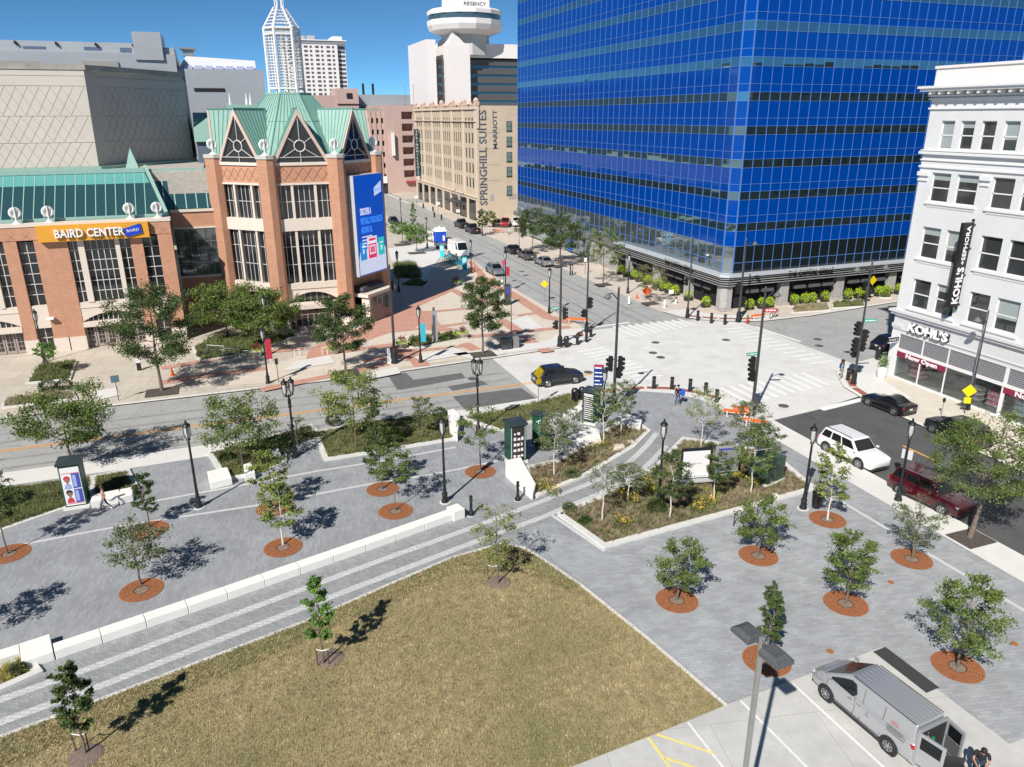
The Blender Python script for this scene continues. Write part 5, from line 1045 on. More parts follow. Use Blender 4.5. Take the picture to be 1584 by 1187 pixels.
blades('lawn_grass', LAWN, 150000, .085, .03, lawnb, 5, .03, 0, 'short dry brown lawn grass', 'grass', 1.1)
blades('lawn_grass', LAWN, 45000, .08, .028, lawng, 6, .03, 0, 'green blades mixed through the dry lawn', 'grass', 1.1)
bandp = [G(*p) for p in ((-200, 1215), (0, 1141), (160, 1081), (300, 1028), (470, 963), (600, 906), (700, 863), (775, 842), (840, 866), (900, 907), (880, 915), (800, 885), (700, 890), (600, 935), (300, 1070), (0, 1190), (-200, 1270))]
blades('lawn_edge_grass', bandp, 60000, .09, .03, leafmat('edge_green', (.13, .165, .05), 1, .3, .2), 7, .03, 0, 'greener lawn grass along the bikeway edge', 'grass', 1.0)
tuftg = leafmat('tuft_green', (.17, .195, .07), .9, .4, .2); tuftt = leafmat('tuft_tan', (.36, .315, .19), .9, .3, .2); tufty = leafmat('tuft_yellow', (.42, .39, .09), 1, .3, .2); tuftb = leafmat('tuft_brown', (.27, .20, .14), 1, .3, .2)
for i, k in enumerate('abcde'):
    d = {'a': 22000, 'b': 900, 'c': 4200, 'd': 4600, 'e': 3000}[k]
    P_ = BEDS[k]
    blades('ground_cover', P_, d, .22, .05, tuftg, 20+i, .05, 7, 'low green ground cover in the %s bed' % ('far left', 'kiosk', 'left street side', 'middle street side', 'triangular')[i], fan=.9)
    blades('dry_ground_cover', P_, d//2, .17, .045, tuftt, 40+i, .05, 6, 'dry tan ground cover in the %s bed' % ('far left', 'kiosk', 'left street side', 'middle street side', 'triangular')[i], fan=1)
for i, (k, d) in enumerate((('f', 700), ('g', 1700))):
    P_ = BEDS[k]; nm = ('flower bed beside the bikeway', 'large bed beside the notice boards')[i]
    blades('low_perennials', P_, d, .22, .035, tuftg, 60+i, .05, 20, 'low green perennials in the '+nm, fan=1); blades('grass_tufts', P_, d, .26, .03, tuftt, 63+i, .05, 20, 'pale grass tufts in the '+nm, fan=.8)
    blades('brown_seed_heads', P_, int(d*1.5), .2, .03, tuftb, 66+i, .05, 18, 'brown seed heads in the '+nm, fan=1)
blades('yellow_grass', BEDS['h'], 170, .3, .03, tufty, 70, .05, 40, 'yellow green grass clumps in the bed by the bench step', fan=1)
blades('yellow_grass', [G(*p) for p in ((1060, 790), (1125, 715), (1150, 720), (1120, 785))], 120, .35, .03, tufty, 71, .05, 26, 'yellow grass clumps in the large bed', fan=.9)
for i, k in enumerate(('n1', 'n2', 'n3', 'n4', 'n5', 'n6', 'e1', 'e2', 'e3')):
    ar = {'n1': 500, 'n2': 400, 'n3': 2600, 'n4': 300, 'n5': 900, 'n6': 350, 'e1': 500, 'e2': 350, 'e3': 400}[k]
    blades('bed_plants', BEDS[k], ar, .35 if k != 'n5' else .8, .06, [tuftg, tuftt][i in (1, 6)], 80+i, .05, 14, ['mixed plants in the square bed by the hall', 'plants in the long curbside bed at the left', 'plants under the trees in the corner bed', 'plants in the narrow bed on the red plaza', 'dark plants in the shaded far bed', 'dark plants in the small shaded bed', 'plants in the first bed along the side street', 'plants in the second bed along the side street', 'plants in the last bed beside the white store'][i], fan=.8)
def shrub(label, loc, r, lm, n=500, leaf=.09, sq=.8, name='shrub', group=None, cat='shrub', seed=1, h=0):
    t = thing(name, label, cat, loc, group=group); rs = np.random.RandomState(seed); u = rs.normal(size=(n, 3)); u /= np.linalg.norm(u, axis=1)[:, None]; rad_ = rs.uniform(.55, 1.08, n)**.6
    P_ = u*rad_[:, None]*r*np.array([1, 1, sq]); P_[:, 2] = np.abs(P_[:, 2]+r*sq*.5)+h+.05
    MB().tube([(0, 0, 0), (0, 0, h+r*.5)], .025, 5).build('stem', bark, t); leaves('foliage', P_, leaf, LM[lm], t, seed); return t
k = 0
for x, y, r, lm, lab in ((432, 700, .8, 'dark', 'dark shrub in the left bed beside the double lamp'), (350, 712, .5, 'hedge', 'small shrub at the left end of the left bed'), (408, 706, .6, 'green', 'green shrub in the middle of the left bed'), (515, 655, .55, 'dark', 'dark shrub behind the middle bed tree'),
                         (610, 680, .75, 'green', 'green shrub at the foot of the dark conifer'), (680, 645, .6, 'dark', 'dark shrub at the right end of the middle bed'), (842, 693, .7, 'dark', 'dark shrub behind the poster kiosk'), (885, 738, .5, 'grey', 'grey shrub in the mulch of the flower bed'),
                         (880, 790, .4, 'grey', 'small blue grey shrub at the near tip of the large bed'), (905, 810, .38, 'dark', 'small dark shrub at the left rim of the large bed'), (1015, 790, .6, 'hedge', 'green shrub around the lamp foot in the large bed'), (1125, 700, .6, 'grey', 'grey green shrub behind the notice board'), (1100, 698, .5, 'grey', 'grey green shrub left behind the notice board'),
                         (75, 604, .75, 'hedge', 'round dark shrub in the long curbside bed'), (100, 602, .7, 'hedge', 'second round dark shrub in the long curbside bed'), (15, 780, .9, 'dark', 'dark shrub in the far left bed'), (30, 1040, .35, 'grey', 'blue grey shrub in the yellow grass bed'),
                         (745, 440, .9, 'dark', 'tall dark shrub at the edge of the far plaza'), (640, 531, .35, 'hedge', 'clipped hedge ball at the left of the sign bed'), (652, 530, .35, 'hedge', 'clipped hedge ball next to the leftmost in the sign bed'), (663, 529, .35, 'hedge', 'clipped hedge ball just left of the tall grey sign'), (684, 528, .4, 'dark', 'dark hedge ball just right of the tall grey sign'), (700, 525, .35, 'hedge', 'clipped hedge ball at the right of the sign bed'),
                         (330, 548, .6, 'grey', 'grey shrub beside the ramp rails'), (312, 552, .5, 'grey', 'grey shrub at the left end of the corner bed'), (1370, 455, .8, 'hedge', 'green shrub beside the white store corner'), (1305, 470, .35, 'green', 'low shrub in the second bed along the side street')):
    shrub(lab, G(x, y, .05), r, lm, int(900*r)+250, .10+.03*r, seed=k+3, group='shrubs'); k += 1
for x, y, lab in ((841, 757, 'yellow flower clump at the near end of the flower bed'), (855, 765, 'small yellow flower clump beside the bikeway kerb'), (915, 695, 'yellow flower clump along the seating wall'), (932, 692, 'second yellow flower clump along the seating wall'), (965, 815, 'yellow flower clump in the lower middle of the large bed'), (960, 768, 'yellow flower clump under the grey birch'), (997, 752, 'yellow flower clump left of the lamp foot'),
                  (1010, 765, 'yellow flower clump touching the lamp foot'), (1081, 793, 'largest yellow flower clump in the large bed'), (1096, 781, 'yellow flower clump under the notice board birch'), (1165, 752, 'yellow flower clump by the green utility box'), (1143, 743, 'yellow flower clump right of the notice boards'), (975, 780, 'yellow flower clump in front of the grey birch')):
    t = thing('flower_clump', lab, 'flowers', G(x, y, .05), group='yellow flower clumps'); rs = np.random.RandomState(x); P_ = rs.normal(size=(170, 3))*[.3, .3, .12]+[0, 0, .22]; leaves('foliage', P_, .11, LM['green'], t, x)
    P_ = rs.normal(size=(40, 3))*[.27, .27, .06]+[0, 0, .45]; leaves('blossoms', P_, .09, LM['flow'], t, x+1, .9)
# ---------------------------------------------------------------- rusty tree grates, mulch rings, stakes
for x, y, lab in ((219, 913, 'rusty tree grate nearest the lower left'), (231, 820, 'rusty tree grate beside the walking woman'), (438, 847, 'rusty tree grate above the middle of the long bench'), (423, 787, 'rusty tree grate partly hidden behind a bright tree'), (592, 757, 'rear of two close rusty tree grates'), (612, 791, 'front of two close rusty tree grates'), (743, 730, 'rusty tree grate left of the poster kiosk'), (14, 857, 'rusty tree grate at the left edge'), (-42, 985, 'rusty tree grate cut off by the left edge'),
                  (1047, 929, 'rusty tree grate right of the lawn edge'), (1173, 860, 'rusty tree grate beside the bike racks'), (1280, 804, 'rusty tree grate beside the black litter bin'), (1308, 934, 'rusty tree grate in the middle of the right paving'), (1410, 865, 'rusty tree grate nearest the maroon suv'), (1186, 1022, 'rusty tree grate under the parking lot light'), (1481, 1032, 'largest rusty tree grate right of the silver van')):
    t = thing('tree_grate', lab, 'tree grate', G(x, y, .006), group='rusty tree grates'); g_ = MB(); n = 36; g_.v = []; R_ = 1.02
    for r_ in (.34, .36, .58, .60, .80, .82, 1.0, 1.02):
        for i in range(n): g_.v.append((r_*math.cos(2*math.pi*i/n), r_*math.sin(2*math.pi*i/n), .02 if r_ not in (.58, .80) else .014))
    for j in range(7):
        for i in range(n): g_.f.append((j*n+i, (j+1)*n+i, (j+1)*n+(i+1) % n, j*n+(i+1) % n)); g_.mi.append(0)
    g_.build('ring', rust, t); MB().lathe([(.35, .002), (.33, .006), (.01, .008)], 20).build('soil', soil, t)
    gv = MB()
    for r_ in (.45, .59, .70, .81, .92): gv.torus((0, 0, .018), r_, .011, (0, 0, 1), 30, 4)
    for i in range(12): a = math.pi*i/6; gv.tube([(.38*math.cos(a), .38*math.sin(a), .019), (.98*math.cos(a), .98*math.sin(a), .019)], .007, 4)
    gv.build('grooves', mat('rust_dark', (.13, .045, .02), .9), t)
    rim = MB(); rim.torus((0, 0, .012), .35, .022, (0, 0, 1), 24, 5); rim.build('collar', BLACKM, t)
for x, y, lab in ((133, 1170, 'mulch ring round the lower left lawn tree'), (510, 1018, 'mulch ring round the middle lawn tree'), (772, 901, 'mulch ring round the tree at the lawn tip')):
    o = MB().lathe([(.62, .0), (.5, .04), (.2, .07), (.01, .08)], 22).build('mulch_ring', mat('mulch_grey', (.20, .15, .125), .95, var=.3, vs=14, bump=.7, bs=40)); o.location = G(x, y, .03); tag(o, lab, 'mulch ring', 'mulch rings')
for x, y, lab in ((118, 1163, 'pair of stakes holding the lower left lawn tree'), (492, 1030, 'pair of stakes holding the middle lawn tree'), (755, 897, 'stake holding the tree at the lawn tip')):
    t = thing('tree_stake', lab, 'tree stake', G(x, y, .03), group='tree stakes'); MB().tube([(0, 0, 0), (-.02, 0, .85)], .025, 5).build('post', mat('dark_wood', (.09, .06, .045), .8), t)
    MB().tube([(.45, -.12, 0), (.45, -.12, .8)], .025, 5).build('post', MATS['dark_wood'], t) if x != 755 else None
    MB().tube([(-.02, 0, .84), (.25, -.08, .76), (.5, -.12, .8)], .022, 5).build('strap', WHITE, t)
# ---------------------------------------------------------------- lime shrub planters along the restaurant
ORD = ['first', 'second', 'third', 'fourth', 'fifth', 'sixth', 'seventh', 'eighth', 'ninth', 'tenth', 'eleventh', 'twelfth', 'thirteenth', 'fourteenth', 'fifteenth', 'sixteenth']
potm = mat('planter_black', (.03, .03, .032), .5)
def limeplanter(x, y, lab, i, r=.56):
    t = thing('planter', lab, 'planter', (x, y, 0), group='planters with lime green shrubs'); MB().box(-.5, .5, -.28, .28, 0, .62).build('box', potm, t, bevel=.03)
    rs = np.random.RandomState(i+9); u = rs.normal(size=(420, 3)); u /= np.linalg.norm(u, axis=1)[:, None]; P_ = u*r*rs.uniform(.6, 1.05, 420)[:, None]*[1.0, .95, 1.15]+[-.05, -.1, .8]; leaves('shrub', P_, .13, LM['lime'], t, i)
    P_ = rs.normal(size=(50, 3))*[.18, .12, .1]+[.35, 0, .78]; leaves('white_flowers', P_, .09, mat('petal_white', (.7, .68, .7), .8), t, i+50)
i = 0
for x in (57.3, 59.1, 60.2, 63.9, 65.4, 66.6, 68.6, 72.2, 73.9, 75.1, 77.2, 78.5, 80.5, 82.0, 86.0, 87.6):
    limeplanter(x, 72.9, ORD[i]+' lime green planter from the corner along the side street front', i); i += 1
for j, y in enumerate((75.8, 79.6, 82.7, 84.2, 85.6, 87.3, 89.8, 92.0, 93.6, 95.6, 97.6)):
    limeplanter(53.1, y, ORD[j]+' lime green planter from the corner along the far street front', i); i += 1
# flower urns
for x, y, lab in ((398, 551, 'red and yellow flower urn beside the red banner'), (622, 538, 'burgundy and lime flower urn left of the tall grey sign'), (716, 523, 'burgundy and lime flower urn right of the tall grey sign'), (768, 486, 'flower urn behind the plaza tree'), (705, 442, 'lime flower urn at the shade edge of the far plaza'), (517, 547, 'lime planted trough in front of the tower doors')):
    t = thing('flower_planter', lab, 'planter', G(x, y), group='flower urns'); MB().lathe([(.3, 0), (.42, .1), (.62, .5), (.66, .55)], 14).build('bowl', mat('cast_stone', (.48, .42, .36), .9), t, smooth=True)
    rs = np.random.RandomState(x); P_ = rs.normal(size=(160, 3))*[.2, .2, .14]+[0, 0, .95]; leaves('dark_foliage', P_, .14, LM['burg'], t, x)
    P_ = rs.normal(size=(200, 3))*[.38, .38, .1]+[0, 0, .6]; leaves('lime_foliage', P_, .14, LM['lime'], t, x+1)
# ================================================================ STREET FURNITURE
black = BLACKM; dgreen = mat('kiosk_green', (.008, .07, .045), .45); glob = mat('lamp_glass', (.50, .50, .47), .2, trans=.0, spec=.6); wfoot = mat('foot_white', (.62, .61, .58), .9)
def post_fluted(p, h, r=.075, base=.2):
    MB().lathe([(base*1.15, 0), (base*1.15, .12), (base*.85, .2), (base*.8, .5), (base*.95, .56), (r*1.5, .75), (r*1.25, 1.0)], 12).build('base', black, p, smooth=True)
    MB().tube([(0, 0, .95), (0, 0, h)], [r*1.15, r*.8], 10).build('pole', black, p, smooth=True)
def lantern(p, z, ox=0, oy=0):
    f = MB(); K = Matrix.Translation((ox, oy, z)) @ Matrix.Diagonal((.82, .82, 1, 1)) @ Matrix.Translation((-ox, -oy, -z)); f.lathe([(.06, 0), (.16, .08), (.09, .2)], 10, (ox, oy, z))
    for s in (-1, 1): f.tube([(ox+s*.1, oy, z+.15), (ox+s*.24, oy, z+.45), (ox+s*.22, oy, z+.95)], .028, 5); f.tube([(ox, oy+s*.1, z+.15), (ox, oy+s*.24, z+.45), (ox, oy+s*.22, z+.95)], .028, 5)
    f.lathe([(.27, .93), (.29, .98), (.2, 1.08), (.1, 1.13), (.05, 1.3), (.01, 1.32)], 12, (ox, oy, z))
    f.xf(K).build('lantern_frame', black, p, smooth=True); MB().lathe([(.08, .2), (.14, .45), (.155, .9)], 12, (ox, oy, z)).build('lantern_glass', glob, p, smooth=True)
def harp(x, y, ty, label, double=False, foot=True, ban=None, rz=0, z=0):
    g = G(x, y, z); H = HT(g, ty); t = thing('street_lamp', label, 'street lamp', g, rz, 'black lantern street lamps'); post_fluted(t, H-1.25)
    if double:
        lantern(t, H-1.35, -.24); lantern(t, H-1.35, .24); MB().tube([(-.24, 0, H-1.3), (0, 0, H-1.45), (.24, 0, H-1.3)], .05, 6).lathe([(.09, H-2.2), (.13, H-2.1), (.09, H-2.0), (.12, H-1.7), (.07, H-1.5)], 10).build('arms', black, t)
        MB().lathe([(.1, 2.2), (.14, 2.3), (.1, 2.4)], 10).lathe([(.09, H*.62), (.13, H*.62+.1), (.09, H*.62+.2)], 10).build('rings', black, t)
    else: lantern(t, H-1.32)
    if foot: MB().lathe([(.34, .0), (.34, .03), (.01, .035)], 16).build('footing', wfoot, t)
    if ban:
        m_ = mat('banner_'+ban[0], ban[1], .6); MB().box(.1, .14+.45, -.01, .01, ban[2], ban[3]).build('banner', m_, t)
    return t
harp(308, 785, 650, 'black street lamp between the left bed and the left grates'); harp(1242, 787, 655, 'black street lamp beside the litter bin on the right paving'); harp(688.5, 777, 643, 'black street lamp in front of the poster kiosk'); harp(1019, 780, 648, 'black street lamp standing in the large bed')
harp(457, 707, 583, 'double headed black street lamp beside the left bed', True, False, rz=.4); harp(740, 672, 552, 'double headed black street lamp at the edge of the triangular bed', True, False, rz=-.7)
harp(933, 652, 568, 'black street lamp beside the blue transit sign', foot=False); harp(415, 593, 505, 'black street lamp with a red banner', foot=False, ban=('red', (.45, .03, .05), 2.2, 4.0)); harp(651, 561, 472, 'black street lamp with a teal banner', foot=False, ban=('teal', (.05, .45, .55), 2.0, 3.8))
harp(1389, 774, 647, 'black street lamp between the white and maroon suvs', foot=False); harp(729, 423, 370, 'far street lamp beside the white van', foot=False); harp(849.5, 485, 413, 'street lamp on the kerb of the red plaza', foot=False); harp(782, 450, 387, 'far street lamp with a small red banner', foot=False, ban=('red', (.45, .03, .05), 2.0, 3.2))
harp(661, 384, 335, 'street lamp beside the blue portable toilet', foot=False); harp(617, 452, 387, 'street lamp in the shaded far plaza', foot=False); harp(621, 345, 306, 'farthest small street lamp on the left sidewalk', foot=False); harp(746, 364, 322, 'street lamp at the beige hotel corner', foot=False); harp(70, 560, 478, 'street lamp against the brick pier of the hall', foot=False); harp(417, 548, 455, 'street lamp under the broad trees by the tower', foot=False)
harp(971, 454, 391, 'street lamp before the restaurant awnings', foot=False)
# signal and light poles
sigm = mat('signal_black', (.015, .016, .017), .5)
def signal(p, M_, n=3, nm='signal_head'):
    b = MB(); b.box(-.17, .17, -.12, .12, -.36*n/2-.06, .36*n/2+.06)
    for k in range(n):
        z = .36*(n-1)/2-.36*k; o = len(b.v); b.tube([(0, -.12, z), (0, -.36, z-.03)], .14, 10, cap=False); b.disc((0, -.13, z), .11, (0, 1, 0), 10, .02)
    b.xf(M_); return b.build(nm, sigm, p)
def tall(x, y, ty, label, heads=(), arm=None, signs=(), r=.11, z=0, name='signal_pole', cat='signal pole', H=None):
    g = G(x, y, z); H = H or HT(g, ty); t = thing(name, label, cat, g, 0, 'tall black street poles')
    MB().lathe([(r*2.4, 0), (r*2.4, .15), (r*2, .3), (r*1.9, .9), (r*1.3, 1.15)], 12).build('base', black, t, smooth=True); MB().tube([(0, 0, 1.1), (0, 0, H)], [r, r*.62], 10).lathe([(r*.7, H), (r*.3, H+.12), (.01, H+.15)], 8).build('pole', mat('pole_grey', (.045, .047, .05), .45), t, smooth=True)
    for (zz, a, n) in heads:
        signal(t, Matrix.Rotation(rad(a), 4, 'Z') @ Matrix.Translation((.42, 0, zz)) @ Matrix.Rotation(rad(90), 4, 'Z'), n); MB().tube([(0, 0, zz+.3), (math.cos(rad(a))*.4, math.sin(rad(a))*.4, zz+.3)], .03, 5).build('bracket', sigm, t)
    if arm:
        for a, l in arm:
            dx, dy = math.cos(rad(a)), math.sin(rad(a)); MB().tube([(0, 0, H-.9), (dx*l*.6, dy*l*.6, H-.35), (dx*l, dy*l, H-.4)], .045, 6).build('arm', black, t)
            MB().lathe([(.08, 0), (.16, -.1), (.3, -.28), (.28, -.32), (.12, -.42), (.01, -.44)][::-1], 12, (dx*l, dy*l, H-.35)).build('luminaire', mat('luminaire_grey', (.12, .14, .13), .4), t, smooth=True)
    for (zz, a, wd, hh, c, s, nm) in signs:
        e = Matrix.Rotation(rad(a), 4, 'Z'); o = MB().box(.08, .08+wd, -.015, .015, zz, zz+hh).xf(e).build(nm, mat('sign_'+nm, c, .5), t)
        if s: MB().box(.08+wd*.1, .08+wd*.3, -.02, .02, zz+hh*.35, zz+hh*.7).box(.08+wd*.36, .08+wd*.72, -.02, .02, zz+hh*.35, zz+hh*.7).box(.08+wd*.78, .08+wd*.92, -.02, .02, zz+hh*.35, zz+hh*.7).xf(e).build('print', lw_, t)
    return t
GS = (.0, .32, .2)
tall(611, 562, 340, 'tall black pole with signal heads beside the video screen', ((6.1, 180, 3), (7.4, 60, 2)), r=.14, H=9.3)
tall(866, 536, 398, 'black signal pole on the red plaza corner', ((3.4, 0, 3), (2.3, 180, 2)), signs=((3.9, 180, .9, .22, GS, 'W Wisconsin Av', 'green_plate'),), r=.13)
tall(907, 513, 388, 'grey signal pole beside the far left crosswalk', ((3.1, 20, 3), (2.1, 200, 2)))
tall(949, 632, 446, 'tall black signal pole beside the ladder patterned kiosk', ((3.7, 0, 3), (3.8, 180, 3), (2.9, 20, 2)), ((180, .9),), r=.13)
tall(1163, 642, 446, 'tall black pole with green street sign over the orange barriers', ((4.2, 180, 3), (3.3, 190, 2)), ((0, 1.1),), ((4.9, 180, 1.0, .25, GS, 'N 4th St', 'green_plate'), (8.2, -20, .9, .3, (.5, .02, .04), 'BUS', 'red_plate')), r=.13)
tall(1320, 594, 405, 'tall signal pole with two lamp arms at the white store corner', ((5.0, 180, 3), (3.6, 180, 3), (3.5, 10, 3), (2.7, 90, 2), (4.4, 0, 2)), ((180, 1.5), (0, 1.5)), ((5.5, -15, 1.1, .28, GS, 'N 4th St', 'green_plate'),))
tall(1063, 491, 368, 'plain black pole at the restaurant corner', ((4.2, 180, 2),), r=.10)
tall(1142, 497, 370, 'signal pole with one lamp arm in front of the restaurant entrance', ((3.8, 180, 3), (3.8, 60, 3)), ((0, 1.2),), r=.14)
tall(1497, 634, 482, 'dark pole with a lamp arm before the store windows', (), ((180, 1.0),), r=.075)
tall(1338, 469, 425, 'black signal post beside the yellow warning sign', ((2.2, 180, 3), (1.4, 10, 2)), r=.06)
# parking lot light
PLA = (lambda a, b: math.atan2(b.y-a.y, b.x-a.x))(G(1160, 987, 8.8), G(1200, 1021, 8.8))
t = thing('parking_light', 'grey square pole with two boxy lamp heads over the parking lot', 'parking lot light', (11.9, 13.2, 0)); galv = mat('galvanised', (.34, .34, .33), .5, .5, var=.12, vs=1.5)
MB().box(-.06, .06, -.06, .06, .5, 9.0).build('pole', galv, t, bevel=.012); MB().lathe([(.3, 0), (.3, .5), (.01, .51)], 14).build('footing', CONC, t)
for s in (-1, 1):
    M_ = Matrix.Rotation(PLA, 4, 'Z') @ Matrix.Translation((0, 0, 8.8)) @ Matrix.Diagonal((.88, .86, .9, 1)) @ Matrix.Translation((0, 0, -8.8)); b = MB(); 
    b.add([(s*.22, -.34, 8.68), (s*1.0, -.34, 8.68), (s*1.0, .34, 8.68), (s*.22, .34, 8.68), (s*.25, -.24, 8.93), (s*.78, -.24, 8.93), (s*.78, .24, 8.93), (s*.25, .24, 8.93), (s*1.0, -.34, 8.82), (s*1.0, .34, 8.82), (s*.22, -.34, 8.82), (s*.22, .34, 8.82)],
          [(0, 3, 2, 1), (4, 5, 6, 7), (0, 1, 8, 10), (10, 8, 5, 4), (1, 2, 9, 8), (8, 9, 6, 5), (2, 3, 11, 9), (9, 11, 7, 6), (3, 0, 10, 11), (11, 10, 4, 7)]).box(min(0, s*.22), max(0, s*.22), -.06, .06, 8.74, 8.86); b.xf(M_); b.build('lamp_head', mat('lamp_housing', (.10, .105, .11), .55, .2, var=.2, vs=8), t, bevel=.01)
# bollards
for x, y, lab in ((729, 797, 'round topped black bollard beside the end of the long bench'), (801, 774, 'round topped black bollard in front of the poster kiosk wall')):
    t = thing('bollard', lab, 'bollard', G(x, y), group='round topped bollards'); MB().lathe([(.2, 0), (.2, .1), (.15, .2), (.11, .3), (.085, .4), (.08, .95), (.12, .98), (.12, 1.02), (.075, 1.05), (.075, 1.1), (.105, 1.16), (.08, 1.26), (.01, 1.3)], 14).build('post', black, t, smooth=True); MB().lathe([(.24, 0), (.24, .02), (.01, .025)], 16).build('footing', wfoot, t)
for x, y, lab in ((1011, 601, 'leftmost black bollard on the near corner'), (1039, 602, 'black bollard second from the left on the near corner'), (1067, 605, 'black bollard nearest the man with the blue bag'), (1091, 611, 'black bollard fourth from the left on the near corner'), (1108, 622, 'rightmost black bollard on the near corner'), (1079, 495, 'left black bollard before the restaurant corner'), (1100, 499, 'middle black bollard before the restaurant corner'), (1121, 501, 'right black bollard before the restaurant corner'),
                  (893, 532, 'left black bollard on the red plaza corner'), (907, 528, 'middle black bollard on the red plaza corner'), (914, 520, 'right black bollard on the red plaza corner'), (1311, 588, 'black bollard right of the standing pedestrian'), (1302, 574, 'black bollard behind the standing pedestrian')):
    t = thing('corner_bollard', lab, 'bollard', G(x, y), group='black cylinder bollards'); MB().lathe([(.19, 0), (.19, .03), (.16, .05), (.16, .98), (.17, 1.0), (.17, 1.05), (.12, 1.08), (.01, 1.09)], 14).build('post', black, t, smooth=True); MB().torus((0, 0, .85), .162, .012, (0, 0, 1), 16, 4).build('reflector', mat('refl', (.3, .28, .25), .4), t)
# litter bins
def bin_(x, y, lab, r=.3, h=1.0):
    t = thing('litter_bin', lab, 'litter bin', G(x, y), group='black litter bins'); b = MB()
    b.lathe([(r*.8, 0), (r*.82, .06), (r, h*.9), (r*1.05, h*.92), (r*1.05, h), (r*.8, h)], 16); b.build('drum', black, t, smooth=True); MB().lathe([(r*.98, h), (r*.7, h*1.16), (r*.35, h*1.2), (.01, h*1.2)], 16).build('lid', black, t, smooth=True)
bin_(1262, 785, 'black litter bin behind the bright grate tree'); bin_(889, 622, 'left black litter bin behind the ladder patterned kiosk'); bin_(900, 620, 'right black litter bin behind the ladder patterned kiosk'); bin_(876, 536, 'black litter bin on the red plaza corner', .28, .9); bin_(1358, 556, 'black litter bin beside the white store wall', .33, 1.1); bin_(1180, 476, 'grey litter bin beside the restaurant column', .2, .8)
# kiosks
def kiosk(lab, x, y, rz, wd, dp, h, face, side=True):
    t = thing('information_kiosk', lab, 'kiosk', G(x, y), rz, 'green information kiosks'); MB().box(-wd/2-.12, wd/2+.12, -dp/2-.1, dp/2+.1, 0, .16).build('plinth', CONC, t)
    fr = MB().box(-wd/2, wd/2, -dp/2, dp/2, .162, h); fr.build('cabinet', dgreen, t, bevel=.015)
    MB().add([(-wd/2-.1, -dp/2-.1, h), (wd/2+.1, -dp/2-.1, h), (wd/2+.1, dp/2+.1, h), (-wd/2-.1, dp/2+.1, h), (-wd/2-.1, -dp/2-.1, h+.12), (wd/2+.1, -dp/2-.1, h+.12), (wd/2+.1, dp/2+.1, h+.12), (-wd/2-.1, dp/2+.1, h+.12), (0, 0, h+.2)], [(0, 3, 2, 1), (0, 1, 5, 4), (1, 2, 6, 5), (2, 3, 7, 6), (3, 0, 4, 7), (4, 5, 8), (5, 6, 8), (6, 7, 8), (7, 4, 8)]).build('roof', mat('kiosk_roof', (.035, .05, .055), .35), t)
    return t
pb = mat('poster_dark', (.035, .025, .028), .5); pw_ = mat('poster_white', (.75, .74, .74), .5); pr2 = mat('poster_red', (.55, .04, .07), .5); pbl = mat('poster_blue', (.06, .07, .35), .5); skin_b = mat('poster_skin', (.30, .14, .09), .6); pli = mat('poster_pale_blue', (.30, .38, .68), .5)
W1, D1, H1 = 1.15, 1.15, 2.75
t = kiosk('green kiosk with a dark poster of small white pictures', 797, 712, rad(0), W1, D1, H1, 'S')
MB().box(-.46, .46, -D1/2-.015, -D1/2, .3, H1-.15).build('poster', pb, t); MB().box(-.5, -.46, -D1/2-.03, -D1/2, .3, H1-.1).box(.46, .5, -D1/2-.03, -D1/2, .3, H1-.1).build('poster_frame', mat('frame_pale', (.45, .6, .55), .5), t)
pm_ = MB(); r9 = random.Random(3)
for r in range(5):
    for c in range(3 if r < 4 else 2): x = -.32+c*.26+r9.uniform(-.03, .03); z = .5+r*.4; w9 = r9.uniform(.1, .2); pm_.box(x, x+w9, -D1/2-.022, -D1/2-.016, z, z+r9.uniform(.12, .24))
pm_.build('pictures', pw_, t)
t = kiosk('dark green kiosk with a poster of two portraits', 122, 780, rad(0), 1.15, 1.15, 2.85, 'S'); d = -1.15/2
for nm, q, m_ in (('poster', (-.5, .5, .25, 2.7), pw_), ('blue_panel', (.04, .46, 1.35, 2.3), pbl), ('blue_panel', (.04, .46, .42, 1.28), pbl), ('text_block', (.08, .27, 1.45, 2.2), pli), ('text_block', (.08, .27, .52, 1.2), pli), ('red_rule', (-.46, .46, 2.32, 2.35), pr2), ('red_rule', (-.46, .46, .36, .4), pr2)):
    k_ = .0 if nm == 'poster' else (.01 if 'panel' in nm or 'rule' in nm else .016); MB().box(q[0], q[1], d-.012-k_, d-k_*.5, q[2], q[3]).build(nm, m_, t)
for z, hat in ((1.35, pr2), (.45, pb)):
    MB().disc((-.22, d-.03, z+.55), .13, (0, 1, 0), 14, .008).box(-.26, -.18, d-.03, d-.024, z+.28, z+.45).build('portrait_face', skin_b, t); q = MB(); q.disc((-.22, d-.026, z+.66), .17, (0, 1, 0), 14, .008); q.build('portrait_head', hat, t)
    MB().add([(-.42, d-.029, z), (-.02, d-.029, z), (-.1, d-.029, z+.3), (-.34, d-.029, z+.3)], [(0, 1, 2, 3)]).build('portrait_shirt', pli if hat is pr2 else pr2, t)
t = kiosk('green kiosk with a ladder of white listing strips', 914, 653, rad(-52), 1.05, 1.0, 2.55, 'S'); d = -.5; q = MB()
MB().box(-.45, .45, d-.015, d, .3, 2.47).build('listing_panel', pb, t)
for k in range(12): q.box(-.38, .38, d-.025, d-.016, .4+k*.165, .46+k*.165)
q.build('listing_strips', pw_, t); MB().box(-.38, .38, d-.03, d-.026, 2.32, 2.42).build('title_strip', pw_, t)
t = kiosk('green kiosk half hidden behind the dark birch with a white arrow sign', 835, 690, rad(-40), 1.0, .5, 2.4, 'S'); MB().tube([(-.2, -.27, 1.9), (.15, -.27, 2.1)], .03, 4).tube([(-.02, -.27, 1.8), (0, -.27, 2.05)], .03, 4).build('arrow', pw_, t)
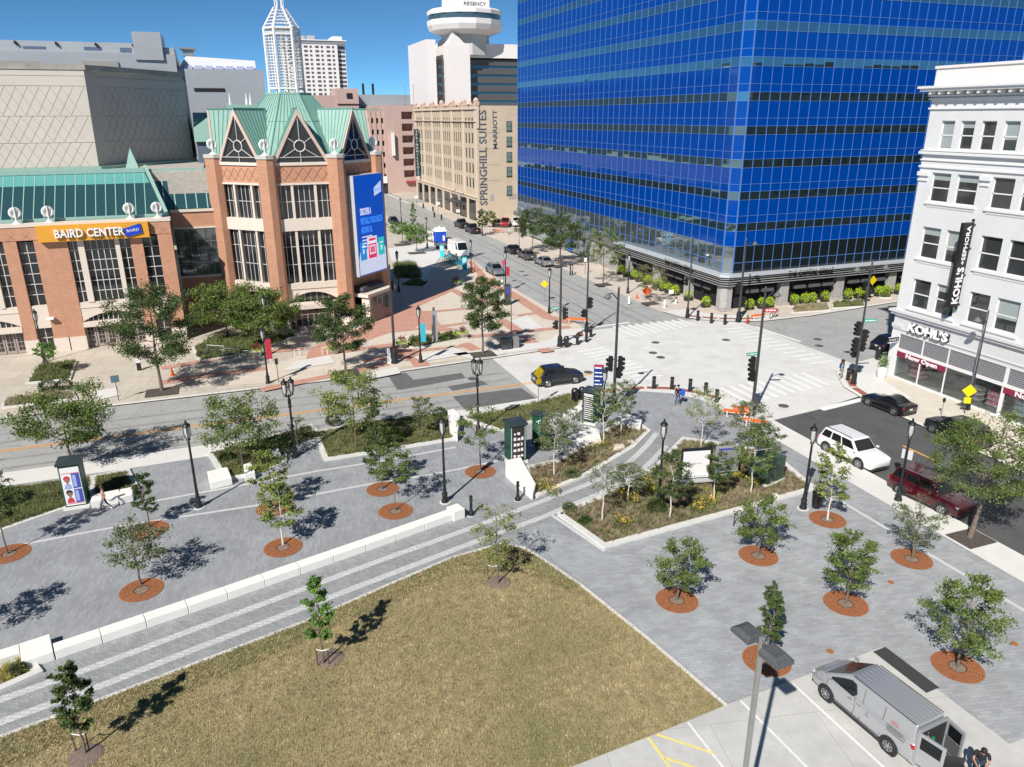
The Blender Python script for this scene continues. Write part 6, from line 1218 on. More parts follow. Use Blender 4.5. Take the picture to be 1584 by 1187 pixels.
# notice boards and cabinet in the large bed
t = thing('notice_board', 'white faced notice board in a black frame in the large bed', 'notice board', G(1074, 747, .05)); a = Matrix.Rotation(rad(-12), 4, 'Z')
MB().box(-1.0, 1.0, -.09, .09, .35, 2.4).xf(a).build('frame', black, t, bevel=.02); MB().box(-.9, .85, -.105, -.092, .42, 2.25).xf(a).build('sheet', pw_, t); MB().box(-1.1, 1.1, -.5, .1, .25, .34).xf(a).build('shelf', mat('board_shelf', (.4, .4, .4), .6), t)
MB().tube([(-.8, 0, 0), (-.8, 0, .4)], .05, 6).tube([(.8, 0, 0), (.8, 0, .4)], .05, 6).xf(a).build('legs', black, t); MB().tube([(-.35+.06*i, -.108, 1.4+.05*math.sin(i*2.1)) for i in range(12)], .012, 4).xf(a).build('print', lt, t)
q = MB(); r9 = random.Random(8)
for k in range(14): x = -.7+k*.1; q.box(x, x+.05, -.108, -.106, .48, .48+r9.uniform(.02, .1))
q.xf(a).build('print', lt, t)
t = thing('display_board', 'grey glazed display board beside the white notice board', 'notice board', G(1122, 736, .05)); MB().box(-.8, .8, -.07, .07, .3, 2.1).xf(a).build('frame', mat('silver_frame', (.45, .46, .47), .4, .4), t); MB().box(-.7, .7, -.085, -.072, .4, 1.8).xf(a).build('glass', mat('board_glass', (.22, .23, .24), .1), t); MB().box(-.65, .65, -.085, -.072, 1.84, 1.98).xf(a).build('header', pbl, t); MB().tube([(.75, 0, 0), (.75, 0, .4)], .05, 6).tube([(-.7, 0, 0), (-.7, 0, .4)], .05, 6).xf(a).build('legs', black, t)
t = thing('utility_box', 'large dark green transformer box on a concrete pad', 'utility box', G(1184, 741, .05)); ug = mat('utility_green', (.055, .095, .065), .55); a = Matrix.Rotation(rad(16), 4, 'Z')
MB().box(-.85, .85, -.75, .75, .12, 1.6).xf(a).build('cabinet', ug, t, bevel=.03); MB().box(-.95, .95, -.85, .85, 0, .119).xf(a).build('pad', CONC, t); MB().box(-.87, .87, -.77, .77, 1.601, 1.65).xf(a).build('lid', ug, t)
# flat stones
for x, y, lab in ((956, 694, 'large flat pale boulder in the flower bed'), (974, 685, 'small flat pale boulder in the flower bed'), (1197, 768, 'small flat stone in the mulch of the large bed')):
    o = MB().add([(-.55, -.3, 0), (.4, -.4, 0), (.6, .2, 0), (-.1, .45, 0), (-.45, -.25, .22), (.33, -.3, .26), (.5, .15, .25), (-.1, .35, .2)], [(0, 1, 5, 4), (1, 2, 6, 5), (2, 3, 7, 6), (3, 0, 4, 7), (4, 5, 6, 7)]).build('boulder', mat('boulder_stone', (.60, .53, .45), .9, var=.1, vs=4), bevel=.05); o.location = G(x, y, .05); tag(o, lab, 'boulder', 'pale boulders'); o.scale = (1, 1, 1) if x < 970 else (.6, .6, .6)
# long bench of concrete blocks
bw = mat('white_precast', (.78, .765, .73), .8, var=.04, vs=1.2, bump=.06)
front = [G(*p) for p in ((87, 1021), (300, 948), (600, 842), (700, 806))]
t = thing('long_bench', 'long white concrete bench wall along the bikeway', 'bench', (front[0].x, front[0].y, 0)); L_ = [(front[i+1]-front[i]).length for i in range(3)]; tot = sum(L_)
def at_(s):
    for i in range(3):
        if s <= L_[i]+1e-6: return front[i].lerp(front[i+1], s/L_[i]), (front[i+1]-front[i]).normalized()
        s -= L_[i]
    return front[3], (front[3]-front[2]).normalized()
nblk = 11
for i in range(nblk):
    s0, s1 = tot*i/nblk+.012, tot*(i+1)/nblk-.012; a_, d1 = at_(s0); b_, d2 = at_(s1); n_ = Vector((-d1.y, d1.x, 0))*.62
    part('bench_block', MB().prism([tuple(a_)[:2], tuple(b_)[:2], tuple(b_+n_)[:2], tuple(a_+n_)[:2]], 0, .46), bw, t, bevel=.02)
e_, d_ = at_(tot); n_ = Vector((-d_.y, d_.x, 0)); a_ = e_+d_*.02-n_*.15
part('end_block', MB().prism([tuple(a_)[:2], tuple(a_+d_*.75)[:2], tuple(a_+d_*.75+n_*.8)[:2], tuple(a_+n_*.8)[:2]], 0, .62), bw, t, bevel=.02)
t = thing('stepped_bench', 'white concrete bench step at the left end of the long bench', 'bench', G(60, 1010)); q = [G(*p) for p in ((20, 1000), (48, 985), (86, 1012), (55, 1030))]
a_, d_ = at_(0); n_ = Vector((-d_.y, d_.x, 0))
A = a_-d_*.04; part('bench_block', MB().prism([tuple(A-d_*1.15)[:2], tuple(A)[:2], tuple(A+n_*1.45)[:2], tuple(A-d_*1.15+n_*1.45)[:2]], 0, .46), bw, t, bevel=.02)
B_ = A-d_*1.17+n_*.75
for i in range(4): part('bench_block', MB().prism([tuple(B_-d_*(i*1.7+1.68))[:2], tuple(B_-d_*(i*1.7))[:2], tuple(B_-d_*(i*1.7)+n_*.7)[:2], tuple(B_-d_*(i*1.7+1.68)+n_*.7)[:2]], 0, .46), bw, t, bevel=.02)
# block seats
def block(lab, pts, h, px_=True):
    P_ = [G(*p) for p in pts] if px_ else pts; c = sum((Vector((p[0], p[1], 0)) for p in P_), Vector((0, 0, 0)))/len(P_); t = thing('block_seat', lab, 'bench', (c.x, c.y, 0), group='white concrete seats'); part('block', MB().prism([(p[0], p[1]) for p in P_], 0, h), bw, t, bevel=.03)
block('white concrete block seat at the tip of the left bed', ((327, 758), (360, 750), (353, 733), (322, 740)), .5); block('small rough white block under the left bed tree', ((380, 746), (396, 742), (390, 727), (378, 730)), .55); block('narrow white block behind the small one', ((420, 716), (436, 712), (432, 703), (418, 706)), .5)
block('white wedge seat at the right end of the middle bed', ((696, 674), (708, 684), (712, 655), (702, 645), (693, 648)), .7); block('white bench wall in front of the poster kiosk', ((782, 738), (806, 760), (824, 775), (829, 758), (805, 716), (782, 722)), .45)
block('white seating wall behind the flower bed', ((868, 697), (930, 692), (926, 674), (905, 668), (892, 680), (866, 686)), .5); block('white rough seat block at the tip of the flower bed', ((950, 656), (990, 668), (993, 657), (962, 645)), .45); block('low white wall behind the birches', ((846, 672), (878, 660), (902, 640), (896, 634), (866, 652), (838, 664)), .45)
block('dark shaded block seat left of the walking woman', ((142, 788), (190, 778), (186, 768), (145, 776)), .5); block('white block seat behind the narrow grate tree', ((186, 782), (207, 776), (208, 764), (188, 768)), .5)
# signs
def sign(lab, x, y, zc, w9, h9, c, a=0, words=None, post=None, tilt=0, name='road_sign', cat='road sign', z=0, second=None, grp='signs'):
    t = thing(name, lab, cat, G(x, y, z), rad(a), grp); MB().tube([(0, .02, 0), (0, .02, zc+h9*.4)], .03, 6).build('post', post or GREYM, t); m_ = mat('face_%.2f_%.2f_%.2f' % c, c, .45)
    b = MB().box(-w9/2, w9/2, -.035, -.012, -h9/2, h9/2); b.xf(Matrix.Translation((0, 0, zc)) @ Matrix.Rotation(rad(tilt), 4, 'Y')); b.build('panel', m_, t)
    if second: MB().box(-second[0]/2, second[0]/2, -.036, -.013, zc-h9*.72-second[1], zc-h9*.72).build('lower_panel', m_, t)
    if words:
        q = MB()
        for i, (s, dz, sz, wd9) in enumerate(words):
            q.box(-.3, -.3+wd9*.55, -.04, -.036, zc+dz, zc+dz+sz*.7).box(-.3+wd9*.6, -.3+wd9, -.04, -.036, zc+dz, zc+dz+sz*.7)
        q.build('print', lw_, t); MB().box(-w9/2, w9/2, -.041, -.036, zc+h9*.40, zc+h9/2).build('header', mat('sign_red', (.4, .03, .05), .5), t)
    return t
YEL = (.75, .55, .0)
sign('yellow diamond warning sign behind the dark hatchback', 833, 626, 2.75, .8, .8, YEL, 25, None, None, 45, second=(.55, .4)); sign('yellow diamond warning sign before the store windows', 1492, 640, 1.9, .75, .75, YEL, -35, None, black, 45, second=(.5, .5)); sign('yellow diamond warning sign beyond the side street', 1345, 467, 2.7, .85, .85, YEL, 0, None, black, 45); sign('yellow diamond sign on the kerb of the red plaza', 842, 466, 2.2, .7, .7, YEL, -30, None, GREYM, 45)
sign('orange diamond work sign on the restaurant sidewalk', 1000, 462, 1.0, .95, .95, (.75, .12, .02), -20, None, black, 45)
sign('tall blue transit sign with white lines beside the kiosk', 924, 640, 3.1, .75, 1.9, (.01, .04, .20), -30, (('The Hop', .62, .16, .5), ('Downtown', .25, .12, .55), ('Wisconsin Av', -.05, .12, .6), ('M-Line', -.4, .12, .4), ('Vel Phillips', -.7, .12, .55)), black)
sign('small bus stop screen sign on the left sidewalk', 184, 620, 1.9, .62, .6, (.10, .16, .20), 8, None, black); sign('small black timetable sign near the red banner lamp', 431, 591, 1.9, .28, .55, (.03, .03, .03), 0, None, black)
sign('grey sign panel on the lamp beside the maroon suv', 1391, 770, 2.9, .6, .6, (.55, .55, .55), -60, None, black); sign('white sign board on the far restaurant sidewalk', 905, 424, 2.1, .5, .6, (.75, .75, .75), 0, None, black); sign('white sign board beside the black sedan', 803, 388, 2.2, .45, .7, (.74, .74, .74), 0, None, black)
sign('white notice on a post beside the orange diamond', 1037, 470, 1.5, .6, .5, (.73, .73, .73), -20, None, GREYM); sign('red and white small sign beside the silver suv', 779, 440, 3.0, .45, .7, (.55, .05, .12), -20, None, black)
for x, y, lab in ((678, 333, 'white hotel sign panel left of the entrance canopy'), (709, 346, 'white hotel sign panel right of the entrance canopy'), (645, 322, 'white sign panel at the far hotel corner')): sign(lab, x, y, 2.7, .9, .7, (.76, .76, .76), 0, None, black)
t = thing('pylon_sign', 'tall narrow grey pylon sign in the hedge bed', 'sign', G(673, 531)); MB().box(-.28, .28, -.14, .0, .1, 3.4).build('panel', mat('pylon_grey', (.33, .33, .34), .5), t); MB().box(-.12, .12, .02, .12, .1, 3.75).build('mast', mat('pylon_dark', (.12, .12, .13), .5), t); MB().box(-.4, .4, -.3, .3, 0, .1).build('foot', WHITE, t)
t = thing('parking_meter', 'parking meter on the pavement before the store', 'parking meter', G(1456, 643)); MB().tube([(0, 0, 0), (0, 0, 1.1)], .03, 6).build('post', GREYM, t); MB().box(-.1, .1, -.08, .08, 1.1, 1.45).build('head', black, t, bevel=.05)
t = thing('signal_cabinet', 'pair of dark control cabinets on the red plaza', 'control cabinet', G(790, 540)); MB().box(-1.05, .0, -.4, .4, .1, 1.2).build('cabinet', mat('cabinet_dark', (.05, .06, .065), .5), t, bevel=.02); MB().box(.15, .8, -.3, .3, .1, 1.25).build('cabinet', mat('cabinet_tan', (.22, .21, .20), .5), t, bevel=.02); MB().box(-1.1, .9, -.5, .5, 0, .099).build('pad', CONC, t)
t = thing('ticket_pylon', 'tall dark ticket machine post behind the control cabinets', 'ticket machine', G(785, 472)); MB().box(-.35, .35, -.15, .15, 0, 2.6).build('body', mat('cabinet_dark', (0, 0, 0)), t); MB().box(-.25, .25, -.17, -.151, 1.4, 2.3).build('screen', pbl, t)
tall(791, 540, 443, 'thin dark pole standing behind the control cabinets', r=.05, name='thin_pole', cat='pole'); tall(803, 390, 345, 'thin grey pole beside the black sedan', r=.06, name='thin_pole', cat='pole')
t = thing('store_planter', 'tall white planter with a green bush at the store entrance', 'planter', G(1363, 584)); MB().lathe([(.28, 0), (.36, .1), (.42, .6), (.38, .95), (.34, .98)], 16).build('pot', WHITE, t, smooth=True); rs = np.random.RandomState(4); P_ = rs.normal(size=(420, 3))*[.2, .2, .3]+[0, 0, 1.45]; leaves('bush', P_, .13, LM['fresh'], t, 4)
# small stuff: bike racks, hydrants, cones, barriers, rails
for x, y, lab in ((1140, 812, 'left black hoop bike rack at the bed kerb'), (1153, 806, 'middle black hoop bike rack at the bed kerb'), (1176, 797, 'right black hoop bike rack under the grate tree')):
    t = thing('bike_rack', lab, 'bike rack', G(x, y), rad(15), 'black hoop bike racks'); MB().tube([(-.3, 0, 0), (-.3, 0, .6)]+[(-.3*math.cos(a), 0, .6+.3*math.sin(a)) for a in (rad(30), rad(60), rad(90), rad(120), rad(150))]+[(.3, 0, .6), (.3, 0, 0)], .03, 7).build('hoop', black, t, smooth=True)
for x, y, lab, c1, c2 in ((1148, 636, 'red and green fire hydrant beside the orange barriers', (.55, .02, .02), (.02, .25, .08)), (1156, 499, 'small red and green fire hydrant beyond the intersection', (.55, .02, .02), (.02, .25, .08)), (973, 470, 'white bollard cone on the far kerb', (.75, .75, .74), (.75, .75, .74)), (1028, 476, 'white post on the restaurant sidewalk', (.75, .75, .74), (.75, .75, .74)), (1045, 470, 'white and black post before the restaurant', (.7, .7, .7), (.05, .05, .05)), (777, 443, 'white post on the plaza kerb beside the silver suv', (.75, .75, .74), (.75, .75, .74))):
    t = thing('fire_hydrant' if c2[0] < .1 and c1[1] < .1 else 'short_post', lab, 'hydrant' if c1[1] < .1 else 'post', G(x, y)); m1 = mat('c%.2f%.2f%.2f' % c1, c1, .45); m2 = mat('c%.2f%.2f%.2f' % c2, c2, .45)
    MB().lathe([(.2, 0), (.2, .06), (.13, .1), (.13, .62), (.17, .66)], 12).build('barrel', m1, t, smooth=True); MB().lathe([(.17, .66), (.13, .82), (.05, .9), (.01, .93)], 12).tube([(-.22, 0, .5), (.22, 0, .5)], .06, 8).build('bonnet', m2, t, smooth=True)
orm = mat('safety_orange', (.80, .13, .02), .5)
for x, y, lab in ((267, 581, 'orange traffic cone beside the large street tree'), (733, 421, 'orange traffic cone beside the far lamp'), (764, 434, 'orange traffic cone in front of the silver suv'), (985, 462, 'orange cone at the foot of the diamond work sign'), (800, 383, 'orange cone behind the black sedan')):
    t = thing('traffic_cone', lab, 'traffic cone', G(x, y), group='orange traffic cones'); MB().lathe([(.17, .03), (.04, .72), (.01, .73)], 12).build('cone', orm, t, smooth=True); MB().box(-.2, .2, -.2, .2, 0, .03).build('foot', orm, t); MB().lathe([(.116, .3), (.085, .45)], 12).build('stripe', WHITE, t)
for i, (x, y, a, l, lab) in enumerate(((1138, 645, -35, 1.9, 'orange barrier plank on the corner left of its twin'), (1150, 640, -30, 1.6, 'orange barrier plank beside the red hydrant'), (1168, 660, -45, 1.8, 'orange barrier plank lying behind the corner birch'), (893, 500, -38, 2.6, 'orange barrier net on the plaza kerb'), (1172, 494, 3, 2.0, 'orange barrier plank beyond the intersection'), (770, 360, -50, 2.5, 'orange barrier plank beside the fenced lot'))):
    t = thing('barrier_plank', lab, 'barrier', G(x, y), rad(a), 'orange barrier planks'); MB().box(-l/2, l/2, -.04, .04, .35, .6).build('plank', orm, t); MB().tube([(-l*.35, -.25, 0), (-l*.35, 0, .5), (-l*.35, .25, 0)], .03, 5).tube([(l*.35, -.25, 0), (l*.35, 0, .5), (l*.35, .25, 0)], .03, 5).build('trestle', WHITE, t)
for i, (x, y, lab) in enumerate(((345, 553, 'white handrail nearest the hall on the ramp'), (377, 557, 'white handrail in the middle of the ramp'), (322, 548, 'white handrail at the left of the ramp'))):
    t = thing('handrail', lab, 'handrail', G(x, y), rad(-15), 'white handrails'); MB().tube([(0, 0, 0), (0, 0, .95), (1.6, -.1, .8), (1.6, -.1, 0)], .03, 6).tube([(0, 0, .5), (1.6, -.1, .4)], .02, 5).build('rail', WHITE, t)
for x, y, lab in ((460, 552, 'white hoop stand left of three on the tower forecourt'), (503, 549, 'white hoop stand middle of three on the tower forecourt'), (572, 541, 'white hoop stand right of three on the tower forecourt'), (415, 560, 'white hoop stand beside the flower urn')):
    t = thing('hoop_stand', lab, 'bike rack', G(x, y), group='white hoop stands'); MB().tube([(-.25, 0, 0), (-.25, 0, .75), (.25, 0, .75), (.25, 0, 0)], .035, 6).build('hoop', WHITE, t)
t = thing('low_sign_post', 'white topped black pedestal on the sidewalk before the hall', 'pedestal', G(216, 573)); MB().box(-.18, .18, -.1, .1, 0, .75).build('base', black, t); MB().box(-.18, .18, -.1, .1, .751, 1.1).build('top', WHITE, t)
t = thing('white_pedestal', 'white pedestal post beside the tall black pole', 'pedestal', G(602, 562)); MB().box(-.14, .14, -.1, .1, 0, 1.5).build('post', WHITE, t)
# portable toilet
t = thing('portable_toilet', 'blue portable toilet with a white roof', 'portable toilet', G(681, 385)); bl_ = mat('toilet_blue', (.01, .08, .55), .5)
MB().box(-.95, .95, -.8, .8, 1.2, 3.1).build('cabin', bl_, t, bevel=.04); MB().add([(-1.05, -.9, 3.1), (1.05, -.9, 3.1), (1.05, .9, 3.1), (-1.05, .9, 3.1), (-.9, 0, 3.75), (.9, 0, 3.75)], [(0, 1, 5, 4), (1, 2, 5), (2, 3, 4, 5), (3, 0, 4), (0, 3, 2, 1)]).tube([(0, 0, 3.5), (0, 0, 4.0)], .18, 8).build('roof', WHITE, t); MB().box(.3, .7, -.83, -.8, 1.5, 2.4).build('notice', WHITE, t); MB().box(-.9, .9, -.7, .7, .5, 1.19).build('frame', GREYM, t); MB().tube([(-.6, -.75, .35), (-.6, -.6, .35)], .35, 12).tube([(.6, -.75, .35), (.6, -.6, .35)], .35, 12).build('wheels', RUB, t)
# teal share bikes in a row with teal panels
teal = mat('bike_teal', (.03, .50, .62), .45)
def bicycle(lab, loc, rz, m_, grp):
    t = thing('bicycle', lab, 'bicycle', loc, rz, grp)
    for s in (-.5, .5): w9 = MB(); w9.torus((s, 0, .33), .31, .025, (0, 1, 0), 18, 5); w9.build('wheel', RUB, t)
    MB().tube([(-.5, 0, .33), (-.1, 0, .32), (-.2, 0, .8), (-.5, 0, .33)], .03, 5).tube([(-.1, 0, .32), (.38, 0, .75), (-.18, 0, .7)], .04, 5).tube([(.5, 0, .33), (.36, 0, .95)], .03, 5).build('frame', m_, t); MB().box(-.32, -.08, -.06, .06, .8, .86).build('saddle', RUB, t); MB().tube([(.34, -.28, 1.0), (.34, .28, 1.0)], .02, 5).build('handlebar', black, t)
    MB().add([(-.78, -.05, .5), (-.3, -.05, .72), (-.3, .05, .72), (-.78, .05, .5)], [(0, 1, 2, 3)]).box(.5, .75, -.16, .16, .68, .92).build('fenders', m_, t)
A_, B_ = G(690, 402), G(716, 415)
for i in range(9): bicycle(ORD[i]+' teal hire bicycle from the far end of its rack', A_.lerp(B_, i/8), rad(25), teal, 'teal hire bicycles')
for q, lab in ((G(684, 398), 'teal hire bike panel at the far end of the rack'), (G(719, 418), 'teal hire bike panel at the near end of the rack')):
    t = thing('bike_station_panel', lab, 'panel', q, rad(-30), 'teal bike station panels'); MB().box(-.35, .35, -.06, .06, 0, 2.0).build('panel', teal, t); MB().box(-.3, .3, -.07, -.061, 1.1, 1.8).build('map', mat('map_pale', (.4, .62, .68), .5), t)
bicycle('grey bicycle locked beside the pole in front of the restaurant', G(1196, 492), rad(20), GREYM, 'private bicycles'); bicycle('black bicycle by the tower entrance trees', G(452, 521), rad(10), black, 'private bicycles')
bicycle('white bicycle by the fenced lot beside the hotel', G(787, 363), rad(60), WHITE, 'private bicycles')
# fence at the lot
t = thing('mesh_fence', 'low grey fence panels at the edge of the far parking lot', 'fence', G(780, 360), rad(-50)); q = MB()
for k in range(12): q.tube([(-2+k*.35, 0, 0), (-2+k*.35, 0, 1.1)], .02, 4)
q.tube([(-2, 0, 1.1), (1.9, 0, 1.1)], .03, 4).tube([(-2, 0, .15), (1.9, 0, .15)], .03, 4).build('panel', GREYM, t)
t = thing('sidewalk_bench_rail', 'black rails of the cafe stand by the building entrance', 'rack', G(884, 425), rad(40)); MB().tube([(-.4, 0, 0), (-.4, 0, 1.5), (.3, 0, 1.5), (.3, 0, 0)], .1, 6).build('rail', black, t); MB().disc((0, -.12, .9), .35, (0, 1, 0), 14, .05).build('disc', pw_, t)
for x, y, lab in ((670, 327, 'farthest short black bollard by the hotel kerb'), (672, 336, 'second short black bollard by the hotel kerb'), (683, 340, 'third short black bollard by the hotel kerb'), (655, 322, 'last short black bollard by the hotel kerb')):
    t = thing('kerb_bollard', lab, 'bollard', G(x, y), group='hotel kerb bollards'); MB().lathe([(.2, 0), (.18, 1.1), (.01, 1.2)], 8).build('post', black, t)
# ================================================================ VEHICLES
tyre = mat('tyre', (.018, .018, .019), .8); alloy = mat('alloy', (.42, .43, .45), .3, .8); trimk = mat('plastic_trim', (.025, .025, .027), .6); lampw = mat('headlamp', (.65, .66, .68), .12, .2); lampr = mat('tail_lamp', (.40, .01, .012), .2, coat=.5); plate = mat('number_plate', (.6, .6, .58), .5)
KIND = {'sedan': dict(c=.20, t=.03, r=-.20, b=-.36, hf=.50, hc=.64, bz=.66, dk=.68, pan=((.06, .47), (.50, .93)), tw=.68),
        'suv': dict(c=.24, t=.10, r=-.40, b=-.475, hf=.54, hc=.61, bz=.60, dk=.60, pan=((.07, .38), (.41, .68), (.71, .95)), tw=.76),
        'hatch': dict(c=.24, t=.06, r=-.30, b=-.46, hf=.52, hc=.62, bz=.62, dk=.60, pan=((.07, .42), (.45, .74), (.77, .93)), tw=.70),
        'coupe': dict(c=.10, t=-.05, r=-.19, b=-.38, hf=.50, hc=.68, bz=.72, dk=.72, pan=((.08, .8),), tw=.68),
        'pickup': dict(c=.20, t=.10, r=-.08, b=-.11, hf=.56, hc=.62, bz=.62, dk=.62, pan=((.08, .50), (.54, .93)), tw=.76),
        'van': dict(c=.40, t=.27, r=-.47, b=-.49, hf=.38, hc=.46, bz=.48, dk=.48, pan=((.02, .16),), tw=.86),
        'nv': dict(c=.385, t=.13, r=-.475, b=-.49, hf=.47, hc=.575, bz=.60, dk=.60, pan=(), tw=.80)}
def hull(L, W, H, k, bed=False):
    w9 = W/2; zb = .24*(.9 if k is KIND['sedan'] or k is KIND['coupe'] else 1.1); st = []
    def zf_(f):
        K_ = [(.455, k['hf']), (min(.40, k['c']+.01), k['hc']), (min(.40, k['c']+.01)-.12, k['bz']), (-.30, k['bz']), (-.40, k['dk'])]
        if f >= .455: return k['hf']
        if f <= -.40: return k['dk']
        for (a, za), (b, zb_) in zip(K_[:-1], K_[1:]):
            if a >= f >= b: return za+(zb_-za)*(a-f)/(a-b+1e-9)
    for fx, ww, dz, lo in ((.50, .74, -.09, .10), (.485, .88, -.03, .03), (.455, .955, 0, 0), (.42, .975, 0, 0), (.38, .99, 0, 0), (.33, 1, 0, 0), (.25, 1, 0, 0), (.18, 1, 0, 0), (.1, 1, 0, 0), (-.1, 1, 0, 0), (-.3, 1, 0, 0), (-.40, .99, 0, 0), (-.46, .96, 0, 0), (-.488, .91, -.02, .02), (-.50, .80, -.1, .09)):
        st.append((fx*L, ww*w9, (zf_(fx)+dz)*H, zb+lo*H))
    m_ = MB(); n = len(st); sec = lambda x, y, zs, z0: [(x, y*.0, z0), (x, y*.86, z0), (x, y*.975, z0+.10), (x, y, z0+(zs-z0)*.45), (x, y*.985, z0+(zs-z0)*.80), (x, y*.93, zs-.02), (x, y*.80, zs+.008), (x, 0, zs+.025)]
    for x, y, zs, z0 in st:
        s = sec(x, y, zs, z0); m_.v += s+[(a, -b, c) for a, b, c in s[-2:0:-1]]
    q = 14
    for i in range(n-1):
        for j in range(q): m_.f.append((i*q+j, i*q+(j+1) % q, (i+1)*q+(j+1) % q, (i+1)*q+j)); m_.mi.append(0)
    m_.f.append(tuple(range(q-1, -1, -1))); m_.mi.append(0); m_.f.append(tuple((n-1)*q+j for j in range(q))); m_.mi.append(0)
    return m_
def wheel(p, x, s, w9, R, spokes=7, rimm=None):
    y = s*w9; a = MB(); a.lathe([(R*.62, -.11), (R*.93, -.115), (R, -.08), (R, .08), (R*.93, .115), (R*.62, .11)], 24).xf(Matrix.Rotation(rad(90), 4, 'X')); o = a.build('wheel', tyre, p, smooth=True); o.location = (x, y-s*.10, R)
    b = MB(); b.torus((0, 0, 0), R*.58, R*.075, (0, 0, 1), 20, 5)
    for k in range(spokes): t9 = 2*math.pi*k/spokes; b.box(.02, R*.57, -R*.075, R*.075, -.015, .02, Matrix.Rotation(t9, 4, 'Z'))
    b.lathe([(R*.15, -.02), (R*.15, .035), (.01, .04)], 10); b.xf(Matrix.Rotation(rad(90)*-s, 4, 'X')); r = b.build('rim', rimm or alloy, o, smooth=True); r.location = (0, s*.095, 0)
    c = MB().disc((0, s*.06, 0), R*.6, (0, 1, 0), 20, .01).build('brake_disc', trimk, o)
def car(label, cat, loc, rz, L, W, H, col, kind='sedan', metal=.3, name=None, rails=False, R=None, grp=None, wb=None, dark=False):
    k = KIND[kind]; w9 = W/2; t = thing(name or {'sedan': 'parked_car', 'suv': 'suv', 'hatch': 'hatchback', 'coupe': 'sports_car', 'pickup': 'pickup_truck', 'van': 'delivery_van', 'nv': 'silver_van'}[kind], label, cat, loc, rad(rz), grp)
    pt = mat('paint_%.3f_%.3f_%.3f' % col, col, .28, metal, coat=.8, spec=.5); R = R or (.33 if kind in ('sedan', 'coupe') else .37); wbh = (wb or L*.59)/2
    hull(L, W, H, k).build('body', pt, t, smooth=True, bevel=.02)
    cx, tx, rx, bx_ = k['c']*L, k['t']*L, k['r']*L, k['b']*L; zb = k['bz']*H-.06; yb = w9*.925; yt = w9*k['tw']; zt = H
    ztf = H*.985; v = [(cx, yb*.97, k['hc']*H-.04), (tx, yt, ztf), (rx, yt, ztf), (bx_, yb*.97, zb), (cx, -yb*.97, k['hc']*H-.04), (tx, -yt, ztf), (rx, -yt, ztf), (bx_, -yb*.97, zb)]
    cb = MB().add(v+[((tx+rx)/2, yt, H), ((tx+rx)/2, -yt, H), ((cx*.3+bx_*.7), yb*.99, zb), ((cx*.3+bx_*.7), -yb*.99, zb)],
                  [(0, 1, 8, 2, 3, 10), (4, 11, 7, 6, 2+0*1+4*0+0 if 0 else 6, 9, 5)] if 0 else [(0, 10, 3, 2, 8, 1), (4, 5, 9, 6, 7, 11), (0, 1, 5, 4), (1, 8, 9, 5), (8, 2, 6, 9), (2, 3, 7, 6), (0, 4, 11, 10), (10, 11, 7, 3)]); cb.build('cabin', pt, t, smooth=True, bevel=.07, seg=3)
    def quadlerp(A, B, Cc, D, u, v_): A, B, Cc, D = map(Vector, (A, B, Cc, D)); return A.lerp(B, u).lerp(D.lerp(Cc, u), v_)
    def glass(nm, A, B, Cc, D, u0, u1, v0, v1, off, m_=GLASSC):
        P_ = [quadlerp(A, B, Cc, D, *q) for q in ((u0, v0), (u1, v0), (u1, v1), (u0, v1))]; nn = (P_[1]-P_[0]).cross(P_[3]-P_[0]).normalized()*off
        g_ = MB().add([p+nn for p in P_]+[p-nn*2 for p in P_], [(0, 1, 2, 3), (0, 4, 5, 1), (1, 5, 6, 2), (2, 6, 7, 3), (3, 7, 4, 0)]); return g_.build(nm, m_, t, bevel=.012)
    glass('windshield', v[4], v[0], v[1], v[5], .05, .95, .10, .90, .012)
    if kind not in ('nv',): glass('rear_window', v[3], v[7], v[6], v[2], .08, .92, .18 if kind != 'van' else .5, .86, .012)
    for s in (0, 4):
        A, B, Cc, D = (v[s+3], v[s], v[s+1], v[s+2]) if s == 0 else (v[s], v[s+3], v[s+2], v[s+1])
        for u0, u1 in k['pan']:
            a0, a1 = (1-u1, 1-u0) if s == 0 else (u0, u1); glass('side_window', A, B, Cc, D, a0, a1, .16, .84, -.014)
    for s in (-1, 1):
        for x in (wbh, -wbh):
            MB().disc((x, s*(w9+.004), R), R*1.18, (0, 1, 0), 22, .02).build('wheel_arch', trimk, t); wheel(t, x, s, w9+.03, R)
        hz = k['hf']*H-.12; MB().box(L*.445, L*.488, s*w9*.60, s*w9*.90, hz-.07, hz+.06).xf(Matrix.Identity(4)).build('headlight', lampw, t, bevel=.02)
        tz = k['dk']*H-.16; MB().box(-L*.494, -L*.46, s*w9*.62 if s > 0 else s*w9*.925, s*w9*.925 if s > 0 else s*w9*.62, tz-.08 if kind not in ('suv', 'van', 'hatch') else tz-.1, tz+.08).build('tail_light', lampr, t, bevel=.02)
        MB().box(cx-.22, cx-.02, s*(w9+.02)-.08*(s < 0)*1, s*(w9+.02)+.08*(s > 0)*1+.0, k['hc']*H+.02, k['hc']*H+.15).build('mirror', pt, t, bevel=.02)
        MB().box(-L*.36, L*.36, s*(w9-.03), s*(w9+.008), .19, .30).build('sill', trimk, t)
        for hx in ((.02*L, -.17*L) if kind in ('sedan', 'suv', 'hatch', 'pickup') else (.0,)): MB().box(hx-.1, hx+.08, s*w9*.985, s*(w9+.012), k['bz']*H-.17, k['bz']*H-.14).build('door_handle', CHROME if not dark else pt, t)
    MB().box(L*.47, L*.499, -w9*.5, w9*.5, .38*1.0, k['hf']*H-.16).build('grille', trimk, t, bevel=.02); MB().box(L*.46, L*.502, -w9*.78, w9*.78, .20, .34).box(-L*.502, -L*.46, -w9*.8, w9*.8, .24, .42).build('bumper', trimk, t, bevel=.03)
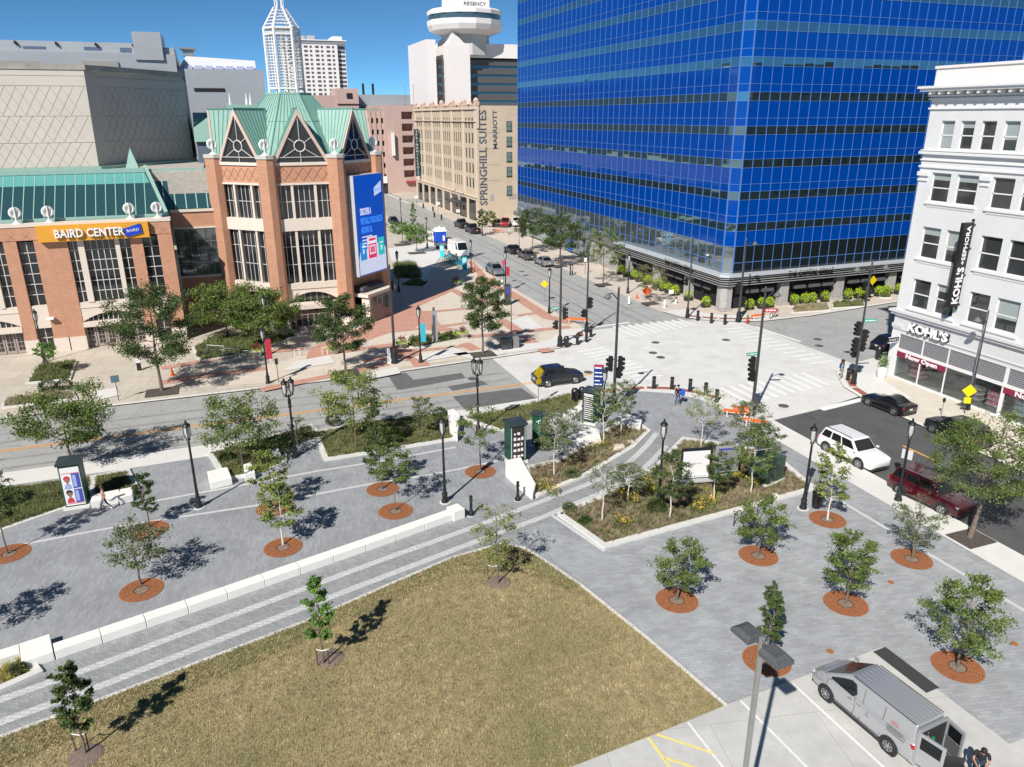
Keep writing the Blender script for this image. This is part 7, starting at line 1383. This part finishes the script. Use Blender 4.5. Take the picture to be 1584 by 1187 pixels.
    MB().box(-L*.505, -L*.497, -.17, .17, k['dk']*H*.62, k['dk']*H*.62+.12).build('number_plate', plate, t)
    if rails:
        for s in (-1, 1): MB().tube([(tx-.1, s*yt*.92, ztf+.01), (tx-.2, s*yt*.92, ztf+.07), (rx+.2, s*yt*.92, ztf+.07), (rx+.1, s*yt*.92, ztf+.01)], .022, 6).build('roof_rail', trimk if not dark else CHROME, t)
    if kind == 'pickup': MB().box(-L*.47, k['b']*L-.08, -w9*.82, w9*.82, k['dk']*H+.0, k['dk']*H+.035).build('cargo_bed', trimk, t)
    return t
def mid(a, b, z=RZ): a, b = G(*a, z), G(*b, z); return (a+b)/2, math.degrees(math.atan2(b.y-a.y, b.x-a.x))
def between(rear, front, W, side):   # wheel contacts of the side we see -> centre, heading ; side=+1 the visible side is the car's left
    c, h = mid(rear, front); n = Vector((-math.sin(rad(h)), math.cos(rad(h)), 0)); return c-n*side*W/2, h
V1 = 'vehicles'
c, h = between((847, 600), (891, 594), 1.86, -1); car('dark grey hatchback crossing the wide street by the yellow sign', 'car', c, h, 4.45, 1.86, 1.62, (.022, .026, .034), 'hatch', dark=True)
c, h = between((1275, 700), (1327, 727), 1.95, -1); car('white suv at the kerb of the black asphalt street', 'suv', c, h, 4.82, 1.95, 1.75, (.74, .74, .74), 'suv', 0, rails=True, R=.40)
c, h = between((1390, 767), (1452, 797), 1.9, -1); car('maroon suv parked under the feathery street tree', 'suv', c, h, 4.7, 1.88, 1.75, (.085, .004, .010), 'suv', .3, rails=True, R=.38, dark=True)
c, h = between((1380, 643), (1342, 628), 1.77, 1); car('black sports car parked before the white store', 'sports car', c, h, 4.05, 1.77, 1.30, (.006, .006, .008), 'coupe', .2, R=.34, wb=2.4, dark=True)
c, h = between((1490, 694), (1438, 669), 1.85, 1); car('black suv half hidden behind the feathery street tree', 'suv', c, h, 4.6, 1.85, 1.65, (.008, .010, .016), 'suv', .2, dark=True)
car('black car behind the white store corner', 'car', G(1366, 543, RZ)+Vector((1.4, .3, 0)), 4, 4.5, 1.82, 1.5, (.008, .010, .02), 'hatch', .2, dark=True)
car('silver suv heading towards the intersection in the far street', 'suv', G(766, 424, RZ), -90, 4.4, 1.82, 1.62, (.33, .34, .36), 'hatch', .6, rails=True)
car('tall white van parked in front of the hire bikes', 'van', G(709, 396, RZ), -85, 5.6, 2.0, 2.6, (.72, .72, .72), 'van', 0, R=.36)
car('white pickup between the white van and the blue toilet', 'pickup truck', G(689, 383, RZ)+Vector((.6, 0, 0)), -88, 5.4, 1.95, 1.85, (.70, .70, .70), 'pickup', 0)
car('white van farthest along the row behind the blue toilet', 'van', G(672, 374, RZ), -86, 5.2, 2.0, 2.0, (.70, .70, .70), 'van', 0, R=.36)
car('maroon black pickup in the far lane by the hotel', 'pickup truck', G(731, 360, RZ), 91, 5.6, 1.95, 1.85, (.03, .012, .014), 'pickup', .3, dark=True)
car('black pickup ahead of the maroon black one', 'pickup truck', G(714, 352, RZ), 91, 5.5, 1.95, 1.85, (.012, .012, .014), 'pickup', .2, dark=True)
car('black sedan at the head of the three parked sedans', 'car', G(793, 391, RZ), 90, 4.8, 1.82, 1.45, (.008, .008, .01), 'sedan', .2, dark=True)
car('brown grey sedan in the middle of the three parked sedans', 'car', G(815, 400, RZ), 90, 4.8, 1.82, 1.45, (.14, .125, .12), 'sedan', .5)
car('silver sedan nearest the intersection of the three parked', 'car', G(841, 410, RZ), 90, 4.7, 1.8, 1.42, (.36, .37, .39), 'sedan', .6)
car('red pickup in the lot beside the hotel', 'pickup truck', G(782, 350), -115, 5.5, 1.95, 1.85, (.30, .012, .02), 'pickup', .2); car('white pickup in the lot beside the hotel', 'pickup truck', G(799, 349), -110, 5.5, 1.95, 1.85, (.7, .7, .7), 'pickup', 0); car('dark car left of the red pickup in the lot', 'car', G(769, 350), -115, 4.5, 1.8, 1.5, (.02, .02, .025), 'hatch', .2, dark=True)
car('dark car far down the left lane of the far street', 'car', G(609, 346, RZ), -90, 4.5, 1.8, 1.5, (.02, .025, .03), 'hatch', .2, dark=True); car('dark car behind the bright far trees', 'car', G(629, 362, RZ)+Vector((.8, 0, 0)), -90, 4.5, 1.8, 1.5, (.03, .03, .035), 'hatch', .2, dark=True)
# the silver van with open rear doors
fwp, rwp = G(1274.3, 1081.8, .012), G(1370.3, 1164, .012); d = (fwp-rwp).normalized(); h = math.degrees(math.atan2(d.y, d.x)); n = Vector((-d.y, d.x, 0)); VL, VW, VH = 4.74, 1.74, 1.88
ctr = (fwp+rwp)/2-n*VW/2-d*.04
silver = (.43, .44, .455); t = car('silver cargo van with its rear doors swung open', 'van', ctr, h, VL, VW, VH, silver, 'nv', .45, R=.335, wb=2.925); pt = MATS['paint_%.3f_%.3f_%.3f' % silver]
k = KIND['nv']; w9 = VW/2
for s in (-1, 1):   # front door window
    y0, y1 = w9*.93, w9*.845; q = [(1.34, y0, 1.14), (.32, y0*1.002, 1.10), (.18, y0*.985, 1.26), (.30, y1+.005, 1.62), (.52, y1, 1.66), (.86, y1+.02, 1.50), (1.36, y0-.01, 1.20)]
    g_ = MB().add([(a, s*(b+.022), c_) for a, b, c_ in q]+[(a, s*(b-.02), c_) for a, b, c_ in q], [tuple(range(7)) if s < 0 else tuple(range(6, -1, -1))]+[(i, (i+1) % 7, 7+(i+1) % 7, 7+i) for i in range(7)]); g_.build('side_window', GLASSC, t)
    sm_ = MB()
    for a in (((.20, .35), (.15, .7), (.2, 1.15), (.35, 1.66)), ((-.12, .35), (-.12, 1.70)), ((-1.02, .45), (-1.02, 1.68)), ((1.5, .6), (1.48, 1.05), (1.3, 1.1))):
        for p, q_ in zip(a[:-1], a[1:]):
            yy = lambda z: s*(w9*(1.0 if z < 1.0 else 1.0-.155*(z-1.0)/.7)+.004); sm_.tube([(p[0], yy(p[1]), p[1]), (q_[0], yy(q_[1]), q_[1])], .007, 4)
    sm_.build('door_seam', trimk, t); MB().tube([(-2.2, s*(w9*.975+.012), 1.02), (-.15, s*(w9+.01), 1.0)], .016, 5).tube([(-.15, s*(w9*.93), 1.42), (-.3, s*(w9*.96), 1.15), (-.55, s*(w9*.985), 1.03)], .012, 5).build('slide_rail', pt, t)
    MB().disc((-.42, s*(w9+.005), .86), .08, (0, 1, 0), 14, .02).build('fuel_cap' if s > 0 else 'handle_cup', alloy, t); MB().box(.32, .5, s*w9, s*(w9+.025), .93, .97).build('door_handle', CHROME, t)
sm_ = MB()
for k9 in range(6): y = -.5+k9*.2; sm_.box(-2.15, .52, y-.008, y+.008, VH*.985, VH*.985+.022)
sm_.build('roof_ribs', pt, t)
for s in (-1, 1): MB().tube([(.5, s*.70, 1.87), (-2.2, s*.70, 1.87)], .018, 5).build('roof_gutter', trimk, t)
MB().box(-2.40, -2.30, -.68, .68, .42, 1.70).build('load_opening', mat('interior_dark', (.02, .02, .022), .9), t); MB().box(-2.44, -2.31, -.74, -.68, .42, 1.76).box(-2.44, -2.31, .68, .74, .42, 1.76).box(-2.44, -2.31, -.74, .74, 1.70, 1.80).build('door_surround', pt, t, bevel=.02); MB().box(-2.46, -2.2, -.78, .78, .28, .42).build('bumper', pt, t, bevel=.03)
text('lettering', 'S.R.S.', .15, mat('letter_red', (.6, .02, .06), .5), (-1.35, w9+.012-.07, 1.30), 'N', t, .002, world=False); 
for z, wd9 in ((1.18, .7), (1.10, .8), (1.02, .6), (.94, .75)): MB().box(-1.25-wd9/1, -1.25, w9-.0, w9+.006, z, z+.018).build('lettering_line', trimk, t)
def vdoor(nm, hinge, ang, wd9, out):
    M_ = Matrix.Translation(hinge) @ Matrix.Rotation(rad(ang), 4, 'Z'); D = MB(); D.box(0, wd9, -.04, .04, .42, 1.74).xf(M_); o = D.build(nm, pt, t, bevel=.03)
    MB().box(.10, wd9-.10, -.052, .052, 1.12, 1.62).xf(M_).build('door_glass', GLASSC, o, bevel=.02); MB().box(.08, wd9-.08, out*.038, out*.055, .5, 1.05).xf(M_).build('inner_panel', mat('inner_trim', (.09, .09, .10), .7), o, bevel=.01); MB().box(.05, wd9-.05, out*.038, out*.062, 1.06, 1.11).xf(M_).build('door_brace', alloy, o)
    return o
vdoor('rear_door', (-2.40, .74, 0), 190, .92, 1); vdoor('rear_door', (-2.40, -.74, 0), 172, .74, -1)
# ================================================================ PEOPLE
skin = mat('skin', (.42, .22, .15), .6); hairb = mat('hair_black', (.012, .01, .01), .7)
def skinmesh(name, m, parent, verts, edges, rads, sub=2, seg=None):
    me = bpy.data.meshes.new(name); me.from_pydata(verts, edges, []); o = bpy.data.objects.new(name, me); C.objects.link(o)
    s = o.modifiers.new('s', 'SKIN'); s.use_smooth_shade = True; s.branch_smoothing = .5
    for i, r in enumerate(rads): me.skin_vertices[0].data[i].radius = (r, r) if not hasattr(r, '__len__') else r
    me.skin_vertices[0].data[0].use_root = True
    o.modifiers.new('d', 'SUBSURF').levels = sub; o.modifiers['d'].render_levels = sub
    bpy.context.view_layer.update(); dg = bpy.context.evaluated_depsgraph_get(); nm = bpy.data.meshes.new_from_object(o.evaluated_get(dg)); bpy.data.objects.remove(o)
    nm.name = name; nm.materials.clear(); nm.materials.append(m); nm.shade_smooth(); o = bpy.data.objects.new(name, nm); C.objects.link(o); o.parent = parent; return o
def person(label, loc, rz, J, top, leg, sleeve='short', hair=hairb, legs='long', hairlen=0, skinm=skin, shoe=None, female=False, sc=1.0):
    """J: joints (facing -Y locally): hipL hipR kneeL kneeR footL footR shL shR elL elR haL haR neck head lean"""
    t = thing('person', label, 'person', loc, rad(rz)); V_ = lambda a: Vector(a)*sc; j = {k: V_(v) for k, v in J.items()}
    pel, ch, nk, hd = j['pel'], j['chest'], j['neck'], j['head']; v = [pel, pel.lerp(ch, .5), ch, nk, nk.lerp(hd, .45), hd, hd+(hd-nk)*.45]; e = [(0, 1), (1, 2), (2, 3), (3, 4), (4, 5), (5, 6)]; r = [.12, .115, .13, .05, .05, .085, .065]
    def chain(st, pts, rs):
        p = st
        for a, b in zip(pts, rs): v.append(a); r.append(b); e.append((p, len(v)-1)); p = len(v)-1
    for s in 'LR':
        chain(0, [j['hip'+s], j['knee'+s], j['ank'+s], j['toe'+s]], [.085, .058, .04, .035]); chain(2, [j['sh'+s], j['el'+s], j['wr'+s], j['wr'+s].lerp(j['ha'+s], .6)], [.055, .042, .03, .033])
    skinmesh('body', skinm, t, [x*1 for x in v], e, [x*.86*sc for x in r])
    # face and hands
    f = (Vector((0, -1, 0)) if 'look' not in J else Vector(J['look'])).normalized(); hc = hd+(hd-nk)*.12; side = Vector((-f.y, f.x, 0)).normalized()
    fm = MB().sphere(hc+f*.092*sc+Vector((0, 0, -.01)), .018*sc, 5).build('nose', skinm, t, smooth=True); ey = MB()
    for s in (-1, 1): ey.sphere(hc+f*.082*sc+side*s*.032*sc+Vector((0, 0, .015)), .011*sc, 4)
    ey.build('eyes', hairb, t); MB().sphere(hc+f*.082*sc+Vector((0, 0, -.045*sc)), .014*sc, 4, (1.4, 1, .4)).build('mouth', mat('lips', (.25, .07, .06), .6), t)
    er = MB()
    for s in (-1, 1): er.sphere(hc+side*s*.085*sc, .02*sc, 4, (.6, 1, 1.3))
    er.build('ears', skinm, t)
    for s in 'LR':
        wr, ha = j['wr'+s], j['ha'+s]; d = (ha-wr).normalized(); sd = d.orthogonal().normalized(); nn = d.cross(sd)
        vs = [wr.lerp(ha, .35)]; es = []; rs = [.028*sc]; 
        for q in range(4):
            o = (q-1.5)*.019*sc; l = (.072, .08, .076, .06)[q]*sc; a = wr.lerp(ha, .8)+sd*o; b = a+d*l*.5+nn*.006; c_ = b+d*l*.4+nn*.018*sc
            vs += [a, b, c_]; rs += [.0105*sc, .009*sc, .0075*sc]; k0 = len(vs)-3; es += [(0, k0), (k0, k0+1), (k0+1, k0+2)]
        a = wr.lerp(ha, .5)+sd*.034*sc; b = a+sd*.03*sc+d*.03*sc; vs += [a, b]; rs += [.011*sc, .009*sc]; es += [(0, len(vs)-2), (len(vs)-2, len(vs)-1)]
        skinmesh('hand', skinm, t, vs, es, rs, 1)
    # clothes
    sv = [pel-Vector((0, 0, .04*sc)), pel.lerp(ch, .5), ch, ch.lerp(nk, .75)]; se = [(0, 1), (1, 2), (2, 3)]; sr = [.150, .142, .155, .075]
    for s in 'LR':
        sv += [j['sh'+s], j['sh'+s].lerp(j['el'+s], .7) if sleeve == 'short' else j['el'+s]]; sr += [.075, .062 if sleeve == 'short' else .056]; n0 = len(sv); se += [(2, n0-2), (n0-2, n0-1)]
        if sleeve == 'long': sv.append(j['el'+s].lerp(j['wr'+s], .92)); sr.append(.046); se.append((n0-1, n0))
    skinmesh('shirt', top, t, sv, se, [x*.93*sc*(.92 if female else 1) for x in sr])
    tv = [pel+Vector((0, 0, .03*sc))]; te = []; trd = [.140]
    for s in 'LR':
        tv += [j['hip'+s], j['knee'+s] if legs == 'long' else j['hip'+s].lerp(j['knee'+s], .9)]; trd += [.100, .070 if legs == 'long' else .082]; n0 = len(tv); te += [(0, n0-2), (n0-2, n0-1)]
        if legs == 'long': tv.append(j['knee'+s].lerp(j['ank'+s], .93)); trd.append(.052); te.append((n0-1, n0))
    skinmesh('trousers', leg, t, tv, te, [x*.93*sc*(.9 if female else 1) for x in trd])
    for s in 'LR':
        a, b = j['ank'+s]-Vector((0, 0, .03*sc)), j['toe'+s]; skinmesh('shoe', shoe or trimk, t, [a, a.lerp(b, .5), b], [(0, 1), (1, 2)], [.048*sc, .046*sc, .04*sc], 1)
    hv = MB().sphere(hc-f*.014*sc+Vector((0, 0, .028*sc)), .104*sc, 7, (1, 1, 1.05)); 
    if hairlen: hv.sphere(hc-f*.07*sc-Vector((0, 0, .06)), .075*sc, 6, (1, 1, 1.6))
    hv.build('hair', hair, t, smooth=True); return t
def pose(**k):
    J = dict(pel=(0, 0, .95), chest=(0, .01, 1.27), neck=(0, .01, 1.47), head=(0, -.01, 1.62), hipL=(.10, 0, .90), hipR=(-.10, 0, .90), kneeL=(.11, -.02, .50), kneeR=(-.11, -.02, .50), ankL=(.11, .02, .08), ankR=(-.11, .02, .08), toeL=(.12, -.13, .045), toeR=(-.12, -.13, .045),
             shL=(.19, .01, 1.40), shR=(-.19, .01, 1.40), elL=(.25, .02, 1.12), elR=(-.25, .02, 1.12), wrL=(.25, -.06, .88), wrR=(-.25, -.06, .88), haL=(.25, -.09, .78), haR=(-.25, -.09, .78)); J.update(k); return J
denim = mat('denim', (.05, .08, .17), .85); denimd = mat('denim_dark', (.02, .035, .06), .85); blackc = mat('cloth_black', (.014, .014, .016), .85); pinkc = mat('cloth_pink', (.52, .30, .25), .8); greyc = mat('cloth_grey', (.12, .12, .12), .8); bluec = mat('cloth_blue', (.10, .28, .50), .8); tanc = mat('cloth_tan', (.33, .28, .24), .8); greenc = mat('cloth_green', (.01, .16, .08), .8)
# man with the blue bag, walking towards the camera
person('man in a black shirt and jeans carrying a bright blue bag', G(1047.5, 627), 15, pose(kneeL=(.11, -.14, .52), ankL=(.11, -.10, .10), toeL=(.12, -.25, .06), kneeR=(-.10, .03, .50), ankR=(-.11, .16, .12), toeR=(-.11, .04, .045), elR=(-.28, .08, 1.15), wrR=(-.2, -.1, 1.0), haR=(-.17, -.17, .98), elL=(.30, .0, 1.15), wrL=(.33, -.1, .93), haL=(.34, -.12, .85)), blackc, denim, 'long')
tb_ = thing('shoulder_bag', 'bright blue bag carried by the man on the near corner', 'bag', G(1047.5, 627)+Vector((.36, -.05, 0))); MB().box(-.12, .16, -.2, .2, .82, 1.28).build('bag', mat('bag_blue', (.01, .10, .60), .6), tb_, bevel=.07, seg=3); MB().torus((0, 0, 1.35), .13, .015, (0, 1, .2), 14, 5).build('strap', mat('bag_blue', (0, 0, 0)), tb_)
# woman walking at the left
person('woman in a pink top walking past the portrait kiosk', G(164, 791), -85, pose(kneeL=(.09, -.20, .55), ankL=(.09, -.22, .12), toeL=(.09, -.36, .09), kneeR=(-.09, .10, .50), ankR=(-.09, .36, .20), toeR=(-.09, .28, .07), elL=(.22, .14, 1.14), wrL=(.22, .04, .95), haL=(.22, -.02, .88), elR=(-.22, -.10, 1.15), wrR=(-.2, -.28, 1.05), haR=(-.2, -.36, 1.06)), pinkc, greyc, 'short', hair=mat('hair_brown', (.08, .04, .025), .7), hairlen=1, female=True, shoe=WHITE, sc=.97)
# pedestrian standing at the right corner, blue shirt
person('person in a pale blue shirt and tan trousers standing at the far right corner', G(1300, 588), 35, pose(), bluec, tanc, 'short', hair=mat('hair_brown', (0, 0, 0)), shoe=WHITE)
tb_ = thing('backpack', 'black backpack on the person in the pale blue shirt', 'bag', G(1300, 588)+Vector((.12, .2, 0))); MB().box(-.17, .17, -.1, .12, 1.0, 1.45).build('pack', blackc, tb_, bevel=.06, seg=3)
# man behind the van
person('man in a black t-shirt bending over a box behind the van', G(1508, 1207), 62+180+68, pose(chest=(0, -.12, 1.24), neck=(0, -.20, 1.43), head=(0, -.29, 1.54), shL=(.19, -.13, 1.37), shR=(-.19, -.13, 1.37), elL=(.24, -.30, 1.12), elR=(-.24, -.30, 1.12), wrL=(.10, -.50, 1.08), wrR=(-.12, -.52, 1.06), haL=(.08, -.60, 1.07), haR=(-.1, -.62, 1.05), look=(0, -.8, -.6)), blackc, denimd)
M_ = G(1470, 1215, .012); tb_ = thing('equipment_case', 'dark equipment case standing open behind the van', 'case', M_, rad(-30)); MB().box(-.38, .38, -.22, .22, 0, .8).build('case', mat('case_black', (.03, .03, .033), .5), tb_, bevel=.03); MB().box(-.36, .36, .15, .2, .8, 1.1).build('lid', MATS['case_black'], tb_, bevel=.02)
# man inside the van
rp_ = ctr-d*2.72+n*.25
person('bald man in green leaning into the back of the van', rp_, h-90+180, pose(chest=(0, -.2, 1.2), neck=(0, -.34, 1.36), head=(0, -.42, 1.47), shL=(.19, -.22, 1.32), shR=(-.19, -.22, 1.32), elL=(.22, -.40, 1.1), elR=(-.22, -.40, 1.1), wrL=(.15, -.6, 1.0), wrR=(-.15, -.6, 1.0), haL=(.14, -.7, .98), haR=(-.14, -.7, .98)), greenc, denimd, hair=skin)
